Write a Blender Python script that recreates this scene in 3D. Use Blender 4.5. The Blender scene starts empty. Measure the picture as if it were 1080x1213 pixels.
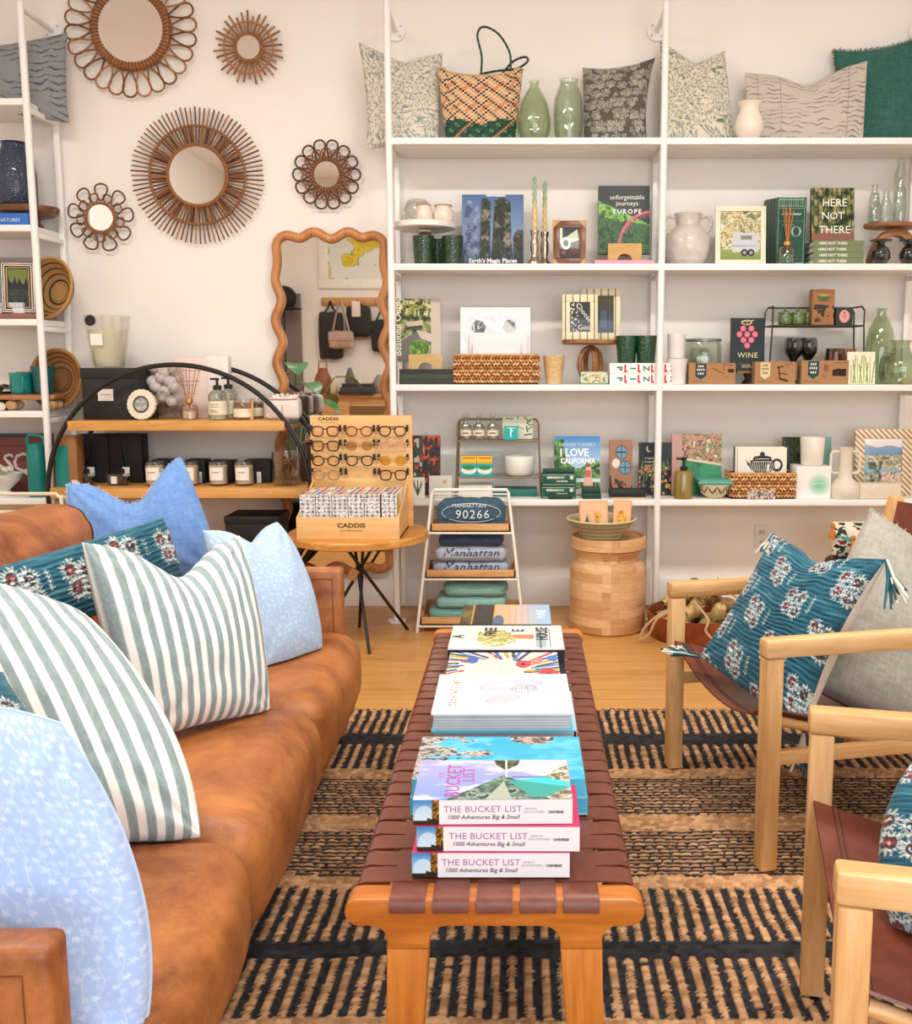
import bpy, bmesh, math, random
import numpy as np
from mathutils import Vector, Matrix, Euler
random.seed(7)
RNG = np.random.default_rng(11)
SC = bpy.context.scene
COL = SC.collection
PI = math.pi
# ---------------------------------------------------------------- the camera's measurements (metres, photograph 1080x1213)
F = 1150.0
CX = 618.0
HZ = 431.0
PITCH = math.radians(7.5)
EYE = 1.26
CY = HZ + F * math.tan(PITCH)
SP, CP = math.sin(PITCH), math.cos(PITCH)


def at(px, py, Y):
    """the world point at distance Y that a pixel of the photograph shows"""
    a, b = (px - CX) / F, (CY - py) / F
    d = Vector((a, CP + b * SP, -SP + b * CP))
    t = Y / d.y
    return Vector((d.x * t, Y, EYE + d.z * t))


def atz(px, py, z):
    a, b = (px - CX) / F, (CY - py) / F
    d = Vector((a, CP + b * SP, -SP + b * CP))
    t = (z - EYE) / d.z
    return Vector((d.x * t, d.y * t, z))


def ZZ(py, Y):
    return at(CX, py, Y).z


def KK(Y, z):
    """metres per pixel at distance Y and height z"""
    return (Y * CP + (EYE - z) * SP) / F


def XX(px, Y, z):
    return (px - CX) * KK(Y, z)


# ---------------------------------------------------------------- colour and materials
def srgb(h):
    if not isinstance(h, str):
        return tuple(h[:3])
    h = h.lstrip('#')
    out = []
    for i in (0, 2, 4):
        c = int(h[i:i + 2], 16) / 255
        out.append(c / 12.92 if c <= 0.04045 else ((c + 0.055) / 1.055) ** 2.4)
    return tuple(out)


def rgba(h):
    return (*srgb(h), 1.0)


CACHE = {}


def base_mat(name):
    m = bpy.data.materials.new(name)
    m.use_nodes = True
    nt = m.node_tree
    b = nt.nodes['Principled BSDF']
    return m, nt, b


def nd(nt, kind, **kw):
    n = nt.nodes.new(kind)
    for k, v in kw.items():
        if k in n.inputs:
            n.inputs[k].default_value = v
        else:
            setattr(n, k, v)
    return n


def coords(nt, space='Object', scale=(1, 1, 1), rot=(0, 0, 0)):
    tc = nd(nt, 'ShaderNodeTexCoord')
    mp = nd(nt, 'ShaderNodeMapping')
    mp.inputs['Scale'].default_value = scale
    mp.inputs['Rotation'].default_value = rot
    nt.links.new(tc.outputs[space], mp.inputs['Vector'])
    return mp.outputs['Vector']


def ramp(nt, fac, stops):
    r = nd(nt, 'ShaderNodeValToRGB')
    el = r.color_ramp.elements
    while len(el) < len(stops):
        el.new(0.5)
    for e, (p, c) in zip(el, stops):
        e.position = p
        e.color = rgba(c)
    nt.links.new(fac, r.inputs['Fac'])
    return r.outputs['Color']


def bump(nt, b, fac, strength=0.3, dist=0.002):
    bp = nd(nt, 'ShaderNodeBump')
    bp.inputs['Strength'].default_value = strength
    bp.inputs['Distance'].default_value = dist
    nt.links.new(fac, bp.inputs['Height'])
    nt.links.new(bp.outputs['Normal'], b.inputs['Normal'])


def P(h, rough=0.5, metal=0.0, var=0.05, scale=25.0, bmp=0.0, coat=0.0, sheen=0.0):
    """a plain surface with a little procedural unevenness"""
    key = ('P', h, rough, metal, var, scale, bmp, coat, sheen)
    if key in CACHE:
        return CACHE[key]
    m, nt, b = base_mat('surface ' + str(h))
    c = srgb(h)
    n = nd(nt, 'ShaderNodeTexNoise', Scale=scale, Detail=3.0)
    nt.links.new(coords(nt), n.inputs['Vector'])
    r = nd(nt, 'ShaderNodeValToRGB')
    r.color_ramp.elements[0].position = 0.3
    r.color_ramp.elements[1].position = 0.7
    r.color_ramp.elements[0].color = (*[x * (1 - var) for x in c], 1)
    r.color_ramp.elements[1].color = (*[min(1, x * (1 + var)) for x in c], 1)
    nt.links.new(n.outputs['Fac'], r.inputs['Fac'])
    nt.links.new(r.outputs['Color'], b.inputs['Base Color'])
    b.inputs['Roughness'].default_value = rough
    b.inputs['Metallic'].default_value = metal
    b.inputs['Coat Weight'].default_value = coat
    b.inputs['Sheen Weight'].default_value = sheen
    if bmp:
        bump(nt, b, n.outputs['Fac'], bmp)
    CACHE[key] = m
    return m


def wood(c1, c2, axis='x', freq=14.0, rough=0.45, c3=None):
    key = ('W', c1, c2, axis, freq, rough, c3)
    if key in CACHE:
        return CACHE[key]
    m, nt, b = base_mat('wood ' + c1)
    s = {'x': (0.6, 6, 6), 'y': (6, 0.6, 6), 'z': (6, 6, 0.6)}[axis]
    v = coords(nt, scale=tuple(k * freq / 6 for k in s))
    n = nd(nt, 'ShaderNodeTexNoise', Scale=1.3, Detail=6.0, Roughness=0.65, Distortion=0.6)
    nt.links.new(v, n.inputs['Vector'])
    n2 = nd(nt, 'ShaderNodeTexNoise', Scale=9.0, Detail=3.0)
    nt.links.new(v, n2.inputs['Vector'])
    mx = nd(nt, 'ShaderNodeMath', operation='MULTIPLY_ADD')
    mx.inputs[1].default_value = 0.35
    nt.links.new(n2.outputs['Fac'], mx.inputs[0])
    nt.links.new(n.outputs['Fac'], mx.inputs[2])
    stops = [(0.48, c1), (0.85, c2)] if c3 is None else [(0.45, c1), (0.66, c3), (0.88, c2)]
    nt.links.new(ramp(nt, mx.outputs[0], stops), b.inputs['Base Color'])
    b.inputs['Roughness'].default_value = rough
    bump(nt, b, n2.outputs['Fac'], 0.08, 0.001)
    CACHE[key] = m
    return m


def leather(c1, c2, scale=9.0, rough=0.5, b_s=0.15, name='leather'):
    key = ('L', c1, c2, scale, rough, b_s)
    if key in CACHE:
        return CACHE[key]
    m, nt, b = base_mat(name)
    v = coords(nt, scale=(1, 1, 1))
    n = nd(nt, 'ShaderNodeTexNoise', Scale=scale, Detail=8.0, Roughness=0.68, Distortion=0.5)
    nt.links.new(v, n.inputs['Vector'])
    col_ = ramp(nt, n.outputs['Fac'], [(0.34, c1), (0.66, c2)])
    sc_ = nd(nt, 'ShaderNodeTexNoise', Scale=scale * 5, Detail=6.0, Roughness=0.7, Distortion=2.5)
    nt.links.new(coords(nt, scale=(1, 2.2, 1), rot=(0, 0, .6)), sc_.inputs['Vector'])
    mx_ = nd(nt, 'ShaderNodeMix', data_type='RGBA', blend_type='MIX')
    fr_ = nd(nt, 'ShaderNodeMapRange')
    fr_.inputs[1].default_value, fr_.inputs[2].default_value, fr_.inputs[3].default_value, fr_.inputs[4].default_value = .54, .78, 0, .55
    nt.links.new(sc_.outputs['Fac'], fr_.inputs[0])
    nt.links.new(fr_.outputs[0], mx_.inputs[0])
    nt.links.new(col_, mx_.inputs[6])
    mx_.inputs[7].default_value = rgba(c2)
    nt.links.new(mx_.outputs[2], b.inputs['Base Color'])
    f = nd(nt, 'ShaderNodeTexNoise', Scale=220.0, Detail=3.0)
    nt.links.new(v, f.inputs['Vector'])
    b.inputs['Roughness'].default_value = rough
    bump(nt, b, f.outputs['Fac'], b_s, 0.001)
    CACHE[key] = m
    return m


def glass(h='#f4fbf6', gloss=0.02, refl=1.0):
    """thin clear or tinted glass: it lets light through and mirrors at grazing angles"""
    key = ('G', h, gloss, refl)
    if key in CACHE:
        return CACHE[key]
    m, nt, b = base_mat('glass ' + h)
    nt.nodes.remove(b)
    out = nt.nodes['Material Output']
    t = nd(nt, 'ShaderNodeBsdfTransparent', Color=(*[c ** 0.32 for c in srgb(h)], 1.0))
    g = nd(nt, 'ShaderNodeBsdfGlossy', Roughness=gloss)
    lw = nd(nt, 'ShaderNodeLayerWeight', Blend=0.25)
    ml = nd(nt, 'ShaderNodeMath', operation='MULTIPLY')
    ml.inputs[1].default_value = 0.6 * refl
    ad = nd(nt, 'ShaderNodeMath', operation='ADD')
    ad.inputs[1].default_value = 0.05
    n = nd(nt, 'ShaderNodeTexNoise', Scale=30.0, Detail=2.0)
    nt.links.new(coords(nt), n.inputs['Vector'])
    bp = nd(nt, 'ShaderNodeBump', Strength=0.12, Distance=0.002)
    nt.links.new(n.outputs['Fac'], bp.inputs['Height'])
    nt.links.new(bp.outputs['Normal'], g.inputs['Normal'])
    nt.links.new(lw.outputs['Facing'], ml.inputs[0])
    nt.links.new(ml.outputs[0], ad.inputs[0])
    mx = nd(nt, 'ShaderNodeMixShader')
    nt.links.new(ad.outputs[0], mx.inputs[0])
    nt.links.new(t.outputs[0], mx.inputs[1])
    nt.links.new(g.outputs[0], mx.inputs[2])
    nt.links.new(mx.outputs[0], out.inputs['Surface'])
    CACHE[key] = m
    return m


def VC(rough=0.8, weave=0.0, coat=0.0, wscale=900.0, sheen=0.0):
    """printed or dyed surface: its pattern is stored on the mesh as a colour attribute"""
    key = ('VC', rough, weave, coat, wscale, sheen)
    if key in CACHE:
        return CACHE[key]
    m, nt, b = base_mat('dyed or printed surface')
    a = nd(nt, 'ShaderNodeAttribute', attribute_name='Col')
    nt.links.new(a.outputs['Color'], b.inputs['Base Color'])
    b.inputs['Roughness'].default_value = rough
    b.inputs['Coat Weight'].default_value = coat
    b.inputs['Sheen Weight'].default_value = sheen
    b.inputs['Specular IOR Level'].default_value = 0.3
    if weave:
        n = nd(nt, 'ShaderNodeTexNoise', Scale=wscale, Detail=2.0)
        nt.links.new(coords(nt), n.inputs['Vector'])
        bump(nt, b, n.outputs['Fac'], weave, 0.002)
    CACHE[key] = m
    return m


def glow(h, strength):
    key = ('E', h, strength)
    if key in CACHE:
        return CACHE[key]
    m, nt, b = base_mat('lamp glow')
    b.inputs['Emission Color'].default_value = rgba(h)
    b.inputs['Emission Strength'].default_value = strength
    CACHE[key] = m
    return m


MIRROR = P('#f2f2f2', rough=0.015, metal=1.0, var=0.0)


# ---------------------------------------------------------------- mesh building
class MB:
    def __init__(self):
        self.bm = bmesh.new()
        self.mats = []

    def mi(self, m):
        if m not in self.mats:
            self.mats.append(m)
        return self.mats.index(m)

    def take(self, geom_faces, m, verts=None, M=None):
        i = self.mi(m)
        for f in geom_faces:
            f.material_index = i
            f.smooth = True
        if M is not None and verts:
            bmesh.ops.transform(self.bm, matrix=M, verts=verts)
        return self

    def box(self, x0, x1, y0, y1, z0, z1, m, bev=0.0, M=None, seg=2):
        r = bmesh.ops.create_cube(self.bm, size=1.0)
        vs = r['verts']
        for v in vs:
            v.co = Vector(((x0 + x1) / 2 + v.co.x * (x1 - x0), (y0 + y1) / 2 + v.co.y * (y1 - y0), (z0 + z1) / 2 + v.co.z * (z1 - z0)))
        fs = list({f for v in vs for f in v.link_faces})
        if bev > 0:
            es = list({e for v in vs for e in v.link_edges})
            rb = bmesh.ops.bevel(self.bm, geom=es, offset=bev, segments=seg, affect='EDGES', profile=0.5)
            vs = list({v for f in rb['faces'] for v in f.verts})
            fs = list({f for v in vs for f in v.link_faces})
            vs = list({v for f in fs for v in f.verts})
        return self.take(fs, m, vs, M)

    def poly(self, pts, m):
        vs = [self.bm.verts.new(p) for p in pts]
        f = self.bm.faces.new(vs)
        return self.take([f], m)

    def prism(self, pts, y0, y1, m, M=None, bev=0.0):
        """outline in the xz plane, given thickness from y0 to y1"""
        a = [self.bm.verts.new((p[0], y0, p[-1])) for p in pts]
        b = [self.bm.verts.new((p[0], y1, p[-1])) for p in pts]
        n = len(pts)
        fs = [self.bm.faces.new(a), self.bm.faces.new(b[::-1])]
        for i in range(n):
            fs.append(self.bm.faces.new((a[i], b[i], b[(i + 1) % n], a[(i + 1) % n])))
        bmesh.ops.recalc_face_normals(self.bm, faces=fs)
        vs = a + b
        if bev:
            es = [e for f in fs[:2] for e in f.edges]
            rb = bmesh.ops.bevel(self.bm, geom=es, offset=bev, segments=2, affect='EDGES', profile=0.5)
            vs = list({v for f in rb['faces'] for v in f.verts})
            fs = list({f for v in vs for f in v.link_faces})
            vs = list({v for f in fs for v in f.verts})
        return self.take(fs, m, vs, M)

    def lathe(self, prof, m, seg=32, M=None, cap=True, sx=1.0):
        """prof: (radius, z) from the bottom upwards (and back down inside for a hollow)"""
        rings = []
        allv = []
        for r, z in prof:
            if r < 1e-6:
                v = self.bm.verts.new((0, 0, z))
                rings.append([v])
                allv.append(v)
            else:
                ring = [self.bm.verts.new((r * sx * math.cos(2 * PI * k / seg), r * math.sin(2 * PI * k / seg), z)) for k in range(seg)]
                rings.append(ring)
                allv += ring
        fs = []
        for a, b in zip(rings, rings[1:]):
            if len(a) == 1 and len(b) == 1:
                continue
            for k in range(seg):
                k2 = (k + 1) % seg
                if len(a) == 1:
                    fs.append(self.bm.faces.new((a[0], b[k2], b[k])))
                elif len(b) == 1:
                    fs.append(self.bm.faces.new((a[k], a[k2], b[0])))
                else:
                    fs.append(self.bm.faces.new((a[k], a[k2], b[k2], b[k])))
        if cap:
            if len(rings[0]) > 1:
                fs.append(self.bm.faces.new(rings[0][::-1]))
            if len(rings[-1]) > 1:
                fs.append(self.bm.faces.new(rings[-1]))
        return self.take(fs, m, allv, M)

    def cyl(self, p0, p1, r, m, seg=16, r2=None):
        p0, p1 = Vector(p0), Vector(p1)
        d = p1 - p0
        L = d.length
        q = d.to_track_quat('Z', 'Y').to_matrix().to_4x4()
        return self.lathe([(r, 0), (r if r2 is None else r2, L)], m, seg, Matrix.Translation(p0) @ q)

    def tube(self, pts, r, m, seg=8, closed=False, flat=1.0, M=None):
        """a bent rod; r may be a number or one radius per point"""
        pts = [Vector(p) for p in pts]
        n = len(pts)
        rr = r if isinstance(r, (list, tuple)) else [r] * n
        rings, allv = [], []
        up = None
        for i, p in enumerate(pts):
            if closed:
                t = (pts[(i + 1) % n] - pts[i - 1]).normalized()
            else:
                t = (pts[min(i + 1, n - 1)] - pts[max(i - 1, 0)]).normalized()
            if up is None:
                up = t.orthogonal().normalized()
            else:
                up = (up - t * up.dot(t))
                up = up.normalized() if up.length > 1e-6 else t.orthogonal().normalized()
            s = t.cross(up)
            ring = [self.bm.verts.new(p + (up * math.cos(2 * PI * k / seg) + s * math.sin(2 * PI * k / seg) * flat) * rr[i]) for k in range(seg)]
            rings.append(ring)
            allv += ring
        fs = []
        pairs = list(zip(rings, rings[1:]))
        if closed:
            a, b = rings[-1], rings[0]
            off = min(range(seg), key=lambda o: sum((a[k].co - b[(k + o) % seg].co).length for k in range(seg)))
            pairs.append((a, [b[(k + off) % seg] for k in range(seg)]))
        for a, b in pairs:
            for k in range(seg):
                k2 = (k + 1) % seg
                fs.append(self.bm.faces.new((a[k], a[k2], b[k2], b[k])))
        if not closed:
            fs.append(self.bm.faces.new(rings[0][::-1]))
            fs.append(self.bm.faces.new(rings[-1]))
        return self.take(fs, m, allv, M)

    def ball(self, c, r, m, M=None, sub=2, squash=(1, 1, 1), jitter=0.0):
        q = bmesh.ops.create_icosphere(self.bm, subdivisions=sub, radius=1.0)
        vs = q['verts']
        for v in vs:
            k = 1 + (random.random() - 0.5) * jitter
            v.co = Vector((c[0] + v.co.x * r * squash[0] * k, c[1] + v.co.y * r * squash[1] * k, c[2] + v.co.z * r * squash[2] * k))
        fs = list({f for v in vs for f in v.link_faces})
        return self.take(fs, m, vs, M)

    def sheet(self, pts, m, th=0.0, M=None):
        """pts[i][j] grid of points; th gives it a real thickness"""
        ni, nj = len(pts), len(pts[0])
        g = [[self.bm.verts.new(p) for p in row] for row in pts]
        fs = []
        for i in range(ni - 1):
            for j in range(nj - 1):
                fs.append(self.bm.faces.new((g[i][j], g[i + 1][j], g[i + 1][j + 1], g[i][j + 1])))
        vs = [v for row in g for v in row]
        if th:
            bmesh.ops.recalc_face_normals(self.bm, faces=fs)
            ex = bmesh.ops.solidify(self.bm, geom=fs, thickness=th)
            nf = [x for x in ex['geom'] if isinstance(x, bmesh.types.BMFace)]
            fs = list(set(fs) | set(nf))
            fs = list({f for f0 in fs for v in f0.verts for f in v.link_faces})
            vs = list({v for f in fs for v in f.verts})
        return self.take(fs, m, vs, M)

    def puff(self, c, size, m, r=0.25, puff=0.15, n=14, M=None, noise=0.0, seed=0):
        """a stuffed block: rounded edges, faces bulging outwards"""
        sx, sy, sz = [s / 2 for s in size]
        grid = {}
        lin = [-1 + 2 * i / n for i in range(n + 1)]

        def vert(x, y, z):
            k = (round(x, 4), round(y, 4), round(z, 4))
            if k in grid:
                return grid[k]
            mn = min(sx, sy, sz)
            R = r * mn
            p = Vector((x * sx, y * sy, z * sz))
            q = Vector((max(-sx + R, min(sx - R, p.x)), max(-sy + R, min(sy - R, p.y)), max(-sz + R, min(sz - R, p.z))))
            d = p - q
            if d.length > 1e-9:
                p = q + d.normalized() * R
            b = puff * mn
            if abs(x) > 0.999:
                p.x += math.copysign(b * (1 - y * y) * (1 - z * z), x)
            if abs(y) > 0.999:
                p.y += math.copysign(b * (1 - x * x) * (1 - z * z), y)
            if abs(z) > 0.999:
                p.z += math.copysign(b * (1 - x * x) ** 0.7 * (1 - y * y) ** 0.7, z)
            if noise:
                w = 3.0 / max(sx, sy)
                h = math.sin(p.x * w * 2.1 + seed) * math.cos(p.y * w * 1.7 + seed * 2) + 0.5 * math.sin(p.x * w * 5.3 + p.y * w * 4.1 + seed)
                p += p.normalized() * noise * h
            v = self.bm.verts.new(p + Vector(c))
            grid[k] = v
            return v
        fs = []
        for ax in range(3):
            for sgn in (-1, 1):
                for i in range(n):
                    for j in range(n):
                        q = []
                        for a, b_ in ((lin[i], lin[j]), (lin[i + 1], lin[j]), (lin[i + 1], lin[j + 1]), (lin[i], lin[j + 1])):
                            co = [0, 0, 0]
                            co[ax] = sgn
                            co[(ax + 1) % 3] = a
                            co[(ax + 2) % 3] = b_
                            q.append(vert(*co))
                        if sgn < 0:
                            q = q[::-1]
                        fs.append(self.bm.faces.new(q))
        return self.take(fs, m, list(grid.values()), M)

    def build(self, name, parent=None, sharp=35, loc=None, rot=None):
        me = bpy.data.meshes.new(name)
        self.bm.to_mesh(me)
        self.bm.free()
        for m in self.mats:
            me.materials.append(m)
        if sharp:
            me.set_sharp_from_angle(angle=math.radians(sharp))
        return link(name, me, parent, loc, rot)


def link(name, me, parent=None, loc=None, rot=None):
    o = bpy.data.objects.new(name, me)
    COL.objects.link(o)
    if parent is not None:
        o.parent = parent
    if loc is not None:
        o.location = loc
    if rot is not None:
        o.rotation_euler = rot
    return o


def tag(o, label, cat, group=None):
    o['label'] = label
    o['category'] = cat
    if group:
        o['group'] = group
    return o


def thing(name, label, cat, loc=(0, 0, 0), rz=0.0, group=None, rx=0.0):
    o = link(name, None, None, loc, (rx, 0, rz))
    return tag(o, label, cat, group)


def struct(mb, name, parent=None):
    o = mb.build(name, parent)
    if parent is None:
        o['kind'] = 'structure'
    return o


def dup(o, parent=None):
    c = o.copy()
    COL.objects.link(c)
    if parent is not None:
        c.parent = parent
    for ch in list(o.children):
        dup(ch, c)
    return c


# ---------------------------------------------------------------- noise and pictures on meshes (colour attributes)
def hsh(i, j, s):
    v = np.sin(i * 127.1 + j * 311.7 + s * 74.7) * 43758.5453
    return v - np.floor(v)


def vn(x, y, s=0):
    i, j = np.floor(x), np.floor(y)
    fx, fy = x - i, y - j
    fx, fy = fx * fx * (3 - 2 * fx), fy * fy * (3 - 2 * fy)
    a = hsh(i, j, s) * (1 - fx) + hsh(i + 1, j, s) * fx
    b = hsh(i, j + 1, s) * (1 - fx) + hsh(i + 1, j + 1, s) * fx
    return a * (1 - fy) + b * fy


def fbm(x, y, s=0, o=4):
    r, a, t = 0, 0.5, 0
    for k in range(o):
        r = r + a * vn(x * 2 ** k, y * 2 ** k, s + k * 13)
        t += a
        a *= 0.55
    return r / t


def sst(e0, e1, x):
    t = np.clip((x - e0) / (e1 - e0), 0, 1)
    return t * t * (3 - 2 * t)


class Cv:
    """a small canvas: U runs right, V runs up, both in metres-free 0..1 (asp = width / height)"""

    def __init__(self, nx, ny, asp=1.0, bg='#ffffff'):
        u = np.linspace(0, 1, nx)
        v = np.linspace(0, 1, ny)
        self.u, self.v = np.meshgrid(u, v)
        self.asp = asp
        self.nx, self.ny = nx, ny
        self.c = np.zeros((ny, nx, 3)) + np.array(srgb(bg))

    def put(self, mask, h):
        m = mask[..., None]
        self.c = self.c * (1 - m) + np.array(srgb(h)) * m
        return self

    def grad(self, bottom, top, v0=0.0, v1=1.0, mask=None):
        t = np.clip((self.v - v0) / (v1 - v0), 0, 1)[..., None]
        g = np.array(srgb(bottom)) * (1 - t) + np.array(srgb(top)) * t
        m = ((self.v >= v0) & (self.v <= v1)).astype(float) if mask is None else mask
        m = m[..., None]
        self.c = self.c * (1 - m) + g * m
        return self

    def rect(self, u0, u1, v0, v1, h):
        return self.put(((self.u >= u0) & (self.u <= u1) & (self.v >= v0) & (self.v <= v1)).astype(float), h)

    def disc(self, u, v, r, h, ry=None):
        d = ((self.u - u) * self.asp / r) ** 2 + ((self.v - v) / (ry or r)) ** 2
        return self.put((d < 1).astype(float), h)

    def poly(self, pts, h):
        return self.put(self.inpoly(pts), h)

    def inpoly(self, pts):
        ins = np.zeros(self.u.shape, bool)
        n = len(pts)
        for i in range(n):
            x0, y0 = pts[i]
            x1, y1 = pts[(i + 1) % n]
            if y0 == y1:
                continue
            c = ((y0 > self.v) != (y1 > self.v)) & (self.u < (x1 - x0) * (self.v - y0) / (y1 - y0) + x0)
            ins ^= c
        return ins.astype(float)

    def leafy(self, mask, cols, sc=14, seed=0):
        n = fbm(self.u * sc * self.asp, self.v * sc, seed, 4)
        n = (n - 0.5) * 1.9 + 0.5
        k = np.clip(n, 0, 0.999) * len(cols)
        for i, h in enumerate(cols):
            self.put(mask * ((k >= i) & (k < i + 1)), h)
        return self

    def line(self, u0, v0, u1, v1, w, h):
        ax, ay = (self.u - u0) * self.asp, self.v - v0
        bx, by = (u1 - u0) * self.asp, v1 - v0
        t = np.clip((ax * bx + ay * by) / (bx * bx + by * by), 0, 1)
        d = np.hypot(ax - t * bx, ay - t * by)
        return self.put((d < w).astype(float), h)


def grid_mesh(name, X, Y, Z, C, m, close=False):
    """mesh from (ny, nx) arrays of positions with colours"""
    ny, nx = X.shape
    me = bpy.data.meshes.new(name)
    co = np.stack([X, Y, Z], -1).reshape(-1, 3)
    idx = np.arange(nx * ny).reshape(ny, nx)
    q = np.stack([idx[:-1, :-1], idx[:-1, 1:], idx[1:, 1:], idx[1:, :-1]], -1).reshape(-1, 4)
    me.from_pydata(co.tolist(), [], q.tolist())
    at_ = me.color_attributes.new('Col', 'FLOAT_COLOR', 'POINT')
    cc = np.ones((nx * ny, 4), np.float32)
    cc[:, :3] = np.clip(C, 0, 1).reshape(-1, 3)
    at_.data.foreach_set('color', cc.ravel())
    me.polygons.foreach_set('use_smooth', [True] * len(me.polygons))
    me.materials.append(m)
    me.update()
    return me


def pic(parent, w, h, cv, M=None, name='printed_picture', rough=0.35, coat=0.0):
    """the canvas as a printed sheet in the xz plane facing -y, x centred, z from 0"""
    X = (cv.u - 0.5) * w
    Z = cv.v * h
    me = grid_mesh(name, X, np.zeros_like(X), Z, cv.c, VC(rough, 0, coat))
    if M is not None:
        me.transform(M)
    return link(name, me, parent)


TCACHE = {}


def text_mesh(body, size, shear=0.0, align='CENTER', sx=1.0, spacing=1.0, bold=0.0):
    cu = bpy.data.curves.new('t', 'FONT')
    cu.body = body
    cu.size = size
    cu.align_x = align
    cu.shear = shear
    cu.space_character = spacing
    cu.extrude = 0.0002
    cu.offset = bold
    cu.resolution_u = 2
    ob = bpy.data.objects.new('t', cu)
    me = bpy.data.meshes.new_from_object(ob)
    bpy.data.objects.remove(ob)
    bpy.data.curves.remove(cu)
    if sx != 1.0:
        me.transform(Matrix.Diagonal((sx, 1, 1, 1)))
    return me


UP = Matrix.Rotation(PI / 2, 4, 'X')


def text(parent, body, x, z, size, h, y=-0.001, M=None, align='CENTER', shear=0.0, sx=1.0, spacing=1.0, bold=0.0, rough=0.5, name='lettering', metal=0.0):
    """lettering on the xz plane facing -y (or moved by M)"""
    me = text_mesh(body, size, shear, align, sx, spacing, bold)
    me.transform((M or Matrix.Identity(4)) @ Matrix.Translation((x, y, z)) @ UP)
    me.materials.append(P(h, rough, metal, 0.0))
    return link(name, me, parent)


T = Matrix.Translation
def RX(a): return Matrix.Rotation(a, 4, 'X')
def RY(a): return Matrix.Rotation(a, 4, 'Y')
def RZ(a): return Matrix.Rotation(a, 4, 'Z')
# ================================================================ THE SHOP ROOM
YW = 4.98            # back wall
YR = -1.8            # wall behind the camera
XL, XR, ZC = -3.4, 3.7, 3.4
wallm = P('#f5efe8', 0.75, 0, 0.012, 3.0, 0.02)
whitem = P('#f6f4f1', 0.4, 0, 0.01, 5.0)
mb = MB(); mb.box(XL - .1, XR + .1, YW, YW + .1, 0, ZC, wallm); struct(mb, 'wall_back')
mb = MB(); mb.box(XL - .1, XL, YR, YW, 0, ZC, wallm); struct(mb, 'wall_left')
mb = MB(); mb.box(XR, XR + .1, YR, YW, 0, ZC, wallm); struct(mb, 'wall_right')
# wall behind the camera, with the shop window in it
WX0, WX1, WZ0, WZ1 = -0.9, 3.3, 0.35, 2.9
mb = MB()
mb.box(XL - .1, WX0, YR - .1, YR, 0, ZC, wallm)
mb.box(WX1, XR + .1, YR - .1, YR, 0, ZC, wallm)
mb.box(WX0, WX1, YR - .1, YR, 0, WZ0, wallm)
mb.box(WX0, WX1, YR - .1, YR, WZ1, ZC, wallm)
struct(mb, 'wall_front')
mb = MB()
for x in (WX0, WX0 + 1.4, WX0 + 2.8, WX1):
    mb.box(x - .03, x + .03, YR - .08, YR - .02, WZ0, WZ1, whitem)
for z in (WZ0, WZ1):
    mb.box(WX0, WX1, YR - .08, YR - .02, z - .03, z + .03, whitem)
win = struct(mb, 'window_1')
mb = MB(); mb.box(WX0, WX1, YR - .055, YR - .05, WZ0, WZ1, glass('#fbfefe', 0.0, 0.5)); mb.build('glazing', win)
mb = MB(); mb.box(XL - .1, XR + .1, YR - .1, YW + .1, ZC, ZC + .1, P('#f6f2ec', 0.8, 0, 0.01, 3.0)); struct(mb, 'ceiling')
zb = ZZ(684, YW)
mb = MB()
mb.box(XL, XR, YW - .016, YW, 0, zb, whitem, 0.004)
struct(mb, 'baseboard_back')
mb = MB(); mb.box(XL, XL + .016, YR, YW - .02, 0, zb, whitem, 0.004); struct(mb, 'baseboard_left')
mb = MB(); mb.box(XR - .016, XR, YR, YW - .02, 0, zb, whitem, 0.004); struct(mb, 'baseboard_right')


def floor_mat():
    m, nt, b = base_mat('honey floorboards')
    br = nd(nt, 'ShaderNodeTexBrick', offset=0.37, offset_frequency=2)
    br.inputs['Scale'].default_value = 1.0
    br.inputs['Mortar Size'].default_value = 0.0011
    br.inputs['Mortar Smooth'].default_value = 0.3
    br.inputs['Brick Width'].default_value = 1.25
    br.inputs['Row Height'].default_value = 0.118
    br.inputs['Color1'].default_value = rgba('#c58a44')
    br.inputs['Color2'].default_value = rgba('#dca25a')
    br.inputs['Mortar'].default_value = rgba('#8a5526')
    nt.links.new(coords(nt), br.inputs['Vector'])
    n = nd(nt, 'ShaderNodeTexNoise', Scale=3.0, Detail=7.0, Roughness=0.65, Distortion=0.8)
    nt.links.new(coords(nt, scale=(0.8, 12, 1)), n.inputs['Vector'])
    r = ramp(nt, n.outputs['Fac'], [(0.3, '#b47836'), (0.7, '#f0bf7a')])
    mx = nd(nt, 'ShaderNodeMix', data_type='RGBA', blend_type='MIX')
    mx.inputs[0].default_value = 0.45
    nt.links.new(br.outputs['Color'], mx.inputs[6])
    nt.links.new(r, mx.inputs[7])
    nt.links.new(mx.outputs[2], b.inputs['Base Color'])
    b.inputs['Roughness'].default_value = 0.32
    bump(nt, b, br.outputs['Fac'], 0.3, -0.001)
    return m


mb = MB(); mb.box(XL - .1, XR + .1, YR - .1, YW + .1, -.05, 0, floor_mat()); struct(mb, 'floor')

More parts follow.
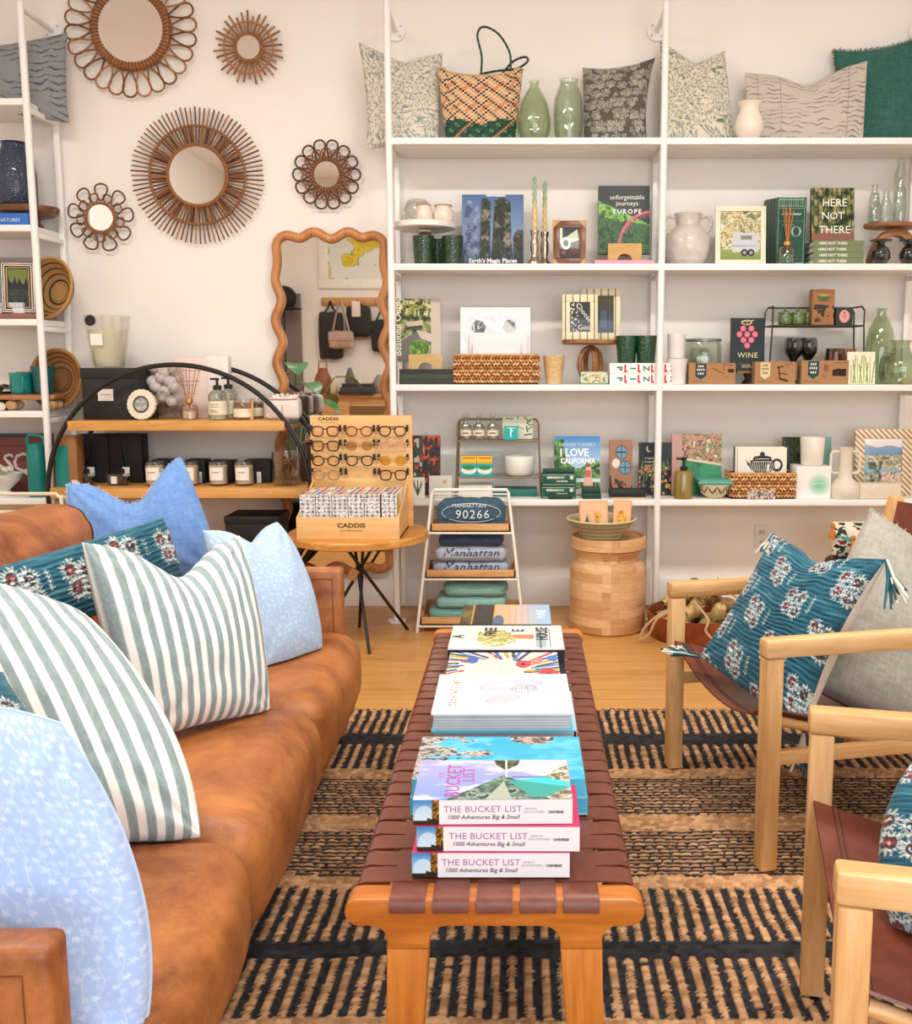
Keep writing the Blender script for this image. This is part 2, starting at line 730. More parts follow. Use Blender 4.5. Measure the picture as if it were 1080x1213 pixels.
# ---------------------------------------------------------------- ceiling lamps (outside the photograph, they light the room)
for (lx, ly) in ((-1.5, 2.25), (0.9, 2.25), (-1.5, 0.2), (0.9, 0.2)):
    t = thing('ceiling_lamp', 'white flat rectangular ceiling lamp above the shop floor', 'lamp', (lx, ly, ZC - .06), 0, 'ceiling lamps')
    mb = MB(); mb.box(-.62, .62, -.17, .17, .012, .06, whitem, 0.006); mb.build('housing', t)
    mb = MB(); mb.box(-.59, .59, -.14, .14, .004, .0115, glow('#fff1dc', 1.5)); mb.build('diffuser', t)

# ---------------------------------------------------------------- the rug
def floorY(py):
    return atz(CX, py, 0.01).y


def make_rug():
    edges = [841, 868, 882, 910, 920, 965, 981, 1036, 1052, 1113, 1133, 1205, 1217]
    kinds = ['rib', 'black', 'rib', 'jute', 'fine', 'jute', 'fine', 'jute', 'rib', 'black', 'rib', 'jute']
    Ys = [floorY(e) for e in edges]
    bands = [(Ys[i + 1], Ys[i], kinds[i]) for i in range(len(kinds))]
    per = Ys[3] - Ys[11]
    for i in range(3, 11):
        bands.append((Ys[i + 1] - per, Ys[i] - per, kinds[i]))
    y0 = min(b[0] for b in bands)
    x0, x1, y1 = -0.98, 1.95, Ys[0]
    res = 0.0052
    xs = np.arange(x0, x1, res)
    ys = np.arange(y0, y1, res)
    X, Y = np.meshgrid(xs, ys)
    jx = (fbm(X * 9, Y * 9, 3, 2) - .5) * 0.012
    jy = (fbm(X * 7 + 5, Y * 7, 9, 2) - .5) * 0.016
    Xj, Yj = X + jx, Y + jy
    kind = np.zeros(X.shape, int)
    for a, b, k in bands:
        kind[(Yj >= a) & (Yj < b)] = {'rib': 0, 'black': 1, 'jute': 2, 'fine': 3}[k]
    black = np.array(srgb('#2a2a2d'))
    jd, jl = np.array(srgb('#8f633a')), np.array(srgb('#e3b487'))

    def jut(i, j, s):
        t = (hsh(i, j, s) * 0.7 + 0.3 * fbm(X * 160, Y * 160, s, 2))[..., None]
        return jd * (1 - t) + jl * t

    def blk(i, j, s):
        t = (0.45 + 1.15 * hsh(i, j, s))[..., None]
        return black * t
    # ribs: columns of knots running away from the camera
    pc = 0.0345
    ci = np.floor(Xj / pc)
    cf = Xj / pc - ci
    kn = 0.0098
    rj = np.floor(Yj / kn + hsh(ci, ci * 0 + 1, 2) * 3)
    rf = Yj / kn + hsh(ci, ci * 0 + 1, 2) * 3 - rj
    knot = np.abs(np.sin(PI * rf))
    isj = (np.abs(cf - 0.5) < (0.115 + 0.07 * hsh(ci, rj, 5) + .10 * knot ** .6)) & (hsh(ci, rj, 15) > .008)
    rib_c = np.where(isj[..., None], jut(ci, rj, 1), blk(np.floor(Xj / 0.009), rj, 4))
    rib_h = np.where(isj, 0.0105 * np.sqrt(np.clip(1 - ((cf - .5) / .32) ** 2, 0, 1)) * (0.35 + 0.65 * knot ** .7) * (.75 + .4 * hsh(ci, rj, 12)),
                     0.0062 * (0.35 + 0.65 * np.abs(np.sin(PI * (Yj / .0085 + .5 * (np.floor(Xj / .009) % 2))))))
    # solid black and solid jute bands: small cells in offset rows
    rw = np.floor(Yj / 0.0155)
    cl = np.floor(Xj / 0.017 + 0.5 * (rw % 2))
    wf = np.abs(np.sin(PI * Yj / 0.0155)) * np.abs(np.sin(PI * (Xj / 0.017 + 0.5 * (rw % 2)))) ** 0.6
    bl_c, bl_h = blk(cl, rw, 8), 0.005 * wf + 0.001
    ju_c, ju_h = jut(cl, rw, 6), 0.009 * wf + 0.002
    # fine rows: black cords with jute stitches between them
    pr = 0.0185
    fr = np.floor(Yj / pr)
    ff = Yj / pr - fr
    st = Xj / 0.028 + hsh(fr, fr * 0, 3)
    sf = st - np.floor(st)
    isf = (np.abs(ff - .5) < .17 + .07 * np.abs(np.sin(PI * sf))) & (np.abs(sf - .5) < (.36 + .22 * hsh(np.floor(st), fr, 2)))
    fi_c = np.where(isf[..., None], jut(np.floor(st), fr, 7), blk(np.floor(st * 2), fr, 8))
    fi_h = np.where(isf, 0.007 * np.abs(np.sin(PI * sf)) ** .5, 0.0045 * np.abs(np.sin(PI * (ff - .5))))
    C = np.zeros(X.shape + (3,))
    Hh = np.zeros(X.shape)
    for k, (c, h) in enumerate(((rib_c, rib_h), (bl_c, bl_h), (ju_c, ju_h), (fi_c, fi_h))):
        C = np.where((kind == k)[..., None], c, C)
        Hh = np.where(kind == k, h, Hh)
    dark = np.clip(0.55 + 0.45 * Hh / 0.006, 0.5, 1)[..., None] ** 0
    Yo = Y.copy()
    Yo[-1, :] += (hsh(np.floor(xs / 0.02), xs * 0, 4) - .3) * 0.03
    me = grid_mesh('woven_rug', X, Yo, Hh + 0.003, C * dark, VC(0.95, 0.25, 0, 600))
    o = link('woven_rug', me)
    tag(o, 'black and natural jute woven rug with striped bands under the bench and chairs', 'rug')
    mb = MB(); mb.box(x0, x1 - res, y0, y1 - res, 0.0005, 0.003, P('#5a4632', 0.9)); mb.build('backing', o)
    fr_ = MB()
    jm, bm_ = P('#b98a5e', 0.95), P('#2b2a2a', 0.95)
    for i in range(170):
        x = x0 + (x1 - x0) * i / 170 + random.uniform(-.004, .004)
        fr_.tube([(x, y1 - .006, .008), (x + random.uniform(-.006, .006), y1 + .012, .008), (x + random.uniform(-.012, .012), y1 + random.uniform(.018, .034), .003)], .003, jm if i % 2 else bm_, 5)
    f = fr_.build('fringe', o)
    f['kind'] = 'stuff'
    return o


RUGZ = 0.0142
make_rug()
# ================================================================ LARGE FURNITURE
# ---------------------------------------------------------------- woven leather bench
def make_bench():
    bx, y0, y1, zt = -0.042, 1.392, 2.905, 0.447
    woodm = wood('#a4561a', '#db9048', 'x', 10, 0.38, '#c27329')
    woody = wood('#a4561a', '#db9048', 'z', 10, 0.38, '#c27329')
    woodl = wood('#a4561a', '#db9048', 'y', 10, 0.38, '#c27329')
    sm = leather('#643123', '#784030', 30, 0.36, 0.08, 'brown strap leather')
    t = thing('woven_bench', 'long wooden bench with a woven brown leather strap top, stacked with books', 'bench', (bx, 0, 0))

    def endframe(y, dy, nm):
        w = 0.231
        half = [(0, zt)]
        for k in range(9):
            a = PI / 2 - PI * k / 8
            half.append((w - .0225 + .0225 * math.cos(a), zt - .0225 + .0225 * math.sin(a)))
        for k in range(6):
            a = PI / 2 + (PI / 2) * k / 5
            half.append((.190 + .024 * math.cos(a), .378 + .024 * math.sin(a)))
        half += [(.167, .365), (.101, .365)]
        for k in range(6):
            a = 0 + (PI / 2) * k / 5
            half.append((.073 + .028 * math.cos(a), .374 + .028 * math.sin(a)))
        half.append((0, .402))
        # one rail piece with its rounded ends, the two legs pieces of their own
        rail = [p for p in half if p[1] >= .355]
        pts = rail + [(-x, z) for x, z in reversed(rail[1:-1])]
        mb = MB(); mb.prism([(x, 0, z) for x, z in pts], y, y + dy, woodm, bev=.004)
        mb.build('end_rail', t)
        for s in (-1, 1):
            leg = [(.1665, .3645), (.168, .30), (.176, .0145), (.130, .0145), (.106, .30), (.1015, .3645)]
            mb = MB(); mb.prism([(s * x, 0, z) for x, z in leg], y + .0008, y + dy - .0008, woody, bev=.003)
            mb.build('leg', t)
    endframe(y0, .045, 'near')
    endframe(y1 - .02, .045, 'far')
    for s in (-1, 1):
        mb = MB(); mb.box(s * .196 - .022, s * .196 + .022, y0 + .0455, y1 - .0205, zt - .046, zt - .006, woodl, .012, seg=3); mb.build('side_rail', t)
    xs = [-.1335, -.067, 0, .067, .1335]
    n = 27
    yc = [y0 + .072 + (y1 - y0 - .13) * i / (n - 1) for i in range(n)]
    amp = .0022
    for j, x in enumerate(xs):
        path = [(y0 - .004, zt - .021), (y0 - .0045, zt - .006), (y0 + .003, zt + .002), (y0 + .03, zt + .002)]
        for i, y in enumerate(yc):
            path.append((y, zt + .001 + amp * (1 if (i + j) % 2 else -1)))
        path += [(y1 - .005, zt + .002), (y1 + .027, zt + .0025), (y1 + .03, zt - .006), (y1 + .0295, zt - .036)]
        mb = MB(); mb.sheet([[(x - .0275, y, z), (x + .0275, y, z)] for y, z in path], sm, .0022); mb.build('strap', t, sharp=50)
    hw = (yc[1] - yc[0]) * .43
    for i, y in enumerate(yc):
        path = [(-.2195, zt - .034), (-.2205, zt - .012), (-.2155, zt - .002), (-.205, zt + .0015)]
        for j, x in enumerate(xs):
            path.append((x, zt + .001 - amp * (1 if (i + j) % 2 else -1)))
        path += [(.205, zt + .0015), (.2155, zt - .002), (.2205, zt - .012), (.2195, zt - .034)]
        mb = MB(); mb.sheet([[(x, y - hw, z), (x, y + hw, z)] for x, z in path], sm, .0022); mb.build('strap', t, sharp=50)


make_bench()
BZ = 0.4526

# ---------------------------------------------------------------- leather sofa
def make_sofa():
    lm = leather('#743a19', '#c07940', 4.6, 0.48, 0.12, 'caramel leather')
    lm2 = lm
    t = thing('leather_sofa', 'caramel brown leather sofa along the left, covered with pillows', 'sofa', (-0.557, 2.06, 0), 0.0225)
    # arms: thin upright panels at both ends
    for y0, y1 in ((-1.045, -.99), (1.0, 1.06)):
        mb = MB(); mb.box(-.93, .0, y0, y1, .04, .605, lm, .012, seg=3); a = mb.build('armrest', t)
        st = MB()
        st.tube([(-.9, y0 - .001, .575), (-.03, y0 - .001, .575), (-.03, y0 - .001, .08)], .0012, P('#7a3d18', .7), 5)
        st.build('seam', a)
    mb = MB(); mb.puff((-.47, .0, .17), (.90, 2.0, .25), lm, .3, .05, 18); mb.build('base', t)
    for k, (a, b) in enumerate(((-.985, -.38), (-.38, .295), (.295, .995))):
        mb = MB(); mb.puff((-.355, (a + b) / 2, .295), (.83, b - a + .006, .235), lm2, .62, .13, 22, noise=.003, seed=k)
        mb.build('seat_cushion', t)
    for k, (a, b) in enumerate(((-.985, 0.0), (0.0, .93))):
        mb = MB(); mb.puff((-.82, (a + b) / 2, .58), (.25, b - a, .50), lm, .5, .18, 18, noise=.004, seed=k + 4)
        mb.build('back_cushion', t)
    mb = MB(); mb.box(-.97, -.86, -1.0, 1.0, .1, .74, lm, .04, seg=3); mb.build('backrest', t)
    lg = P('#3a2418', .5)
    for x in (-.85, -.1):
        for y in (-.9, .9):
            mb = MB(); mb.cyl((x, y, .0008 if x < -.5 else RUGZ), (x, y, .09), .022, lg); mb.build('leg', t)


make_sofa()

# ---------------------------------------------------------------- the two sling chairs
def make_chair(A, B, label):
    A, B = Vector(A), Vector(B)
    W = (A - B).length
    mid = (A + B) / 2
    f = (A - B).normalized()
    rz = math.atan2(-f.x, f.y)
    wx = wood('#c08a50', '#e9c08c', 'x', 12, 0.42, '#d6a56c')
    wz = wood('#c08a50', '#e9c08c', 'z', 12, 0.42, '#d6a56c')
    lm = leather('#5e2c1e', '#7a3d2a', 14, 0.32, 0.06, 'dark brown saddle leather')
    t = thing('sling_chair', label, 'armchair', (mid.x, mid.y, RUGZ), rz)
    h = W / 2
    for s in (-1, 1):
        y = s * h
        mb = MB(); mb.box(-.0225, .0225, y - .0225, y + .0225, 0, .541, wz, .005); mb.build('front_leg', t)
        mb = MB(); mb.box(-.026, .70, y - .0235, y + .0235, .542, .588, wx, .008); mb.build('armrest', t)
        mb = MB(); mb.box(.022, .60, y - .014, y + .014, .268, .303, wx, .005); mb.build('side_rail', t)
        mb = MB()
        pts = [(.575, 0, 0), (.62, 0, 0), (.735, 0, .80), (.733, 0, .828), (.716, 0, .84), (.698, 0, .832), (.688, 0, .80)]
        mb.prism(pts, y - s * .026 - .02, y - s * .026 + .02, wz, bev=.005); mb.build('back_post', t)
        mb = MB(); mb.cyl((.028, y - s * .040, .366), (.60, y - s * .040, .215), .013, wx, 12); mb.build('seat_rail', t)
    mb = MB(); mb.cyl((.61, -h, .17), (.61, h, .17), .015, wx, 12); mb.build('stretcher', t)
    # the leather seat: slung between the seat rails, dipping in the middle
    rows = []
    n, k = 14, 18
    for i in range(n + 1):
        s = i / n
        x = -.012 + .635 * s
        row = []
        for j in range(k + 1):
            tt = -1 + 2 * j / k
            z = .408 - .263 * x - (.085 - .02 * s) * (1 - abs(tt) ** 2.2)
            row.append((x + .02 * (1 - tt * tt) * (1 - s), tt * (h - .024), z))
        rows.append(row)
    mb = MB(); mb.sheet(rows, lm, .005); se = mb.build('seat_sling', t, sharp=60)
    hem = MB()
    for off in (0.035, 0.045):
        hem.tube([(x + off, y, z - off * .263 + .0012) for x, y, z in rows[0]], .0011, P('#43190f', .7), 5)
    hem.build('stitching', se)
    rows = []
    for i in range(n + 1):
        s = i / n
        row = []
        for j in range(k + 1):
            tt = -1 + 2 * j / k
            x = .605 + .118 * s + .04 * (1 - tt * tt) * (0.4 + .6 * s)
            row.append((x - .014, tt * (h - .032), .235 + .585 * s))
        rows.append(row)
    mb = MB(); mb.sheet(rows, lm, .005); mb.build('back_sling', t, sharp=60)


CH1A, CH1B = (.472, 2.895, 0), (.606, 2.28, 0)
CH2A, CH2B = (.580, 1.80, 0), (.440, 1.205, 0)
make_chair(CH1A, CH1B, 'light wooden armchair with brown sling, the farther one holding two pillows')
make_chair(CH2A, CH2B, 'light wooden armchair with brown sling, the nearer one cut by the right edge')

# ---------------------------------------------------------------- round side table
TBX, TBY, TBZ = -.733, 4.30, .515
def make_table():
    t = thing('round_side_table', 'round wooden side table on crossed black metal legs holding the eyeglass display', 'table', (TBX, TBY, 0))
    tm = wood('#b9772f', '#e2ab62', 'x', 16, 0.4, '#cf9148')
    mb = MB(); mb.lathe([(.30, TBZ - .037), (.3125, TBZ - .031), (.3125, TBZ - .006), (.307, TBZ)], tm, 64); mb.build('tabletop', t)
    bk = P('#151515', .45)
    node = Vector((.002, .0, .348))
    for fx, fy in ((.075, -.174), (.18, .22), (-.21, .10), (-.06, .26)):
        p = Vector((fx, fy, .001))
        d = (node - p)
        off = Vector((-d.y, d.x, 0)).normalized() * .010
        e = p + off + d * ((TBZ - .040) / .347)
        mb = MB(); mb.cyl(p + off, e, .0075, bk, 10); mb.build('leg', t)
    mb = MB(); mb.box(-.019, .019, -.001, .001, -.05, 0, P('#c79a62', .8), M=T((-.012, -.03, .345)) @ RY(.5)); mb.build('price_tag', t)


make_table()

# ---------------------------------------------------------------- eyeglass display on the table
GX0, GX1, GYF, GYB, GZ = -.962, -.522, 4.085, 4.42, TBZ + .0005
def make_display():
    m = wood('#d9a463', '#f3c98c', 'x', 10, 0.5, '#e8b676')
    cx, w = (GX0 + GX1) / 2, GX1 - GX0
    t = thing('eyeglass_display', 'pale plywood counter display holding rows of eyeglasses and small boxes', 'display stand', (cx, 0, GZ))
    top = ZZ(492, GYB) - GZ
    bh = .125
    mb = MB(); mb.box(-w / 2 - .002, w / 2 + .022, GYB, GYB + .014, 0, top, m, .002); b = mb.build('back_panel', t)
    fh = ZZ(613, GYF) - GZ
    mb = MB(); mb.box(-w / 2, w / 2, GYF, GYF + .012, 0, fh, m, .002); f = mb.build('front_panel', t)
    mb = MB(); mb.box(-w / 2 + .002, w / 2, GYF + .013, GYB - .001, 0, .008, m); mb.build('tray_floor', t)
    for s in (-1, 1):
        mb = MB()
        x = s * (w / 2 - .005)
        pts = [(GYF + .0125, .0), (GYB - .001, .0), (GYB - .001, .21), (GYB - .06, .19), (GYF + .0125, fh)]
        mb.prism([(p[0], 0, p[1]) for p in pts], x - .005, x + .005, m)
        for v in mb.bm.verts:
            v.co = Vector((v.co.y, v.co.x, v.co.z))
        bmesh.ops.reverse_faces(mb.bm, faces=mb.bm.faces[:])
        mb.build('side_panel', t)
    k = KK(GYF, .56)
    text(f, 'CADDIS', (416 - CX) * k - cx, ZZ(625, GYF) - GZ, .027, '#1d1712', GYF - .0006, sx=1.25, bold=.0006)
    text(f, 'EYE APPLIANCES', (416 - CX) * k - cx, ZZ(629.5, GYF) - GZ, .0095, '#7a5a38', GYF - .0006, sx=1.35)
    kb = KK(GYB, .95)
    text(b, 'CADDIS', (389 - CX) * kb - cx, ZZ(498, GYB) - GZ, .021, '#1d1712', GYB - .0006, sx=1.25, bold=.0005)
    text(b, 'EYE APPLIANCES', (389 - CX) * kb - cx, ZZ(501, GYB) - GZ, .0065, '#8a6a48', GYB - .0006, sx=1.4)
    # black pegs that carry the glasses
    pm = P('#171412', .5)
    for r, py in enumerate((507, 524, 541, 558)):
        for c in range(3):
            for s in (-1, 1):
                px = (386, 426, 465.5)[c] + s * 17
                mb = MB(); mb.box(-.005, .005, -.018, 0, -.014, .014, pm, .002, M=T(((px - CX) * kb - cx, GYB - .0005, ZZ(py, GYB) - GZ))); mb.build('peg', t)
    # the glasses
    spec = [(0, 0, '#4a1522', '#c9a58f', 'square', 'maroon'), (0, 1, '#7c2f1c', '#e0b68c', 'round', 'reddish tortoiseshell'), (0, 2, '#14181c', '#e0b68c', 'aviator', 'black aviator'),
            (1, 0, '#14181c', '#e0b68c', 'square', 'black square'), (1, 1, '#b79a7c', '#8d6f50', 'sun', 'rimless tan sun'), (1, 2, '#d3a996', '#e3bb98', 'square', 'pale pink'),
            (2, 0, '#15181b', '#e0b68c', 'round', 'black round'), (2, 1, '#20262b', '#e0b68c', 'aviator', 'dark double bridge'), (2, 2, '#c99b4e', '#c98a1c', 'sun', 'amber sun'),
            (3, 0, '#9c7e60', '#dcb48a', 'round', 'clear beige'), (3, 2, '#331422', '#d9b090', 'square', 'plum')]
    rows = ('top', 'second', 'third', 'bottom')
    for r, c, fh_, lens, kind, word in spec:
        px, py = (386, 426, 465.5)[c], (511, 528.5, 546, 563)[r]
        Yg = GYB - .045
        g = thing('eyeglasses', f'{word}glasses hanging in the {rows[r]} row of the plywood display' if kind == 'sun' else f'{word} eyeglasses hanging in the {rows[r]} row of the plywood display', 'eyeglasses',
                  (XX(px, Yg, .8), Yg, ZZ(py, Yg)), 0, 'eyeglasses on the display')
        fm = P(fh_, .25, 0, .02, coat=.3)
        lmat = glass('#f4e8dc', .02) if kind != 'sun' else glass(lens, .05)

        def rim(s):
            pts = []
            for q in range(24):
                a = 2 * PI * q / 24
                e = {'square': .62, 'round': .95, 'aviator': .75, 'sun': .8}[kind]
                x = math.copysign(abs(math.cos(a)) ** e, math.cos(a)) * .0255
                z = math.copysign(abs(math.sin(a)) ** e, math.sin(a)) * .0215
                if z < 0 and kind in ('aviator', 'sun'):
                    x *= 1 - .25 * (-z / .0215)
                if kind == 'square' and z < 0:
                    x *= 1 - .12 * (-z / .0215)
                pts.append(Vector((s * .0345 + x, 0, z)))
            return pts
        fr = MB()
        rr = .0011 if kind == 'sun' else .0030
        for s in (-1, 1):
            p = rim(s)
            fr.tube(p, rr, fm, 6, True)
            fr.tube([(s * .060, .001, .010), (s * .066, .003, .012)], .003, fm, 6)
        fr.tube([(-.011, 0, .006), (-.005, -.002, .011), (.005, -.002, .011), (.011, 0, .006)], rr * .9, fm, 6)
        if kind == 'aviator':
            fr.tube([(-.02, 0, .019), (.02, 0, .019)], rr * .8, fm, 6)
        fr.build('frame', g)
        for s in (-1, 1):
            lb = MB(); lb.poly(rim(s)[::-1], lmat); lb.build('lens', g)
            tb = MB(); tb.tube([(s * .066, .003, .012), (s * .067, .02, .012), (s * .064, .038, .010)], .0022, fm, 6); tb.build('temple', g)
    # the small printed boxes in the tray
    tops = ['#c23c3c', '#8a4fa0', '#d7b02f', '#3d7fb8', '#4a9a78', '#d36f9a', '#e08a3a', '#f1efe9']
    zt = ZZ(585, GYF + .03) - GZ
    bw, bd = .0655, .0815

    def boxpic(seed):
        cv = Cv(34, 56, bw / zt, '#f4f3f1')
        n = hsh(np.floor(cv.u * 15), np.floor(cv.v * 22), seed)
        letter = (np.abs((cv.u * 15) % 1 - .5) < .34) & (np.abs((cv.v * 22) % 1 - .5) < .36)
        for h, a, b in (('#41506a', .0, .42), ('#a04a50', .42, .54), ('#5d9a9a', .54, .66), ('#3a3a3a', .66, .8)):
            cv.put((letter & (n > a) & (n < b)).astype(float) * .85, h)
        return cv
    pos = ('leftmost', 'second', 'third', 'fourth', 'fifth', 'rightmost')
    for c in range(6):
        for r in range(3):
            x = GX0 + .0135 + bw / 2 + c * (bw + .0035) + (0.004 if c == 5 else 0)
            y = GYF + .022 + r * (bd + .003)
            where = ('in the front row' if r == 0 else 'in the middle row' if r == 1 else 'in the back row')
            g = thing('spectacle_box', f'small white box with speckled lettering, {pos[c]} {where} of the display tray', 'box', (x, y, GZ + .0085), 0, 'small boxes in the eyeglass display')
            mb = MB(); mb.box(-bw / 2, bw / 2, 0, bd, 0, zt - .011, P('#efeeec', .5)); mb.build('carton', g)
            cv = Cv(12, 12, 1, '#f3f1ee')
            for q in range(3):
                h = tops[(c * 3 + r * 5 + q * 2) % 8]
                cv.rect(q / 3, q / 3 + .24, 0.05, .95, h)
            pic(g, bw, bd, cv, T((0, 0, zt - .0105)) @ RX(-PI / 2), 'printed_lid')
            if r == 0:
                pic(g, bw, zt - .012, boxpic(c), T((0, -.0006, .0005)), 'printed_front')
                cs = MB(); cs.box(bw / 2, bw / 2 + .0005, 0, bd, 0, zt - .012, P(tops[(c * 2) % 8], .5)); cs.build('coloured_side', g)


make_display()

# ---------------------------------------------------------------- little white ladder rack with folded shirts
def make_rack():
    cxr = -.243
    t = thing('ladder_rack', 'small white wire ladder rack with three wooden trays of folded shirts', 'rack', (cxr, 0, 0))
    wm = P('#f2f1ea', .4)
    bwid, twid = .253, .178
    yf0, yt, yb0, ht = 4.465, 4.535, 4.84, .672

    def fx(z): return bwid + (twid - bwid) * z / ht
    def fy(z): return yf0 + (yt - yf0) * z / ht
    def by(z): return yb0 + (yt + .07 - yb0) * z / ht
    mb = MB()
    mb.tube([(-bwid, yf0, .0), (-fx(.66), fy(.66), .66), (-twid + .006, yt, ht), (twid - .006, yt, ht), (fx(.66), fy(.66), .66), (bwid, yf0, .0)], .0075, wm, 8)
    mb.build('front_frame', t)
    mb = MB()
    mb.tube([(-bwid, yb0, .0), (-twid, yt + .07, ht - .03), (twid, yt + .07, ht - .03), (bwid, yb0, .0)], .0065, wm, 8)
    mb.build('rear_frame', t)
    tm = wood('#c08a50', '#e3b57c', 'x', 24, .5, '#d3a067')
    for z in (.028, .25, .468):
        w, y0, y1 = fx(z), fy(z), by(z)
        mb = MB(); mb.tube([(-w, y0, z), (w, y0, z), (w, y1, z), (-w, y1, z)], .005, wm, 8, True); mb.build('tray_wire', t)
        mb = MB()
        a, b = y0 + .004, y1 - .004
        w2 = w - .012
        mb.box(-w2, w2, a, b, z + .005, z + .012, tm)
        for (x0, x1, q0, q1) in ((-w2, w2, a, a + .008), (-w2, w2, b - .008, b), (-w2, -w2 + .008, a, b), (w2 - .008, w2, a, b)):
            mb.box(x0, x1, q0, q1, z + .005, z + .045, tm, .001)
        mb.build('tray', t)
    return cxr, fx, fy, by


RCX, rfx, rfy, rby = make_rack()
def shirt(label, z, h, w, d, x, y, col, seed, cat='shirt', name='folded_shirt'):
    mb = MB()
    m = P(col, .9, 0, .07, 60, .1, 0, .2)
    mb.puff((0, 0, h / 2), (w, d, h), m, .75, .25, 18, noise=.0045, seed=seed)
    for v in mb.bm.verts:
        v.co.z = max(0, v.co.z)
    o = mb.build(name, None, 60, (x, y, z))
    tag(o, label, cat, 'folded shirts on the ladder rack')
    # the fold lines on the front edge
    for k in (.42,):
        f = MB(); f.tube([(-w * .42, -d / 2 - .001 - .012 * 1, h * k), (0, -d / 2 - .016, h * (k - .06)), (w * .42, -d / 2 - .013, h * k)], .0022, m, 6); f.build('fold', o)
    return o


def hug(o, w, d, h, puff=.25):
    """lay lettering on the rounded front of a folded shirt"""
    b = puff * min(w, d, h) / 2
    for v in o.data.vertices:
        x, z = v.co.x / (w / 2), (v.co.z - h / 2) / (h / 2)
        R = .75 * min(w, d, h) / 2
        ex = max(0, abs(v.co.x) - (w / 2 - R)) / R
        ez = max(0, abs(v.co.z - h / 2) - (h / 2 - R)) / R
        rd = R * (1 - math.sqrt(max(0, 1 - min(1, ex * ex + ez * ez))))
        v.co.y += -d / 2 - b * max(0, 1 - x * x) * max(0, 1 - z * z) + rd - .0065
    return o
zz = .468 + .0125
s1 = shirt('dark slate blue shirt with white lettering, alone on the top tray', zz, .14, .31, .08, RCX + .004, rfy(.47) + .069, '#3c5a70', 1)
M1 = T((0, 0, 0))
hug(text(s1, '90266', .005, .056, .058, '#e3e8ea', 0, spacing=1.15, shear=.05), .31, .08, .14)
hug(text(s1, 'MANHATTAN', -.01, .108, .024, '#dfe6e8', 0, spacing=1.1), .31, .08, .14)
rg = MB(); rg.tube([(.138 * math.cos(2 * PI * k / 40), 0, .082 + .044 * math.sin(2 * PI * k / 40)) for k in range(40)], .0015, P('#dfe6e8', .8), 5, True); hug(rg.build('printed_ring', s1), .31, .08, .14)
zz = .25 + .0125
for i, (col, h, lab, txt) in enumerate((('#a9b2c0', .055, 'grey shirt with navy script lettering at the bottom of the middle tray', 1), ('#b7bfcc', .065, 'grey shirt with navy script and dark arch, second on the middle tray', 1), ('#27374f', .045, 'navy shirt folded on top of the grey script shirts', 0))):
    o = shirt(lab, zz, h, .36 - .03 * i, .17, RCX + .0, rfy(.27) + .128, col, 4 + i)
    if txt:
        hug(text(o, 'Manhattan', -.0, h * .28 + .006, .058, '#1d2f57', 0, shear=.3, bold=0, sx=1.1), .36 - .03 * i, .17, h)
    zz += h + .010
zz = .028 + .0125
for i, (col, h, lab) in enumerate((('#7fb0ab', .05, 'mint green garment at the bottom of the lowest tray'), ('#8dbcb6', .05, 'mint green garment, second from the bottom on the lowest tray'), ('#84b5ae', .055, 'mint green ribbed garment folded on top of the lowest tray'))):
    shirt(lab, zz, h, 0.36 - .035 * i, .19, RCX + .02 * (i - 1), rfy(.05) + .155, col, 9 + i, 'folded clothes', 'folded_clothes')
    zz += h + .009

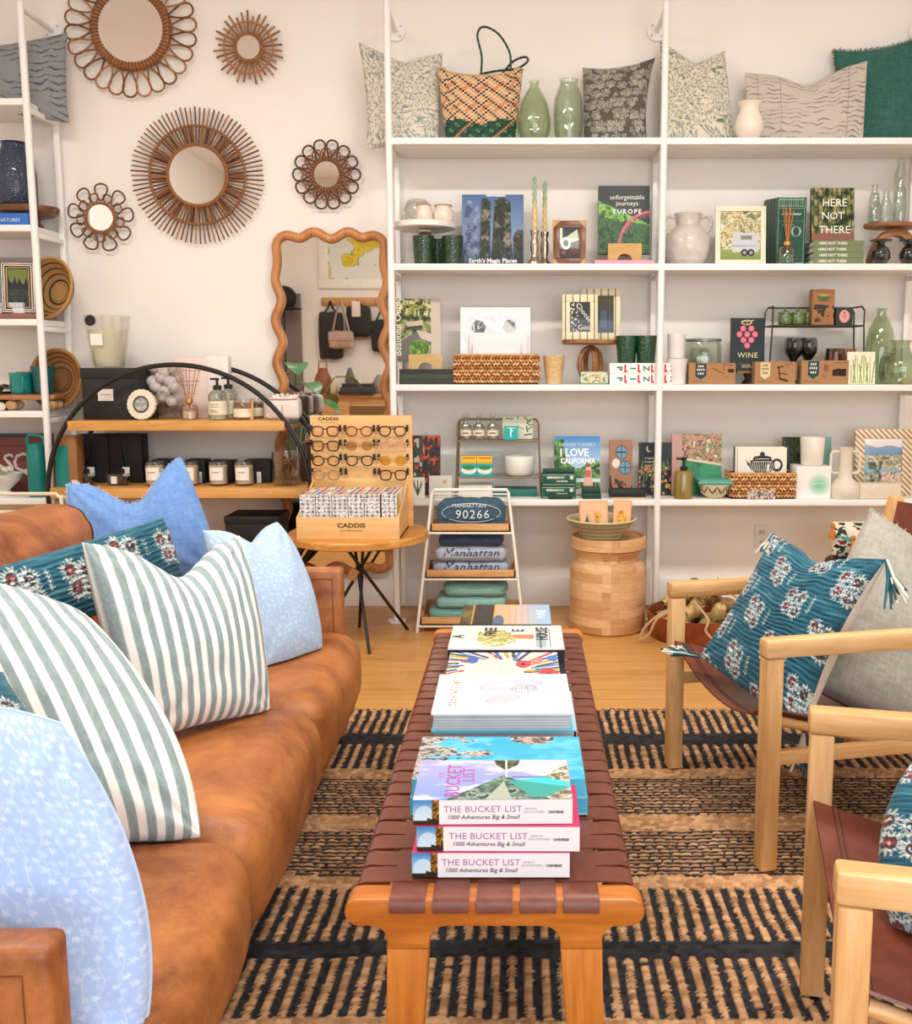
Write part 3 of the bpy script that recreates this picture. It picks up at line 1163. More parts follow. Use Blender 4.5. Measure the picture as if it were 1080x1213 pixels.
# ---------------------------------------------------------------- turned wooden drum stool and its bowl
DX, DY = XX(719.5, 4.56, .25), 4.563
def make_drum():
    t = thing('drum_stool', 'turned light wooden drum stool with a narrow neck below its rim', 'stool', (DX, DY, 0))
    m, nt, b = base_mat('pieced mango wood')
    br = nd(nt, 'ShaderNodeTexBrick', offset=0.5)
    for k_, v_ in (('Scale', 1.0), ('Mortar Size', 0.0006), ('Brick Width', .21), ('Row Height', .042)):
        br.inputs[k_].default_value = v_
    br.inputs['Color1'].default_value = rgba('#b87a44')
    br.inputs['Color2'].default_value = rgba('#ecc391')
    br.inputs['Mortar'].default_value = rgba('#b07a48')
    tc = nd(nt, 'ShaderNodeTexCoord')
    sp = nd(nt, 'ShaderNodeSeparateXYZ')
    nt.links.new(tc.outputs['Object'], sp.inputs[0])
    an = nd(nt, 'ShaderNodeMath', operation='ARCTAN2')
    nt.links.new(sp.outputs[0], an.inputs[0]); nt.links.new(sp.outputs[1], an.inputs[1])
    ml = nd(nt, 'ShaderNodeMath', operation='MULTIPLY'); ml.inputs[1].default_value = .18
    nt.links.new(an.outputs[0], ml.inputs[0])
    cb = nd(nt, 'ShaderNodeCombineXYZ')
    nt.links.new(ml.outputs[0], cb.inputs[0]); nt.links.new(sp.outputs[2], cb.inputs[1])
    nt.links.new(cb.outputs[0], br.inputs['Vector'])
    n = nd(nt, 'ShaderNodeTexNoise', Scale=7.0, Detail=7.0, Roughness=.65, Distortion=1.5)
    nt.links.new(coords(nt, scale=(1, 1, 5)), n.inputs['Vector'])
    r = ramp(nt, n.outputs['Fac'], [(.3, '#b67e49'), (.7, '#f0cda0')])
    mx = nd(nt, 'ShaderNodeMix', data_type='RGBA'); mx.inputs[0].default_value = .4
    nt.links.new(br.outputs['Color'], mx.inputs[6]); nt.links.new(r, mx.inputs[7])
    nt.links.new(mx.outputs[2], b.inputs['Base Color'])
    b.inputs['Roughness'].default_value = .5
    z = lambda py: ZZ(py, DY - .17)
    R = .180
    mb = MB()
    body = [(R - .012, 0), (R - .002, .008), (R, .03), (R, .295), (R - .008, .318), (R - .022, .330), (R - .028, .337)]
    mb.lathe(body, m, 56); mb.build('body', t)
    mb = MB(); mb.lathe([(R - .030, .3372), (R - .034, .35), (R - .026, .375), (R - .008, .392)], m, 56); mb.build('neck', t)
    mb = MB(); mb.lathe([(R - .012, .3922), (R, .398), (R, .448), (R - .005, .452), (R - .013, .452), (R - .016, .447), (R - .016, .440), (0, .440)], m, 56); mb.build('rim', t)
    return .441


dtop = make_drum()
BWX, BWY = XX(712, 4.50, .5), 4.50
t = thing('woven_bowl', 'flared pale green woven bowl on the wooden drum stool', 'bowl', (BWX, BWY, dtop))
prof = [(.075, 0), (.085, .004), (.112, .055), (.158, .098), (.161, .101), (.156, .102), (.108, .060), (.08, .008), (0, .008)]
mb = MB(); mb.lathe(prof, P('#aa9e76', .85, 0, .15, 90, .5), 48); bw_ = mb.build('basketry', t)
mb = MB()
for k in range(9):
    f = k / 9
    zc = .008 + .09 * f
    rc = .085 + .075 * f ** 1.25
    mb.tube([((rc + .001) * math.cos(2 * PI * q / 40), (rc + .001) * math.sin(2 * PI * q / 40), zc) for q in range(40)], .0042, P('#c2b48a' if k % 2 else '#a3966c', .85), 5, True)
mb.tube([(.159 * math.cos(2 * PI * q / 48), .159 * math.sin(2 * PI * q / 48), .100) for q in range(48)], .005, P('#d6c89a', .8), 6, True)
mb.build('coil', t)
cvp = {}
for i, (px, w, rz, lab, mot) in enumerate(((704, .135, .10, 'kraft paper packet with a yellow picture, at the front of the woven bowl', '#e3a31a'), (736, .085, -.25, 'kraft paper packet with an orange picture, at the right of the woven bowl', '#d98a2c'), (697, .075, .25, 'small peach paper packet with a dark triangle, at the left of the woven bowl', '#3c4a4c'))):
    h = .13 if i < 2 else .085
    y = 4.475 if i == 0 else 4.49 if i == 1 else 4.435
    g = thing('paper_packet', lab, 'packet', (XX(px, y, .55), y, dtop + (.058 if i < 2 else .062)), rz, 'packets in the woven bowl', rx=-.25)
    mb = MB(); mb.box(-w / 2, w / 2, 0, .012, 0, h, P('#dfa97c', .8), .003); mb.build('pouch', g)
    cv = Cv(40, 44, 1, '#e8b88e')
    if i == 2:
        cv.poly([(.5, .9), (.1, .05), (.9, .05)], '#caa07a').poly([(.45, .75), (.3, .3), (.55, .35)], '#39474a')
    else:
        cv.disc(.5, .38, .3, mot, .26).leafy(((cv.u - .5) ** 2 / .09 + (cv.v - .38) ** 2 / .06 < 1).astype(float), [mot, '#f0c04a', '#c57a20'], 9, i)
    pic(g, w * .9, h * .9, cv, T((0, -.0008, .005)))
mb = MB()
for k in range(9):
    a = k * .7
    mb.ball((.11 * math.cos(a), .06 * math.sin(a), .074), .014, P('#2c3438' if k % 3 else '#7a6a5a', .6), sub=2, squash=(1, 1, .7))
o = mb.build('trinkets', None, 35, (BWX - .01, BWY - .0, dtop)); tag(o, 'dark little trinkets lying in the bottom of the woven bowl', 'trinkets'); o['kind'] = 'stuff'

# ---------------------------------------------------------------- tray of wooden bells on the floor
GBX, GBY = XX(767, 4.40, .08) + .238, 4.43
t = thing('leather_tray', 'round reddish leather tray on the floor behind the far armchair, heaped with wooden bells', 'tray', (GBX, GBY, 0))
mb = MB(); mb.lathe([(.216, .001), (.230, .02), (.235, .10), (.237, .115), (.229, .115), (.224, .10), (.219, .02), (0, .014)], leather('#74331a', '#a2522c', 8, .45, .1), 48); mb.build('bowl', t)
bellm = [wood('#8d6a38', '#d9b877', 'z', 30, .35), wood('#a17c48', '#e6cb8e', 'z', 30, .35), wood('#6d4c28', '#b28d54', 'z', 30, .4)]
k = 0
for ring, (rad, n, zz) in enumerate(((.165, 9, .068), (.075, 4, .068), (.140, 7, .148), (.045, 2, .15), (.075, 4, .222))):
    for q in range(n):
        a = 2 * PI * q / n + ring * .4
        r0 = .042 if ring < 2 else .039
        k += 1
        side = 'left' if math.cos(a) < -.35 else 'right' if math.cos(a) > .35 else 'middle'
        row = ('bottom layer', 'bottom layer', 'second layer', 'second layer', 'top')[ring]
        face = 'front' if math.sin(a) < -.2 else 'back'
        g = thing('wooden_bell', f'polished wooden bell in the {row} of the leather tray heap, {face} {side}', 'bell', (GBX + rad * math.cos(a), GBY + rad * math.sin(a), zz + .0), a * 1.7, 'wooden bells in the leather tray')
        R_ = RX(random.uniform(-1.5, 1.5)) @ RY(random.uniform(-.8, .8))
        mb = MB(); mb.lathe([(0, .034), (.012, .034), (.026, .024), (r0 * .82, .004), (r0 * .86, -.022), (r0 * .8, -.036), (r0 * .7, -.036), (r0 * .66, -.02), (0, .004)], bellm[k % 3], 20, R_); mb.build('bell', g)
        mb = MB(); mb.tube([R_ @ Vector((0, 0, .034)), R_ @ Vector((.006, 0, .046)), R_ @ Vector((0, 0, .054)), R_ @ Vector((-.006, 0, .046)), R_ @ Vector((0, 0, .034))], .0028, P('#b99a72', .9), 6); mb.build('cord_loop', g)
rope = P('#c6a67c', .95)
def rope_th(pts, lab):
    mb = MB(); mb.tube(pts, .006, rope, 7); o = mb.build('rope'); tag(o, lab, 'rope', 'ropes on the bell tray')
def smooth(pts, n=8):
    pts = [Vector(p) for p in pts]
    out = []
    for i in range(len(pts) - 1):
        p0, p1, p2, p3 = pts[max(i - 1, 0)], pts[i], pts[i + 1], pts[min(i + 2, len(pts) - 1)]
        for k in range(n):
            t_ = k / n
            out.append(.5 * ((2 * p1) + (p2 - p0) * t_ + (2 * p0 - 5 * p1 + 4 * p2 - p3) * t_ ** 2 + (3 * p1 - p0 - 3 * p2 + p3) * t_ ** 3))
    out.append(pts[-1])
    return out
rope_th(smooth([(GBX - .13, GBY - .15, .165), (GBX - .20, GBY - .17, .145), (GBX - .27, GBY - .16, .075), (GBX - .285, GBY - .15, .02), (GBX - .25, GBY - .17, .05), (GBX - .215, GBY - .19, .13), (GBX - .14, GBY - .17, .16)]), 'pale rope looping over the left edge of the leather tray')
rope_th(smooth([(GBX - .05, GBY - .17, .20), (GBX + .0, GBY - .245, .14), (GBX - .01, GBY - .25, .09), (GBX + .02, GBY - .25, .05)]), 'pale rope hanging over the front of the leather tray')
rope_th(smooth([(GBX - .03, GBY - .13, .25), (GBX + .04, GBY - .15, .27), (GBX + .10, GBY - .15, .25), (GBX + .15, GBY - .15, .21)]), 'pale rope lying across the top of the wooden bells')

# ---------------------------------------------------------------- black stool with printed pouches, behind the far chair
PX, PY = 1.62, 4.42
t = thing('low_stool', 'low black stool behind the far armchair carrying printed pouches', 'stool', (PX, PY, 0))
mb = MB(); mb.lathe([(.19, .33), (.205, .335), (.205, .352), (.2, .355)], P('#1b1917', .4), 40); mb.build('seat', t)
mb = MB(); mb.tube([(.2065 * math.cos(a * PI / 20), .2065 * math.sin(a * PI / 20), .333) for a in range(40)], .007, P('#a3742e', .35, .6), 6, True); mb.build('ring', t)
for k in range(4):
    a = PI / 4 + k * PI / 2
    mb = MB(); mb.cyl((.19 * math.cos(a), .19 * math.sin(a), .001), (.14 * math.cos(a), .14 * math.sin(a), .335), .012, P('#1b1917', .4), 10); mb.build('leg', t)
for i, (w, h, dx, y, lab) in enumerate(((.36, .165, .08, 4.50, 'cream pouch with dark green printed shapes, the rear one on the low black stool'), (.34, .13, .12, 4.36, 'cream pouch with green print and orange tassel, the front one on the low black stool'))):
    g = thing('printed_pouch', lab, 'pouch', (PX + dx - .06, y, .3555), 0, 'pouches on the low stool')
    cv = Cv(150, 80, w / h, '#efe6d2')
    n1 = fbm(cv.u * 9, cv.v * 5, 30 + i, 3)
    cv.put(sst(.56, .60, n1), '#2f4a3c')
    cv.put(sst(.66, .69, fbm(cv.u * 12, cv.v * 6, 50 + i, 2)), '#1f2a26')
    cv.put(sst(.72, .74, fbm(cv.u * 10 + 4, cv.v * 7, 60 + i, 2)), '#8a2f45')
    cv.put(sst(.74, .76, fbm(cv.u * 10 + 9, cv.v * 7, 70 + i, 2)), '#5fb3b0')
    e = np.clip(4 * cv.u * (1 - cv.u), 0, 1) ** .4 * np.clip(4 * cv.v * (1 - cv.v), 0, 1) ** .4
    X = (cv.u - .5) * w
    Z = cv.v * h
    for sgn, nm in ((-1, 'front_cloth'), (1, 'back_cloth')):
        link(nm, grid_mesh(nm, X, sgn * .05 * e, Z, cv.c, VC(.9, .3)), g)
    mb = MB(); mb.tube([(-w / 2, 0, h), (-w / 4, 0, h + .002), (w / 4, 0, h + .002), (w / 2, 0, h)], .004, P('#e9dcc0', .6), 6); mb.build('zip', g)
    mb = MB()
    for q in range(9):
        a = q * .7
        mb.tube([(-w / 2 - .004, -.012, h - .012), (-w / 2 - .01 + .012 * math.cos(a), -.03 + .01 * math.sin(a), h - .07)], .0035, P('#d07a1e', .9), 5)
    mb.ball((-w / 2 - .004, -.012, h - .012), .012, P('#d07a1e', .9)); mb.build('tassel', g)
# ================================================================ PILLOWS
def lerp3(a, b, t):
    return a * (1 - t[..., None]) + b * t[..., None]


def colmix(base, h, m):
    return base * (1 - m[..., None]) + np.array(srgb(h)) * m[..., None]


def pat_plain(h, h2=None, k=.5):
    def f(u, v):
        n = fbm(u * 260, v * 40, 3, 2) * .5 + fbm(u * 40, v * 260, 5, 2) * .5
        t = np.clip((n - .3) / .4, 0, 1)
        return lerp3(np.array(srgb(h)), np.array(srgb(h2 or h)), t)
    return f


def pat_stripe(period=.034, a='#f3f2ee', b='#8a9c9e', duty=.52, ph=0.0):
    def f(u, v):
        x = u / period + ph
        fr = np.abs(x - np.floor(x) - .5)
        w = .5 * duty
        m = 1 - sst(w - .03, w + .03, fr)
        n = fbm(u * 500, v * 120, 2, 2)
        c = np.zeros(u.shape + (3,)) + np.array(srgb(a))
        return colmix(c, b, m * (.82 + .3 * n).clip(0, 1))
    return f


def pat_ditsy(base='#a6bfdf', dot='#dce8f5', s=.018):
    def f(u, v):
        c = np.zeros(u.shape + (3,)) + np.array(srgb(base))
        j = np.floor(v / s)
        x = u / s + .5 * (j % 2)
        i = np.floor(x)
        r = hsh(i, j, 4)
        cu, cv = (x - i - .5 - .62 * (r - .5)), (v / s - j - .5 - .62 * (hsh(i, j, 9) - .5))
        d = np.hypot(cu, cv)
        a = np.arctan2(cv, cu)
        m = 1 - sst(.20, .34, d * (1 + .35 * np.cos(5 * a + 6 * r)))
        c = colmix(c, dot, m * (.1 + .5 * hsh(i, j, 6)))
        w = np.abs(np.sin(u / s * 2.2 + 2.5 * fbm(u * 40, v * 40, 8, 2)) + .4 * np.sin(v / s * 1.7))
        return colmix(c, dot, (1 - sst(.05, .16, w)) * .35)
    return f


def pat_ikat(base='#2c687c', dk='#1a475a', su=.125, sv=.165, rr=.0165, ox=0.03, oy=.05, stag=.5):
    def f(u, v):
        n = fbm(u * 35, v * 300, 2, 3)
        c = lerp3(np.array(srgb(dk)), np.array(srgb(base)), np.clip((n - .25) * 2, 0, 1))
        n2 = fbm(u * 12, v * 60, 7, 3)
        c = colmix(c, '#5d9fae', sst(.62, .8, n2) * .4)
        uu = (u + ox) / su
        col = np.floor(uu)
        du = (uu - col) * su
        vv = (v + oy) / sv + stag * (col % 2)
        row = np.floor(vv)
        dv = (vv - row) * sv
        for (cx, cy, k, cc) in ((.034, .044, 0, '#74302c'), (.071, .055, 1, '#4a3233'), (.041, .088, 2, '#7c3834'), (.074, .100, 3, '#533a3c')):
            x, y = du - cx, dv - cy
            d = np.hypot(x * 1.12, y * .92)
            a = np.arctan2(y, x)
            x, y = x * (1 + .25 * (k % 2)), y * (.92 + .1 * (k % 3))
            sp = 1 + .30 * np.cos(17 * a + k) + .14 * np.cos(5 * a + 2 * k)
            c = colmix(c, '#5f7f9a', (d < rr * 1.25).astype(float) * .45)
            ring = (d < rr * 1.14 * sp) & (d > rr * .78)
            c = colmix(c, '#d3d2c2', ring.astype(float) * (.55 + .4 * vn(u * 400, v * 400, 6)))
            c = colmix(c, '#2a3f4c', ((d < rr * .80) & (d > rr * .64)).astype(float))
            c = colmix(c, cc, (d < rr * .62).astype(float))
            c = colmix(c, '#a9a19a', ((np.hypot(x, y) < rr * .2)).astype(float) * .6)
        # small blue speckles below each cluster and the thin sprigs between the columns
        sx, sy = du - .055, dv - .074
        blob = np.hypot(sx, sy * .8) < .034
        c = colmix(c, '#c9d6de', (blob & (vn(u * 260, v * 260, 5) > .70)).astype(float) * .8)
        x = np.abs(du - .112)
        stem = (x < .0011) | ((np.abs(((dv * 1.0 + x * 1.2) / .010) % 1 - .5) < .13) & (x < .0065))
        c = colmix(c, '#cfd6cc', (stem & (np.abs(dv - .07) < .026)).astype(float) * .8)
        return c
    return f


def pat_vines(base='#e5dac8', vine='#6c7f78', s=.052, leaf='#7d8f86', wt=.085):
    def f(u, v):
        c = np.zeros(u.shape + (3,)) + np.array(srgb(base))
        wx = fbm(u * 13, v * 13, 3, 2) - .5
        wy = fbm(u * 13 + 7, v * 13, 5, 2) - .5
        a, b = (u + wx * .09) / s, (v + wy * .09) / s
        ln = np.abs(np.sin(PI * a + 1.3 * np.sin(PI * b)))
        c = colmix(c, vine, (1 - sst(wt, wt + .1, ln)) * .9)
        j = np.floor(b * 1.7)
        x = a * 1.7 + .5 * (j % 2)
        i = np.floor(x)
        du, dv = x - i - .5 - .25 * (hsh(i, j, 3) - .5), b * 1.7 - j - .5
        th = hsh(i, j, 8) * 6.28
        p, q = du * np.cos(th) + dv * np.sin(th), -du * np.sin(th) + dv * np.cos(th)
        lf = (np.abs(q) < .17 * np.cos(np.clip(p * 3.4, -PI / 2, PI / 2))) & (np.abs(p) < .44)
        c = colmix(c, leaf, (lf & (np.abs(q) > .035)).astype(float) * (.55 + .35 * hsh(i, j, 2)))
        for (ss, k) in ((2.6, 21), (3.3, 33)):
            j2 = np.floor(b * ss)
            x2 = a * ss + .5 * (j2 % 2)
            i2 = np.floor(x2)
            du2, dv2 = x2 - i2 - .5 - .2 * (hsh(i2, j2, k) - .5), b * ss - j2 - .5
            th2 = hsh(i2, j2, k + 5) * 6.28
            p2, q2 = du2 * np.cos(th2) + dv2 * np.sin(th2), -du2 * np.sin(th2) + dv2 * np.cos(th2)
            l2 = (np.abs(q2) < .17 * np.cos(np.clip(p2 * 3.6, -PI / 2, PI / 2))) & (np.abs(p2) < .42) & (hsh(i2, j2, k + 2) > .35)
            c = colmix(c, leaf, l2.astype(float) * .75)
        fl = (np.hypot(p, q) < .3) & (np.cos(6 * np.arctan2(q, p)) > .0) & (hsh(i, j, 6) > .6)
        return colmix(c, vine, fl.astype(float) * .8)
    return f


def pat_blooms(base='#57524a', pet='#b9b2a5', s=.05):
    def f(u, v):
        n = fbm(u * 200, v * 200, 3, 2)
        c = np.zeros(u.shape + (3,)) + np.array(srgb(base)) * (.8 + .4 * n[..., None])
        for k, (sc, th_) in enumerate(((s, .3), (s * .55, .45))):
            j = np.floor(v / sc)
            x = u / sc + .5 * (j % 2)
            i = np.floor(x)
            du, dv = x - i - .5 - .3 * (hsh(i, j, 3 + k) - .5), v / sc - j - .5 - .3 * (hsh(i, j, 5 + k) - .5)
            d, a = np.hypot(du, dv), np.arctan2(dv, du)
            ed = .36 * (1 + .2 * np.cos(6 * a + 6 * hsh(i, j, 1)))
            ring = (np.abs(d - ed) < .045) | (np.abs(d - ed * .5) < .035) | (d < .06)
            c = colmix(c, pet, (ring & (hsh(i, j, 7 + k) > th_)).astype(float) * .85)
        return c
    return f


def pat_dashes(base='#beb5ad', ln='#70665f', su=.085, sv=.02):
    def f(u, v):
        n = fbm(u * 300, v * 300, 3, 2)
        c = np.zeros(u.shape + (3,)) + np.array(srgb(base)) * (.93 + .14 * n[..., None])
        w = v + .0035 * np.sin(u / su * 6.28) + .034 * (fbm(u * 13, v * 13, 4, 3) - .5)
        j = np.floor(w / sv)
        x = u / su + hsh(j, j * 0, 3)
        i = np.floor(x)
        m = (np.abs(w / sv - j - .5) < .13 * np.abs(np.sin(PI * (x - i))) ** .5 * (.5 + hsh(i, j, 6))) & (hsh(i, j, 2) > .2)
        c = colmix(c, ln, m.astype(float) * .85)
        e = np.abs(u / .105 - np.floor(u / .105) - .5) < .012
        return colmix(c, '#8d837b', e.astype(float) * .7)
    return f


def pillow(name, label, cat, cs, thick, pat, group=None, bows=(.06, .05, .05, .05), chop=0.0, chopw=.16, n=90, wr=.006, back=None, fringe=None, tassels=None, seed=1, rough=.9, backthick=None, weave=.25, tf=.42, piping=None, sheen=.15, ribs=0.0):
    TL, TR, BR, BL = [np.array(c) for c in cs]
    s, t = np.meshgrid(np.linspace(0, 1, n), np.linspace(0, 1, n))
    S, Tt = s[..., None], t[..., None]
    P0 = (TL * (1 - S) + TR * S) * (1 - Tt) + (BL * (1 - S) + BR * S) * Tt
    right = ((TR - TL) + (BR - BL)) / 2
    down = ((BL - TL) + (BR - TR)) / 2
    W, H_ = np.linalg.norm(right), np.linalg.norm(down)
    rn, dn = right / W, down / H_
    nrm = np.cross(rn, -dn)
    nrm /= np.linalg.norm(nrm)
    if nrm[1] > 0:
        nrm = -nrm
    bt, br_, bb, bl = bows
    P0 = P0 + dn * (bt * H_ * 4 * s * (1 - s) * (1 - t) ** 2)[..., None] - dn * (bb * H_ * 4 * s * (1 - s) * t ** 2)[..., None]
    P0 = P0 - rn * (br_ * W * 4 * t * (1 - t) * s ** 2)[..., None] + rn * (bl * W * 4 * t * (1 - t) * (1 - s) ** 2)[..., None]
    if chop:
        P0 = P0 + dn * (chop * H_ * np.exp(-((s - .52) / chopw) ** 2) * (1 - t) ** 2.2)[..., None]
    prof = (4 * s * (1 - s)).clip(0, 1) ** tf * (4 * t * (1 - t)).clip(0, 1) ** tf
    u, v = s * W, t * H_
    wn = fbm(u * 9, v * 9, seed, 3) - .5
    for k, (cs_, ct_) in enumerate(((0, 0), (1, 0), (1, 1), (0, 1))):
        du, dv = (s - cs_), (t - ct_)
        d = np.hypot(du, dv)
        wn = wn + .55 * np.sin(np.arctan2(np.abs(dv) + 1e-6, np.abs(du) + 1e-6) * 13 + seed + k) * np.exp(-d * 4.0) * (1 - np.exp(-d * 9))
    rb_ = ribs * np.sin(v * 480 + 9 * fbm(u * 14, v * 14, 11, 2)) * (.4 + fbm(u * 30, v * 30, 13, 2))
    if chop:
        wn = wn - 2.2 * np.exp(-((s - .52) / (chopw * .55)) ** 2) * np.exp(-t * 3.2) * chop * 4
    ctr = P0.reshape(-1, 3).mean(0)
    F_ = P0 + nrm * (thick * prof + wr * 2 * wn * prof ** .7 + rb_ * prof ** .3)[..., None] - ctr
    K_ = P0 - nrm * ((backthick or thick) * prof)[..., None] - ctr
    cf = pat(u, v)
    cb = (back or pat)(u, v)
    m = VC(rough, weave, 0, 700, sheen)
    # front and back panels welded at the seam
    nn = n * n
    co = np.concatenate([F_.reshape(-1, 3), K_.reshape(-1, 3)])
    idx = np.arange(nn).reshape(n, n)
    qf = np.stack([idx[:-1, :-1], idx[1:, :-1], idx[1:, 1:], idx[:-1, 1:]], -1).reshape(-1, 4)
    me = bpy.data.meshes.new(name)
    me.from_pydata(co.tolist(), [], qf.tolist() + (qf[:, ::-1] + nn).tolist())
    a = me.color_attributes.new('Col', 'FLOAT_COLOR', 'POINT')
    cc = np.ones((2 * nn, 4), np.float32)
    cc[:, :3] = np.concatenate([cf.reshape(-1, 3), cb.reshape(-1, 3)]).clip(0, 1)
    a.data.foreach_set('color', cc.ravel())
    me.polygons.foreach_set('use_smooth', [True] * len(me.polygons))
    me.materials.append(m)
    me.update()
    o = link(name, me, None, Vector(ctr))
    tag(o, label, cat, group)
    E = P0 - ctr
    edges = {'top': E[0], 'right': E[:, -1], 'bottom': E[-1], 'left': E[:, 0]}
    if fringe:
        mb = MB()
        fm = P(fringe[0], .95, 0, .1)
        for side in fringe[1]:
            pts = edges[side]
            out = {'top': -dn, 'right': rn, 'bottom': dn, 'left': -rn}[side]
            L = fringe[2]
            k = 0
            while k < n - 1:
                p = Vector(pts[k])
                for q in range(2):
                    j = Vector((random.gauss(0, .35), random.gauss(0, .35), random.gauss(0, .35)))
                    e = p + (Vector(out) + j) * L * random.uniform(.5, 1.2)
                    mb.tube([p, (p + e) / 2 + j * L * .15, e], .0012, fm, 4)
                k += 1 + (n // 120)
        f = mb.build('frayed_edge', o)
        f['kind'] = 'stuff'
    if piping:
        mb = MB()
        loop = [Vector(p) for p in np.concatenate([E[0, ::3], E[::3, -1], E[-1, ::-3], E[::-3, 0]])]
        mb.tube(loop, .003, P(piping, .9), 6, True)
        mb.build('piping', o)
    if tassels:
        for side, L, dirv in tassels:
            p = Vector({'TL': E[0, 0], 'TR': E[0, -1], 'BR': E[-1, -1], 'BL': E[-1, 0]}[side])
            mb = MB()
            cols = [P('#2d6a7c', .95), P('#e6e0cd', .95), P('#2b5668', .95), P('#d8d4c4', .95)]
            d = Vector(dirv).normalized()
            for q in range(26):
                j = Vector((random.gauss(0, .22), random.gauss(0, .22), random.gauss(0, .12)))
                e = p + (d + j) * L * random.uniform(.75, 1.05)
                mid = p + (d + j * .5) * L * .45
                mb.tube([p, mid, e], [.005, .0045, .003], cols[q % 4], 5)
            mb.build('tassel', o)
    return o


def A4(*c):
    return [at(*x) for x in c]


# ---- on the sofa
pillow('blue_pillow', 'plain denim blue pillow with frayed edges propped on the sofa back', 'pillow', A4((80, 574, 2.88), (215, 541, 2.98), (268, 690, 2.92), (84, 695, 2.82)), .075, pat_plain('#6088c2', '#7499cf'), 'pillows on the sofa',
       bows=(.0, -.02, 0, .0), chop=.30, chopw=.27, fringe=('#a9c0e4', ('top', 'left'), .0065), seed=3, back=pat_plain('#4f5a6c', '#5b6678'))
pillow('patterned_pillow', 'teal lumbar pillow with flower clusters lying behind the striped pillows on the sofa', 'pillow', A4((-70, 690, 2.06), (193, 613, 2.50), (217, 684, 2.50), (-50, 800, 2.02)), .055, pat_ikat(su=.13, sv=.17, ox=.03, oy=-.012, stag=.12, rr=.019), 'pillows on the sofa',
       bows=(.02, .0, 0, 0), n=190, ribs=.0022, back=pat_plain('#d9c6ac', '#e0d2ba'), seed=5)
pillow('floral_pillow', 'pale blue pillow with tiny white flowers against the far arm of the sofa', 'pillow', A4((240, 628, 2.72), (328, 618, 2.93), (381, 772, 2.80), (290, 818, 2.56)), .085, pat_ditsy('#a8c2e0', '#dbe7f4', .015), 'pillows on the sofa',
       bows=(.03, -.10, .02, .0), chop=.10, chopw=.2, n=130, seed=7, back=pat_plain('#9db8d8', '#aac2de'))
pillow('striped_pillow', 'white and grey-green striped pillow standing upright in the middle of the sofa', 'pillow', A4((97, 642, 2.08), (284, 634, 2.40), (319, 846, 2.29), (160, 884, 1.99)), .085, pat_stripe(.0295, ph=.2), 'pillows on the sofa',
       bows=(.05, -.02, .03, .0), chop=.16, chopw=.22, n=190, wr=.007, seed=2)
pillow('striped_pillow', 'white and grey-green striped pillow slumped forward, nearer to the camera', 'pillow', A4((-120, 690, 1.78), (100, 728, 1.90), (238, 992, 1.66), (30, 1010, 1.56)), .095, pat_stripe(.031, ph=.55), 'pillows on the sofa',
       bows=(-.06, -.16, .0, .0), chop=.0, n=190, wr=.012, seed=9)
pillow('patterned_pillow', 'teal flowered pillow wedged at the left edge of the photo behind the nearest pillow', 'pillow', A4((-190, 740, 1.40), (4, 796, 1.54), (92, 910, 1.47), (-90, 990, 1.38)), .05, pat_ikat(su=.14, sv=.2), 'pillows on the sofa', n=150, seed=4)
pillow('floral_pillow', 'large pale blue flowered pillow nearest to the camera beside the sofa arm', 'pillow', A4((-150, 836, 1.17), (72, 858, 1.27), (150, 1300, 1.16), (-130, 1300, 1.14)), .07, pat_ditsy('#a4bdea', '#dbe6f7', .012), 'pillows on the sofa',
       bows=(-.03, -.26, -.03, -.05), n=200, wr=.008, seed=6, piping='#b5cae8', tf=.36)
# ---- on the chairs
pillow('linen_pillow', 'plain grey linen pillow with a frayed edge on the far armchair', 'pillow', A4((1030, 606, 2.86), (1150, 668, 2.80), (1108, 868, 2.52), (958, 812, 2.62)), .095, pat_plain('#98958a', '#aeaa9e'), 'pillows on the armchairs', tf=.3,
       bows=(.03, .0, -.03, -.06), chop=.02, fringe=('#c9c4b6', ('top',), .013), seed=8, n=110)
pillow('patterned_pillow', 'teal pillow with flower clusters, tassels and cream back on the far armchair', 'pillow', A4((916, 632, 2.80), (1050, 662, 2.46), (952, 868, 2.38), (828, 778, 2.74)), .07, pat_ikat(su=.118, sv=.15, rr=.0155), 'pillows on the armchairs',
       bows=(.06, .08, .0, .06), chop=.06, n=260, ribs=.0022, wr=.007, seed=12, back=pat_plain('#d8d0c2', '#e4dccf'), tassels=(('TR', .11, (.25, -.02, -1)), ('BR', .09, (-.05, -.1, -1)), ('BL', .09, (-.9, -.1, .25)), ('TL', .06, (-.5, 0, -.9))), backthick=.12)
pillow('patterned_pillow', 'teal pillow with flower clusters on the near armchair at the right edge of the photo', 'pillow', A4((1082, 900, 1.66), (1290, 915, 1.62), (1260, 1180, 1.36), (1056, 1098, 1.52)), .07, pat_ikat(su=.118, sv=.15, rr=.0155), 'pillows on the armchairs',
       bows=(.05, .05, .02, -.14), n=200, ribs=.0022, seed=15)
# ================================================================ THE WHITE WALL SHELVING
YS = 4.66
S1, S2, S3, S4 = (ZZ(p, YS) for p in (163.5, 312.5, 455.5, 591.5))
SX0, SX1 = XX(463, YS, 1.75), XX(783.5, YS, 1.75)
SX2 = SX1 + (SX1 - SX0)
SD = 4.955
white_paint = P('#f5f3f0', .35, 0, .01, 6)


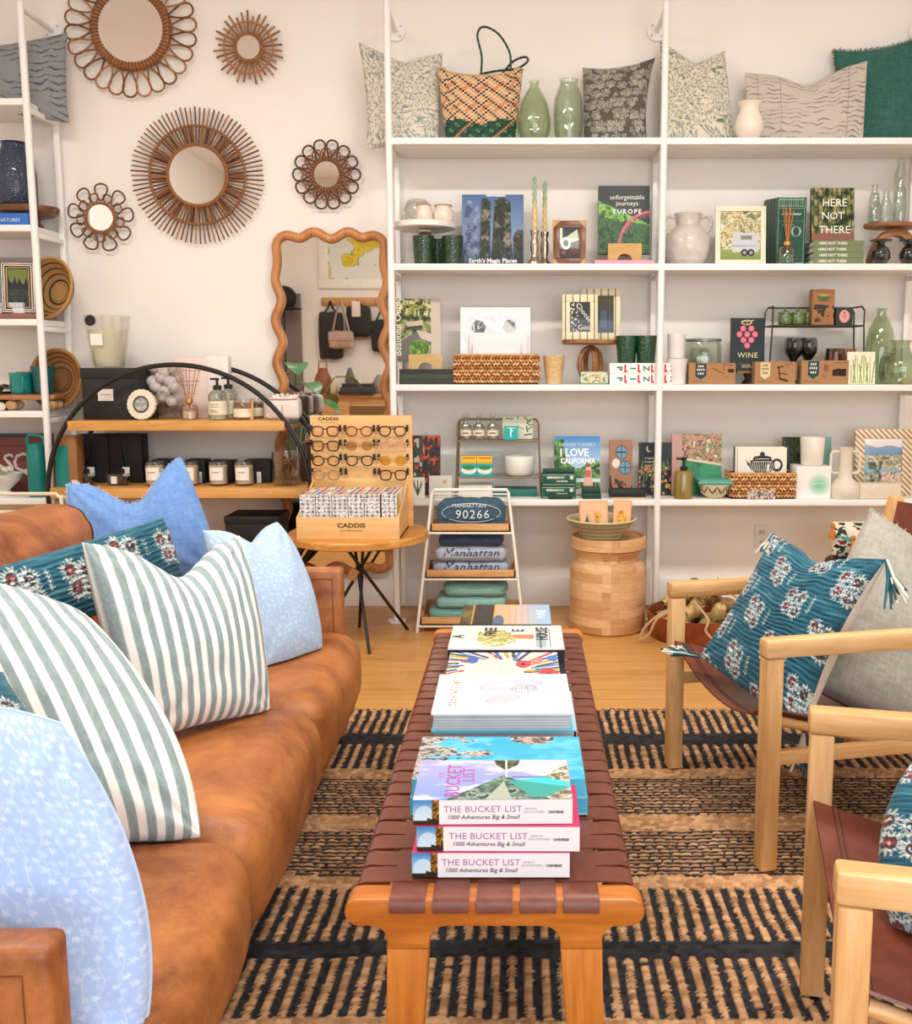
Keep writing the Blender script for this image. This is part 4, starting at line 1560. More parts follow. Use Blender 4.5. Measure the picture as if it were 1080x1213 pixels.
def shelving(name, label, xs, levels, flange_px, top=3.05, floor_feet=True):
    t = thing(name, label, 'shelving unit')
    pr = .0165
    for x in xs:
        mb = MB(); mb.cyl((x, YS, .012), (x, YS, top), pr, white_paint, 14); mb.build('post', t)
        mb = MB(); mb.cyl((x, YS, .0005), (x, YS, .012), .045, white_paint, 24); mb.build('foot_flange', t)
        mb = MB(); mb.box(x - .013, x + .013, SD - .026, SD, .012 + .005, max(levels) + .03, white_paint, .003); mb.build('rear_post', t)
        zf = ZZ(36, 4.96)
        mb = MB(); mb.cyl((x, YS, zf), (x, 4.97, zf), .0125, white_paint, 12); mb.build('wall_arm', t)
        mb = MB(); mb.cyl((x, 4.966, zf), (x, 4.978, zf), .047, white_paint, 24)
        for q in range(4):
            a = q * PI / 2 + .7
            mb.cyl((x + .033 * math.cos(a), 4.963, zf + .033 * math.sin(a)), (x + .033 * math.cos(a), 4.967, zf + .033 * math.sin(a)), .005, P('#b5b0aa', .4, .6), 8)
        mb.build('wall_flange', t)
    for z in levels:
        for a, b in zip(xs, xs[1:]):
            mb = MB(); mb.box(a + pr - .004, b - pr + .004, YS - .012, SD, z - .030, z, white_paint, .002); mb.build('shelf', t)
        for x in xs:
            mb = MB(); mb.box(x - .011, x + .011, YS, SD - .02, z - .058, z - .034, white_paint, .002); mb.build('shelf_bracket', t)
    return t


shelving('shelving_unit', 'tall white pipe-and-board shelving unit along the back wall, full of goods', (SX0, SX1, SX2), (S1, S2, S3, S4), 0)


def slot(px0, px1, py0, z, Y):
    h = ZZ(py0, Y) - z
    zm = z + h / 2
    return XX((px0 + px1) / 2, Y, zm), (px1 - px0) * KK(Y, zm), h


def stand_up(name, label, cat, px0, px1, py0, z, Y, thick=.02, tilt=.10, rz=0.0, cover='#333333', cv=None, spine=None, texts=(), group=None, pages=True, coat=0.0, part='cover', zoff=0.0):
    """a book, box or card standing on a shelf and leaning back"""
    xc, w, h = slot(px0, px1, py0, z, Y)
    h = h / math.cos(tilt)
    g = thing(name, label, cat, (xc, Y, z + thick * math.sin(tilt) + .0006 + zoff), rz, group, rx=-tilt)
    cm = P(cover, .45)
    mb = MB()
    if pages and thick > .012:
        mb.box(-w / 2, w / 2, 0, .0025, 0, h, cm)
        mb.box(-w / 2, w / 2, thick - .0025, thick, 0, h, cm)
        mb.box(-w / 2, -w / 2 + .0025, .0025, thick - .0025, 0, h, P(spine or cover, .45))
        mb.build(part, g)
        mb = MB(); mb.box(-w / 2 + .003, w / 2 - .004, .0026, thick - .0026, .003, h - .003, P('#efece4', .8)); mb.build('pages', g)
    else:
        mb.box(-w / 2, w / 2, 0, thick, 0, h, cm, min(.0008, thick * .3)); mb.build(part, g)
    if cv is not None:
        pic(g, w * .995, h * .997, cv, T((0, -.0006, h * .0015)), 'printed_front', coat=coat)
    for tx in texts:
        s, u, v, sz, col = tx[:5]
        kw = tx[5] if len(tx) > 5 else {}
        text(g, s, u * w, v * h, sz * h, col, **kw)
    return g, w, h


def lie_down(name, label, cat, px0, px1, z, Y, depth, h, cover='#444444', texts=(), group=None, rz=0.0, top=None, pages=True, bev=.001, spine_front=True, wr=0):
    """a book or box lying on a surface, its spine towards the front"""
    xc = XX((px0 + px1) / 2, Y, z)
    w = (px1 - px0) * KK(Y, z)
    g = thing(name, label, cat, (xc, Y, z + .0006), rz, group)
    cm = P(cover, .5)
    mb = MB()
    if pages:
        mb.box(-w / 2, w / 2, 0, depth, 0, .002, cm)
        mb.box(-w / 2, w / 2, 0, depth, h - .002, h, cm)
        mb.box(-w / 2, w / 2, 0, .002, .002, h - .002, cm)
        mb.build('cover', g)
        mb = MB(); mb.box(-w / 2 + .003, w / 2 - .003, .0022, depth - .004, .0021, h - .0021, P('#efece4', .8)); mb.build('pages', g)
    else:
        mb.box(-w / 2, w / 2, 0, depth, 0, h, cm, bev); mb.build('body', g)
    for tx in texts:
        s, u, v, sz, col = tx[:5]
        kw = tx[5] if len(tx) > 5 else {}
        text(g, s, u * w, v * h, sz * h, col, **kw)
    if top is not None:
        pic(g, w, depth, top, T((0, 0, h + .0004)) @ RX(-PI / 2), 'printed_top')
    return g, w


def vessel(name, label, cat, cx, Y, z, prof, m, wall=None, group=None, seg=32, sx=1.0, part='body', rz=0.0, base=None):
    """turned vessel; prof = [(half width in px, py)] from the foot up to the rim"""
    zmid = z + .08
    k = KK(Y, zmid)
    pb = prof[0][1] if base is None else base
    xc = XX(cx, Y, zmid)
    g = thing(name, label, cat, (xc, Y, z + .0006), rz, group)
    pts = [(hw * k, (pb - py) * k) for hw, py in prof]
    out = [(max(pts[0][0] * .94, .001), pts[0][1])] + [(pts[0][0], pts[0][1] + .0012)] + pts[1:]
    if wall:
        w = wall
        inn = [(max(r - w, .0008), max(zz_, .004)) for r, zz_ in reversed(pts)]
        out = out + inn + [(0, .004)]
    mb = MB(); mb.lathe(out, m, seg, None, True, sx); mb.build(part, g, 50)
    return g, k, xc


def hobnail(h, rough=.15):
    key = ('H', h)
    if key in CACHE:
        return CACHE[key]
    m, nt, b = base_mat('textured glass ' + h)
    b.inputs['Base Color'].default_value = rgba(h)
    b.inputs['Roughness'].default_value = rough
    b.inputs['Coat Weight'].default_value = .4
    v = nd(nt, 'ShaderNodeTexVoronoi', Scale=110.0)
    nt.links.new(coords(nt), v.inputs['Vector'])
    bump(nt, b, v.outputs['Distance'], .9, -.004)
    CACHE[key] = m
    return m


def weavemat(c1, c2, sx=60, sz=70):
    key = ('WV', c1, c2, sx, sz)
    if key in CACHE:
        return CACHE[key]
    m, nt, b = base_mat('woven fibre ' + c1)
    w1 = nd(nt, 'ShaderNodeTexWave', Scale=1.0, Distortion=1.2)
    w1.bands_direction = 'Z'
    nt.links.new(coords(nt, scale=(sz * .16, sz * .16, sz * .35)), w1.inputs['Vector'])
    w2 = nd(nt, 'ShaderNodeTexWave', Scale=1.0, Distortion=1.5)
    w2.bands_direction = 'DIAGONAL'
    nt.links.new(coords(nt, scale=(sx * .5, sx * .5, sx * .3)), w2.inputs['Vector'])
    ml = nd(nt, 'ShaderNodeMath', operation='MULTIPLY')
    nt.links.new(w1.outputs['Fac'], ml.inputs[0]); nt.links.new(w2.outputs['Fac'], ml.inputs[1])
    nt.links.new(ramp(nt, ml.outputs[0], [(.05, c1), (.55, c2)]), b.inputs['Base Color'])
    b.inputs['Roughness'].default_value = .8
    bump(nt, b, ml.outputs[0], .8, .004)
    CACHE[key] = m
    return m


def basket(name, label, px0, px1, py0, z, Y, depth, c1='#4a2a12', c2='#7a4a22', group=None):
    """rectangular woven basket: braided rows round an open box"""
    xc, w, h = slot(px0, px1, py0, z, Y)
    g = thing(name, label, 'basket', (xc, Y, z + .0006), 0, group)
    m = weavemat(c1, c2)
    th = .008
    mb = MB()
    mb.box(-w / 2, w / 2, 0, depth, 0, .006, m)
    for x0, x1, y0, y1 in ((-w / 2, w / 2, 0, th), (-w / 2, w / 2, depth - th, depth), (-w / 2, -w / 2 + th, 0, depth), (w / 2 - th, w / 2, 0, depth)):
        mb.box(x0, x1, y0, y1, 0, h, m, .003)
    mb.build('basketry', g)
    rows = max(4, int(h / .0165))
    br = MB()
    ms = [P('#cf965c', .8, 0, .2, 60), P('#a86c38', .8, 0, .2, 60), P('#e8be88', .8, 0, .2, 60)]
    nx = int(w / .0155)
    hr_ = (h - .008) / rows
    for r in range(rows):
        z0 = .0065 + hr_ * r
        z1 = z0 + hr_
        sg = 1 if r % 2 else -1
        for q in range(nx):
            x = -w / 2 + (q + .5) * w / nx
            br.tube([(x - sg * .0085, -.001, z0), (x - sg * .003, -.0065, z0 * .65 + z1 * .35), (x + sg * .003, -.0065, z0 * .35 + z1 * .65), (x + sg * .0085, -.001, z1)], [.0026, .0056, .0056, .0026], ms[(q * 2 + r + (q * q) % 3) % 3], 6)
        for sx in (-1, 1):
            for q in range(int(depth / .0125)):
                y = (q + .5) * .0125
                br.tube([(sx * (w / 2 - .002), y - sg * .006, z0), (sx * (w / 2 + .004), y, (z0 + z1) / 2), (sx * (w / 2 - .002), y + sg * .006, z1)], [.003, .0045, .003], ms[(q + r) % 3], 5)
    br.tube([(-w / 2, .002, h), (w / 2, .002, h), (w / 2, depth - .002, h), (-w / 2, depth - .002, h)], .006, ms[0], 6, True)
    br.build('braid', g)
    return g, xc, w, h


def tumbler(label, cx, hw_top, hw_bot, py0, py1, z, Y, m, group, name='tumbler', cat='tumbler', wall=.003):
    return vessel(name, label, cat, cx, Y, z, [(hw_bot, py1), (hw_bot * .6 + hw_top * .4, py1 - (py1 - py0) * .4), (hw_top, py0)], m, wall, group, 28)


SHB = 163.5
# ---------------------------------------------------------------- top shelf
pillow('floral_pillow', 'cream pillow with sage vines sticking out past the left post of the top shelf', 'pillow', [at(424, 49, 4.80), at(524, 62, 4.87), at(519, 163.5, 4.80), at(434, 178, 4.77)], .052, pat_vines('#e2d8c8', '#75837d', .05, '#8a9890'), 'pillows on the top shelf',
       bows=(.10, .0, .0, .05), chop=.06, n=120, seed=21, back=pat_plain('#d6cbb8', '#e0d6c4'))
pillow('floral_pillow', 'charcoal pillow with pale blooms beside the green vases on the top shelf', 'pillow', [at(690, 80, 4.89), at(776, 68, 4.89), at(766, 164.5, 4.78), at(692, 164.5, 4.78)], .055, pat_blooms('#5d574f', '#c2bbae', .052), 'pillows on the top shelf',
       bows=(.08, .06, -.02, .0), n=120, seed=22, back=pat_plain('#d8cdbc', '#e4dac9'))
pillow('floral_pillow', 'cream pillow with dark green vines right of the middle post, top shelf', 'pillow', [at(781, 46, 4.895), at(858, 60, 4.90), at(869, 164.5, 4.80), at(784, 164.5, 4.80)], .05, pat_vines('#e4d8c2', '#55665d', .047, '#6f8a83', .06), 'pillows on the top shelf',
       bows=(.14, .0, -.02, .0), chop=.06, n=120, seed=23)
pillow('linen_pillow', 'dark green linen pillow with a frayed edge at the right end of the top shelf', 'pillow', [at(987, 60, 4.915), at(1112, 34, 4.915), at(1120, 164.5, 4.90), at(1000, 164.5, 4.90)], .036, pat_plain('#2c5a50', '#3c6e62'), 'pillows on the top shelf',
       bows=(.08, .0, -.02, .02), fringe=('#2b5449', ('top', 'left'), .01), seed=24, n=110)
pillow('lumbar_pillow', 'pale greige lumbar pillow with wavy dashes in front of the dark green pillow', 'pillow', [at(882, 86, 4.85), at(1027, 72, 4.83), at(1022, 164.5, 4.79), at(886, 164.5, 4.79)], .036, pat_dashes('#c9bdb2', '#7b6f68', .07, .022), 'pillows on the top shelf',
       bows=(.08, .0, -.02, .0), chop=.18, chopw=.2, n=130, seed=25)

def make_tote():
    Y = 4.78
    xc, w, h = slot(520, 618, 86, S1, Y)
    g = thing('woven_tote', 'woven tote bag in peach, black and green checks with looped handles on the top shelf', 'bag', (xc, Y, S1 + .0006))
    n, mth = 72, 34
    cols = {}
    mb = MB()
    pal = [P('#e0b890', .7), P('#1f2b27', .7), P('#d9814e', .7), P('#caa37a', .7), P('#e9cba6', .7)]
    grn = [P('#1f4a37', .7), P('#33604a', .7), P('#16382b', .7), P('#d9814e', .7), P('#5f8a6c', .7)]
    g_ = []
    dn_ = [2 * PI * q / 2000 for q in range(2001)]
    pp_ = [(math.copysign(abs(math.cos(a)) ** .62, math.cos(a)) * w / 2, math.copysign(abs(math.sin(a)) ** .62, math.sin(a)) * .055) for a in dn_]
    ln_ = [0.0]
    for q in range(2000):
        ln_.append(ln_[-1] + math.hypot(pp_[q + 1][0] - pp_[q][0], pp_[q + 1][1] - pp_[q][1]))
    ANG = [dn_[min(range(2001), key=lambda q: abs(ln_[q] - ln_[-1] * i / n))] for i in range(n)]
    for j in range(mth + 1):
        v = j / mth
        row = []
        for i in range(n):
            a = ANG[i]
            ww = w * (.80 + .22 * v ** .8) / 2
            dd = .075 * (1 - .45 * v)
            e = .62
            x = math.copysign(abs(math.cos(a)) ** e, math.cos(a)) * ww
            y = math.copysign(abs(math.sin(a)) ** e, math.sin(a)) * dd
            z = v * h - (.025 * v * (math.cos(a * 2) < 0) * (abs(math.sin(a)) ** 2)) + .012 * v * abs(math.cos(a))
            bmp_ = .0018 * (((i + j) % 2) * 2 - 1)
            nn = Vector((x / ww ** 2, y / dd ** 2, 0)).normalized()
            row.append(mb.bm.verts.new((x + nn.x * bmp_, y + nn.y * bmp_, z)))
        g_.append(row)
    for j in range(mth):
        for i in range(n):
            f = mb.bm.faces.new((g_[j][i], g_[j][(i + 1) % n], g_[j + 1][(i + 1) % n], g_[j + 1][i]))
            low = j < 11 - (abs((i % 18) - 9) // 3)
            d1, d2 = (i + j) % 6, (i - j) % 6
            if low:
                m = grn[0] if d1 in (0, 1) else grn[1] if d2 == 0 else grn[2] if d2 in (2, 3) else grn[4] if d1 == 3 else grn[0]
                if (i - j) % 18 == 5:
                    m = grn[3]
            else:
                m = pal[1] if d1 == 0 else pal[1] if (d2 == 0 and (i // 6 + j // 3) % 2) else pal[2] if (d2 in (3,) and (j // 5) % 2) else pal[3] if d1 in (2, 4) else pal[4] if d1 == 3 else pal[0]
            f.material_index = mb.mi(m)
            f.smooth = False
    f = mb.bm.faces.new([g_[0][i] for i in range(n)][::-1]); f.material_index = mb.mi(grn[0])
    mb.build('bag_body', g, 0)
    # rim braid and the two handles
    mb = MB(); mb.tube([v for v in [(math.copysign(abs(math.cos(a)) ** .62, math.cos(a)) * w * 1.02 / 2, math.copysign(abs(math.sin(a)) ** .62, math.sin(a)) * .0415, h - .025 * (math.cos(a * 2) < 0) * abs(math.sin(a)) ** 2 + .012 * abs(math.cos(a))) for a in [2 * PI * q / 60 for q in range(60)]]], .0045, pal[3], 6, True); mb.build('rim', g)
    k = KK(Y, S1 + h)
    def hp(px, py, y): return ((px - 569) * k, y, (86 - py) * k + h)
    dk = [P('#1c3a30', .75), P('#4a5a50', .75)]
    A_ = smooth([hp(570, 92, -.035), hp(571, 70, -.03), hp(566, 46, -.02), hp(573, 36, -.015), hp(590, 43, -.01), hp(603, 62, -.01), hp(605, 78, -.015), hp(603, 95, -.02)], 6)
    B_ = smooth([hp(568, 86, .03), hp(590, 82, .03), hp(612, 80, .025), hp(625, 72, .02), hp(622, 67, .02), hp(608, 72, .02), hp(596, 84, .025), hp(585, 96, .03)], 6)
    for pts in (A_, B_):
        mb = MB()
        mb.tube(pts, .0052, dk[0], 7)
        for q in range(0, len(pts) - 1):
            mb.tube([pts[q] + Vector((0, -.002, .002)), pts[q + 1] + Vector((0, -.003, -.001))], .0042, dk[q % 2], 5)
        mb.build('handle', g)


make_tote()
gr1, gr2 = glass('#d3e4c4', .05, .7), glass('#d0ddc8', .06, .7)
vessel('glass_vase', 'pear-shaped light green glass vase next to the woven tote on the top shelf', 'vase', 632.5, 4.76, S1, [(15, 163.5), (19.5, 150), (20, 138), (16.5, 120), (10, 107), (6, 101), (5.2, 97), (6.6, 94)], gr1, .004, 'green glass vases on the top shelf')
vessel('glass_vase', 'tall rounded light green glass vase beside the charcoal pillow', 'vase', 673, 4.76, S1, [(14.5, 163.5), (17, 152), (18, 135), (17, 115), (13, 103), (10, 97), (11, 92)], gr2, .004, 'green glass vases on the top shelf')
vessel('ceramic_vase', 'small cream ceramic vase in front of the pale lumbar pillow', 'vase', 887, 4.695, S1, [(11.5, 163.5), (16, 155), (17, 147), (14.5, 138), (11, 131), (12, 126), (15.5, 121.5)], P('#f0e3d4', .35, 0, .02), .005)

# ---------------------------------------------------------------- second shelf, left bay
# marble cake stand with its cups
Yk = 4.80
g, k, xc = vessel('cake_stand', 'white marble cake stand on a brown foot at the left end of the second shelf', 'cake stand', 503.5, Yk, S2, [(9.5, 312.5), (9.5, 309), (7, 303), (6, 285), (7, 276), (8, 274.2)], wood('#6d4024', '#9a6238', 'z', 20, .4), None, 'x', part='foot')
del g['group']
zt_ = (312.5 - 262.5) * k
mb = MB(); mb.lathe([(.012, zt_ - .046), (.03, zt_ - .042), (.03, zt_ - .034), (.13, zt_ - .032), (36.5 * k, zt_ - .026), (36.5 * k, zt_ - .003), (36 * k, zt_), (0, zt_)], P('#ece7df', .3, 0, .04, 8), 48); mb.build('plate', g)
zc = S2 + .0006 + zt_
clear = glass('#f2f6f2', .02, 1.3)
vessel('glass_bowl', 'round clear glass bowl at the left on the marble cake stand', 'bowl', 494.5, 4.86, zc, [(9, 262), (15, 256), (18, 247), (15, 238), (10, 233)], clear, .003)
cup = P('#ead9c9', .35, 0, .10, 40)
for cx, hw, lab, Yc in ((502, 10, 'small cream speckled ceramic cup, the left one on the marble cake stand', 4.775), (525, 12.5, 'small cream ceramic cup with a tan rim, the right one on the marble cake stand', 4.80)):
    g, k, _ = vessel('ceramic_cup', lab, 'cup', cx, Yc, zc, [(hw * .8, 262), (hw, 257), (hw, 250), (hw * .75, 245), (hw * .82, 242)], cup, .004, 'cups on the cake stand')
    mb = MB(); mb.tube([(hw * .8 * k * math.cos(a * PI / 12), hw * .8 * k * math.sin(a * PI / 12), 20 * k) for a in range(24)], .0035, P('#b98d58', .4), 6, True); mb.build('glazed_rim', g)
hb = hobnail('#123a20')
for cx, Yc, lab in ((501.5, 4.715, 'dark green textured glass tumbler under the left of the marble cake stand'), (518, 4.89, 'dark green textured glass tumbler half hidden between its two neighbours under the cake stand'), (536, 4.715, 'dark green textured glass tumbler under the right of the marble cake stand')):
    tumbler(lab, cx, 13, 11, 279.5, 312.5, S2, Yc, hb, 'green tumblers under the cake stand')

# large travel book with rock pillars
cv = Cv(150, 160, .94, '#5c7ba8'); cv.grad('#7f9cc4', '#4a6a9c', .3, 1).grad('#33405a', '#6c86b0', 0, .35)
pill = [((.02, 0), (.04, .75), (.10, .93), (.16, .90), (.2, .5), (.22, 0)), ((.18, .2), (.19, .8), (.26, .86), (.31, .5), (.3, .1))]
for p in pill:
    m = cv.inpoly(p); cv.leafy(m, ['#45577a', '#6f80a0', '#8fa0bc'], 10, 2)
for p in (((.28, .1), (.31, .93), (.38, .96), (.47, .9), (.46, .5), (.45, .05)), ((.46, 0), (.5, .5), (.53, .92), (.66, .97), (.79, .90), (.80, .5), (.82, 0)), ((.85, 0), (.83, .4), (.9, .52), (1, .5), (1, 0))):
    m = cv.inpoly(p); cv.leafy(m, ['#1d231f', '#34423a', '#5a5a50', '#8d8273'], 13, 5)
    cv.leafy(m * (fbm(cv.u * 8, cv.v * 14, 9, 3) > .52), ['#16201a', '#2c3a2c'], 20, 3)
cv.put(sst(.3, 0, cv.v) * .75, '#1d2638')
cv.put(((np.abs(cv.u - .55) < .16) & (cv.v > .955 + .03 * fbm(cv.u * 14, cv.v * 3, 3, 2))).astype(float) * .8, '#e9edf2')
stand_up('picture_book', 'large book with misty rock pillars on a blue cover, facing out on the second shelf', 'book', 547, 620, 230, S2, 4.80, .035, .10, cover='#2b3850', cv=cv, coat=.5, texts=[("Earth's Magic Places", .0, .045, .085, '#f2f2f2', {'bold': .0008})])

# silver candlesticks with twisted candles
silver = P('#b9ae9d', .22, 1.0, .12, 60, .3)
for cx, Yc, top, lab in ((633, 4.72, 209, 'left and taller of the two silver candlesticks with a twisted green and yellow candle'), (645, 4.80, 213, 'right one of the two silver candlesticks, its twisted candle a little lower')):
    g, k, xc = vessel('candlestick', lab, 'candlestick', cx, Yc, S2, [(8, 312.5), (8, 309), (4.5, 305), (3.4, 300), (5, 294), (5, 286), (3.4, 281), (4.6, 277), (5.2, 272.5)], silver, None, 'twisted candles', part='holder')
    n, seg = 60, 14
    h0, h1 = (312.5 - 273) * k, (312.5 - top) * k
    rows = []
    for i in range(n + 1):
        f = i / n
        r = (2.9 - .9 * f) * k * (1 if f < .93 else max(.08, (1 - f) / .07))
        rows.append([(r * (1 + .22 * math.cos(2 * (a - f * 24))) * math.cos(a), r * (1 + .22 * math.cos(2 * (a - f * 24))) * math.sin(a), h0 + (h1 - h0) * f) for a in [2 * PI * q / seg for q in range(seg + 1)]])
    A = np.array(rows)
    C_ = Cv(seg + 1, n + 1, 1, '#dcc78a')
    C_.put(sst(.35, .62, C_.v), '#a3b896').put(sst(.75, 1, C_.v), '#84a594')
    link('candle', grid_mesh('candle', A[..., 0], A[..., 1], A[..., 2], C_.c, VC(.5)), g)

# inlaid wooden frame
def photo_frame(label, px0, px1, py0, z, Y, bw, fm, cv, tilt=.1, group=None, corner=None, extra=None, rz=0.0, name='framed_picture', thick=.014, zoff=0.0):
    xc, w, h = slot(px0, px1, py0, z, Y)
    g = thing(name, label, 'picture frame', (xc, Y, z + .0006 + thick * math.sin(tilt) + zoff), rz, group, rx=-tilt)
    mb = MB()
    b = bw * KK(Y, z)
    for i, (x0, x1, z0, z1) in enumerate(((-w / 2, w / 2, h - b, h), (-w / 2, w / 2, 0, b), (-w / 2, -w / 2 + b, b, h - b), (w / 2 - b, w / 2, b, h - b))):
        mb.box(x0, x1, 0, thick, z0, z1, fm, .0015)
    mb.build('frame', g)
    if corner:
        mb = MB()
        for sx in (-1, 1):
            for sz in (0, 1):
                mb.prism([(sx * w / 2, 0, h * sz), (sx * (w / 2 - b * 1.1), 0, h * sz), (sx * w / 2, 0, h * sz + b * 1.1 * (1 - 2 * sz))], -.0006, .001, corner)
        mb.tube([(-w / 2, 0, 0), (w / 2, 0, 0), (w / 2, 0, h), (-w / 2, 0, h)], .0025, corner, 6, True)
        mb.build('corner_inlay', g)
    mb = MB(); mb.box(-w / 2 + b * .7, w / 2 - b * .7, .006, .0135, b * .7, h - b * .7, P('#6a5138', .7)); mb.build('backing', g)
    pic(g, w - 2 * b + .001, h - 2 * b + .001, cv, T((0, .0055, b - .0005)), 'photograph', rough=.15, coat=.5)
    return g, w, h


cv = Cv(60, 70, .8, '#2e3a3c'); cv.poly([(0, .55), (.9, .95), (1, .6), (.2, .45)], '#c8d6c0').rect(0, .15, .5, 1, '#dfe8d8').disc(.32, .5, .2, '#e6e6e0').disc(.32, .5, .11, '#27302f').rect(.05, 1, 0, .28, '#2a2224').disc(.75, .25, .2, '#5a2326', .09).disc(.2, .2, .08, '#8a3a30')
photo_frame('small dark wooden picture frame with light inlaid corners and an old car photo', 655, 694, 261, S2, 4.74, 8, wood('#4f2a16', '#8a5028', 'z', 16, .3), cv, corner=P('#c99a58', .4))

# Europe book on its little wooden easel, over a pink book
pg, pw = lie_down('paperback', 'thin pink book lying under the wooden easel on the second shelf', 'book', 704, 774, S2, 4.70, .20, .021, '#e79ab0', [])
cv = Cv(110, 120, .95, '#1b2a24')
cv.leafy((cv.v < .78 - .35 * cv.u).astype(float), ['#3f7a2b', '#6aa83a', '#8cc24a', '#2b5a24'], 12, 4)
cv.leafy((cv.v < .5 - .15 * cv.u + .1 * fbm(cv.u * 7, cv.v * 7, 3)).astype(float), ['#1f4a24', '#2f6a30', '#183820'], 16, 7)
arch = np.hypot((cv.u - 1.06) / .66, (cv.v - .1) / .52)
cv.put((np.abs(arch - 1) < .035).astype(float), '#d6607e')
cv.put(((arch < 1) & (arch > .86) & ((cv.u * 22) % 1 < .3) & (cv.v > .3)).astype(float), '#d6607e')
zb_ = S2 + .0218
eu, ew, eh = stand_up('picture_book', 'dark green travel book with a pink bridge on its cover, propped on a wooden easel', 'book', 709, 770, 228, zb_, 4.80, .022, .14, cover='#18241f', cv=cv, zoff=.0355,
                      texts=[('unforgettable', .06, .80, .095, '#e8efe6'), ('journeys', .06, .71, .095, '#e8efe6'), ('EUROPE', .06, .59, .095, '#ffffff', {'spacing': 1.3, 'bold': .0004})])


def easel(label, px0, px1, py0, z, Y, m, group='wooden book easels'):
    xc, w, h = slot(px0, px1, py0, z, Y)
    g = thing('book_easel', label, 'book stand', (xc, Y, z + .0006), 0, group)
    n = 12
    r = w * .22
    pts = [(-w / 2, 0, 0), (-w / 2, 0, h), (w / 2, 0, h), (w / 2, 0, 0), (r, 0, 0)] + [(r * math.cos(PI * q / n), 0, r * .9 * math.sin(PI * q / n)) for q in range(1, n)] + [(-r, 0, 0)]
    mb = MB(); mb.prism(pts, 0, .012, m); mb.build('front_plate', g)
    mb = MB(); mb.box(-w / 2, w / 2, .0125, .10, .0315, .0345, m, .0008); mb.build('ledge', g)
    return g


easel('pale wooden book easel with a rounded cut-out on the pink book', 720, 760, 288.5, zb_, 4.73, wood('#b5843f', '#dcb26c', 'x', 12, .5))

# ---------------------------------------------------------------- second shelf, right bay
g, k, xc = vessel('glazed_jug', 'pale grey glazed jug with two twisted handles at the left of the right bay', 'jug', 814, 4.79, S2, [(18, 312.5), (24, 303), (27, 291), (26, 279), (19, 269), (14, 265), (14.5, 258), (17, 252)], P('#cfc6bd', .25, 0, .10, 25, .1, .5), .005)
for s in (-1, 1):
    pts = smooth([(s * 15 * k, 0, 56 * k), (s * 24 * k, 0, 57.5 * k), (s * 27.5 * k, 0, 50 * k), (s * 25 * k, 0, 42 * k), (s * 21 * k, 0, 37 * k)], 8)
    mb = MB(); mb.tube(pts, [.0085 + .0018 * math.sin(q * 1.4) for q in range(len(pts))], P('#cfc6bd', .25, 0, .10, 25, .1, .5), 8); mb.build('handle', g)

cv = Cv(100, 110, .85, '#e9e4d4'); cv.leafy(np.ones((110, 100)) * 1.0, ['#7a8055', '#b5b48a', '#e4dcc2', '#98915e', '#d9c69a'], 10, 3)
cv.grad('#7a8a44', '#94a05a', 0, .22)
cv.put((fbm(cv.u * 9, cv.v * 3, 6, 3) > .62) * (cv.v > .35) * 1.0, '#5a5236')
cv.poly([(.30, .16), (.30, .52), (.36, .56), (.9, .55), (.93, .5), (.93, .16)], '#c9cbd2').poly([(.3, .30), (.93, .30), (.93, .28), (.3, .27)], '#9a9ca6')
cv.rect(.5, .78, .42, .50, '#7d8478').disc(.60, .15, .075, '#2a2a2c').disc(.76, .15, .075, '#2a2a2c').disc(.60, .15, .035, '#a5a5a8').disc(.76, .15, .035, '#a5a5a8')
photo_frame('cream picture frame with a photo of a white horse trailer among trees', 848, 908, 243, S2, 4.72, 6, P('#ece0c8', .45), cv, corner=None)
# green reed diffuser boxes and the bottle in front of them
for i in range(4):
    x0 = 919 - i * 4.2
    Yb = 4.735 + .053 * i
    cv = None
    tx = []
    if i == 0:
        cv = Cv(70, 150, .45, '#1d4a38')
        for a in (.06, .94):
            cv.rect(a - .012, a + .012, .03, .97, '#8fae9a')
        for b in (.03, .97, .84, .87):
            cv.rect(.05, .95, b - .004, b + .004, '#8fae9a')
        cv.put((((cv.u * 13) % 1 < .5) & ((cv.v > .86) | (np.abs(cv.v - .655) < .006)) & (cv.u > .08) & (cv.u < .92)).astype(float) * .5, '#8fae9a')
        cv.disc(.68, .5, .075, '#a9bfae').disc(.68, .5, .05, '#1d4a38', .07)
        cv.put((((cv.u * 17) % 1 < .6) & (np.abs(cv.v - .755) < .012) & (np.abs(cv.u - .5) < .34)).astype(float) * .8, '#cfdccf')
        cv.put((((cv.u * 21) % 1 < .6) & ((np.abs(cv.v - .60) < .008) | (np.abs(cv.v - .57) < .006)) & (np.abs(cv.u - .4) < .22)).astype(float) * .6, '#a9bfae')
    stand_up('diffuser_box', ('dark green diffuser box with pale dotted border, the front one of the row' if i == 0 else f'dark green diffuser box, {("second", "third", "rearmost")[i - 1]} in the row behind the reed bottle'), 'box', x0, x0 + 35 - i * .5, 234 + i * .8, S2, Yb, .051, 0, cover='#1c4435', cv=cv, texts=tx, group='green diffuser boxes', pages=False, part='carton')
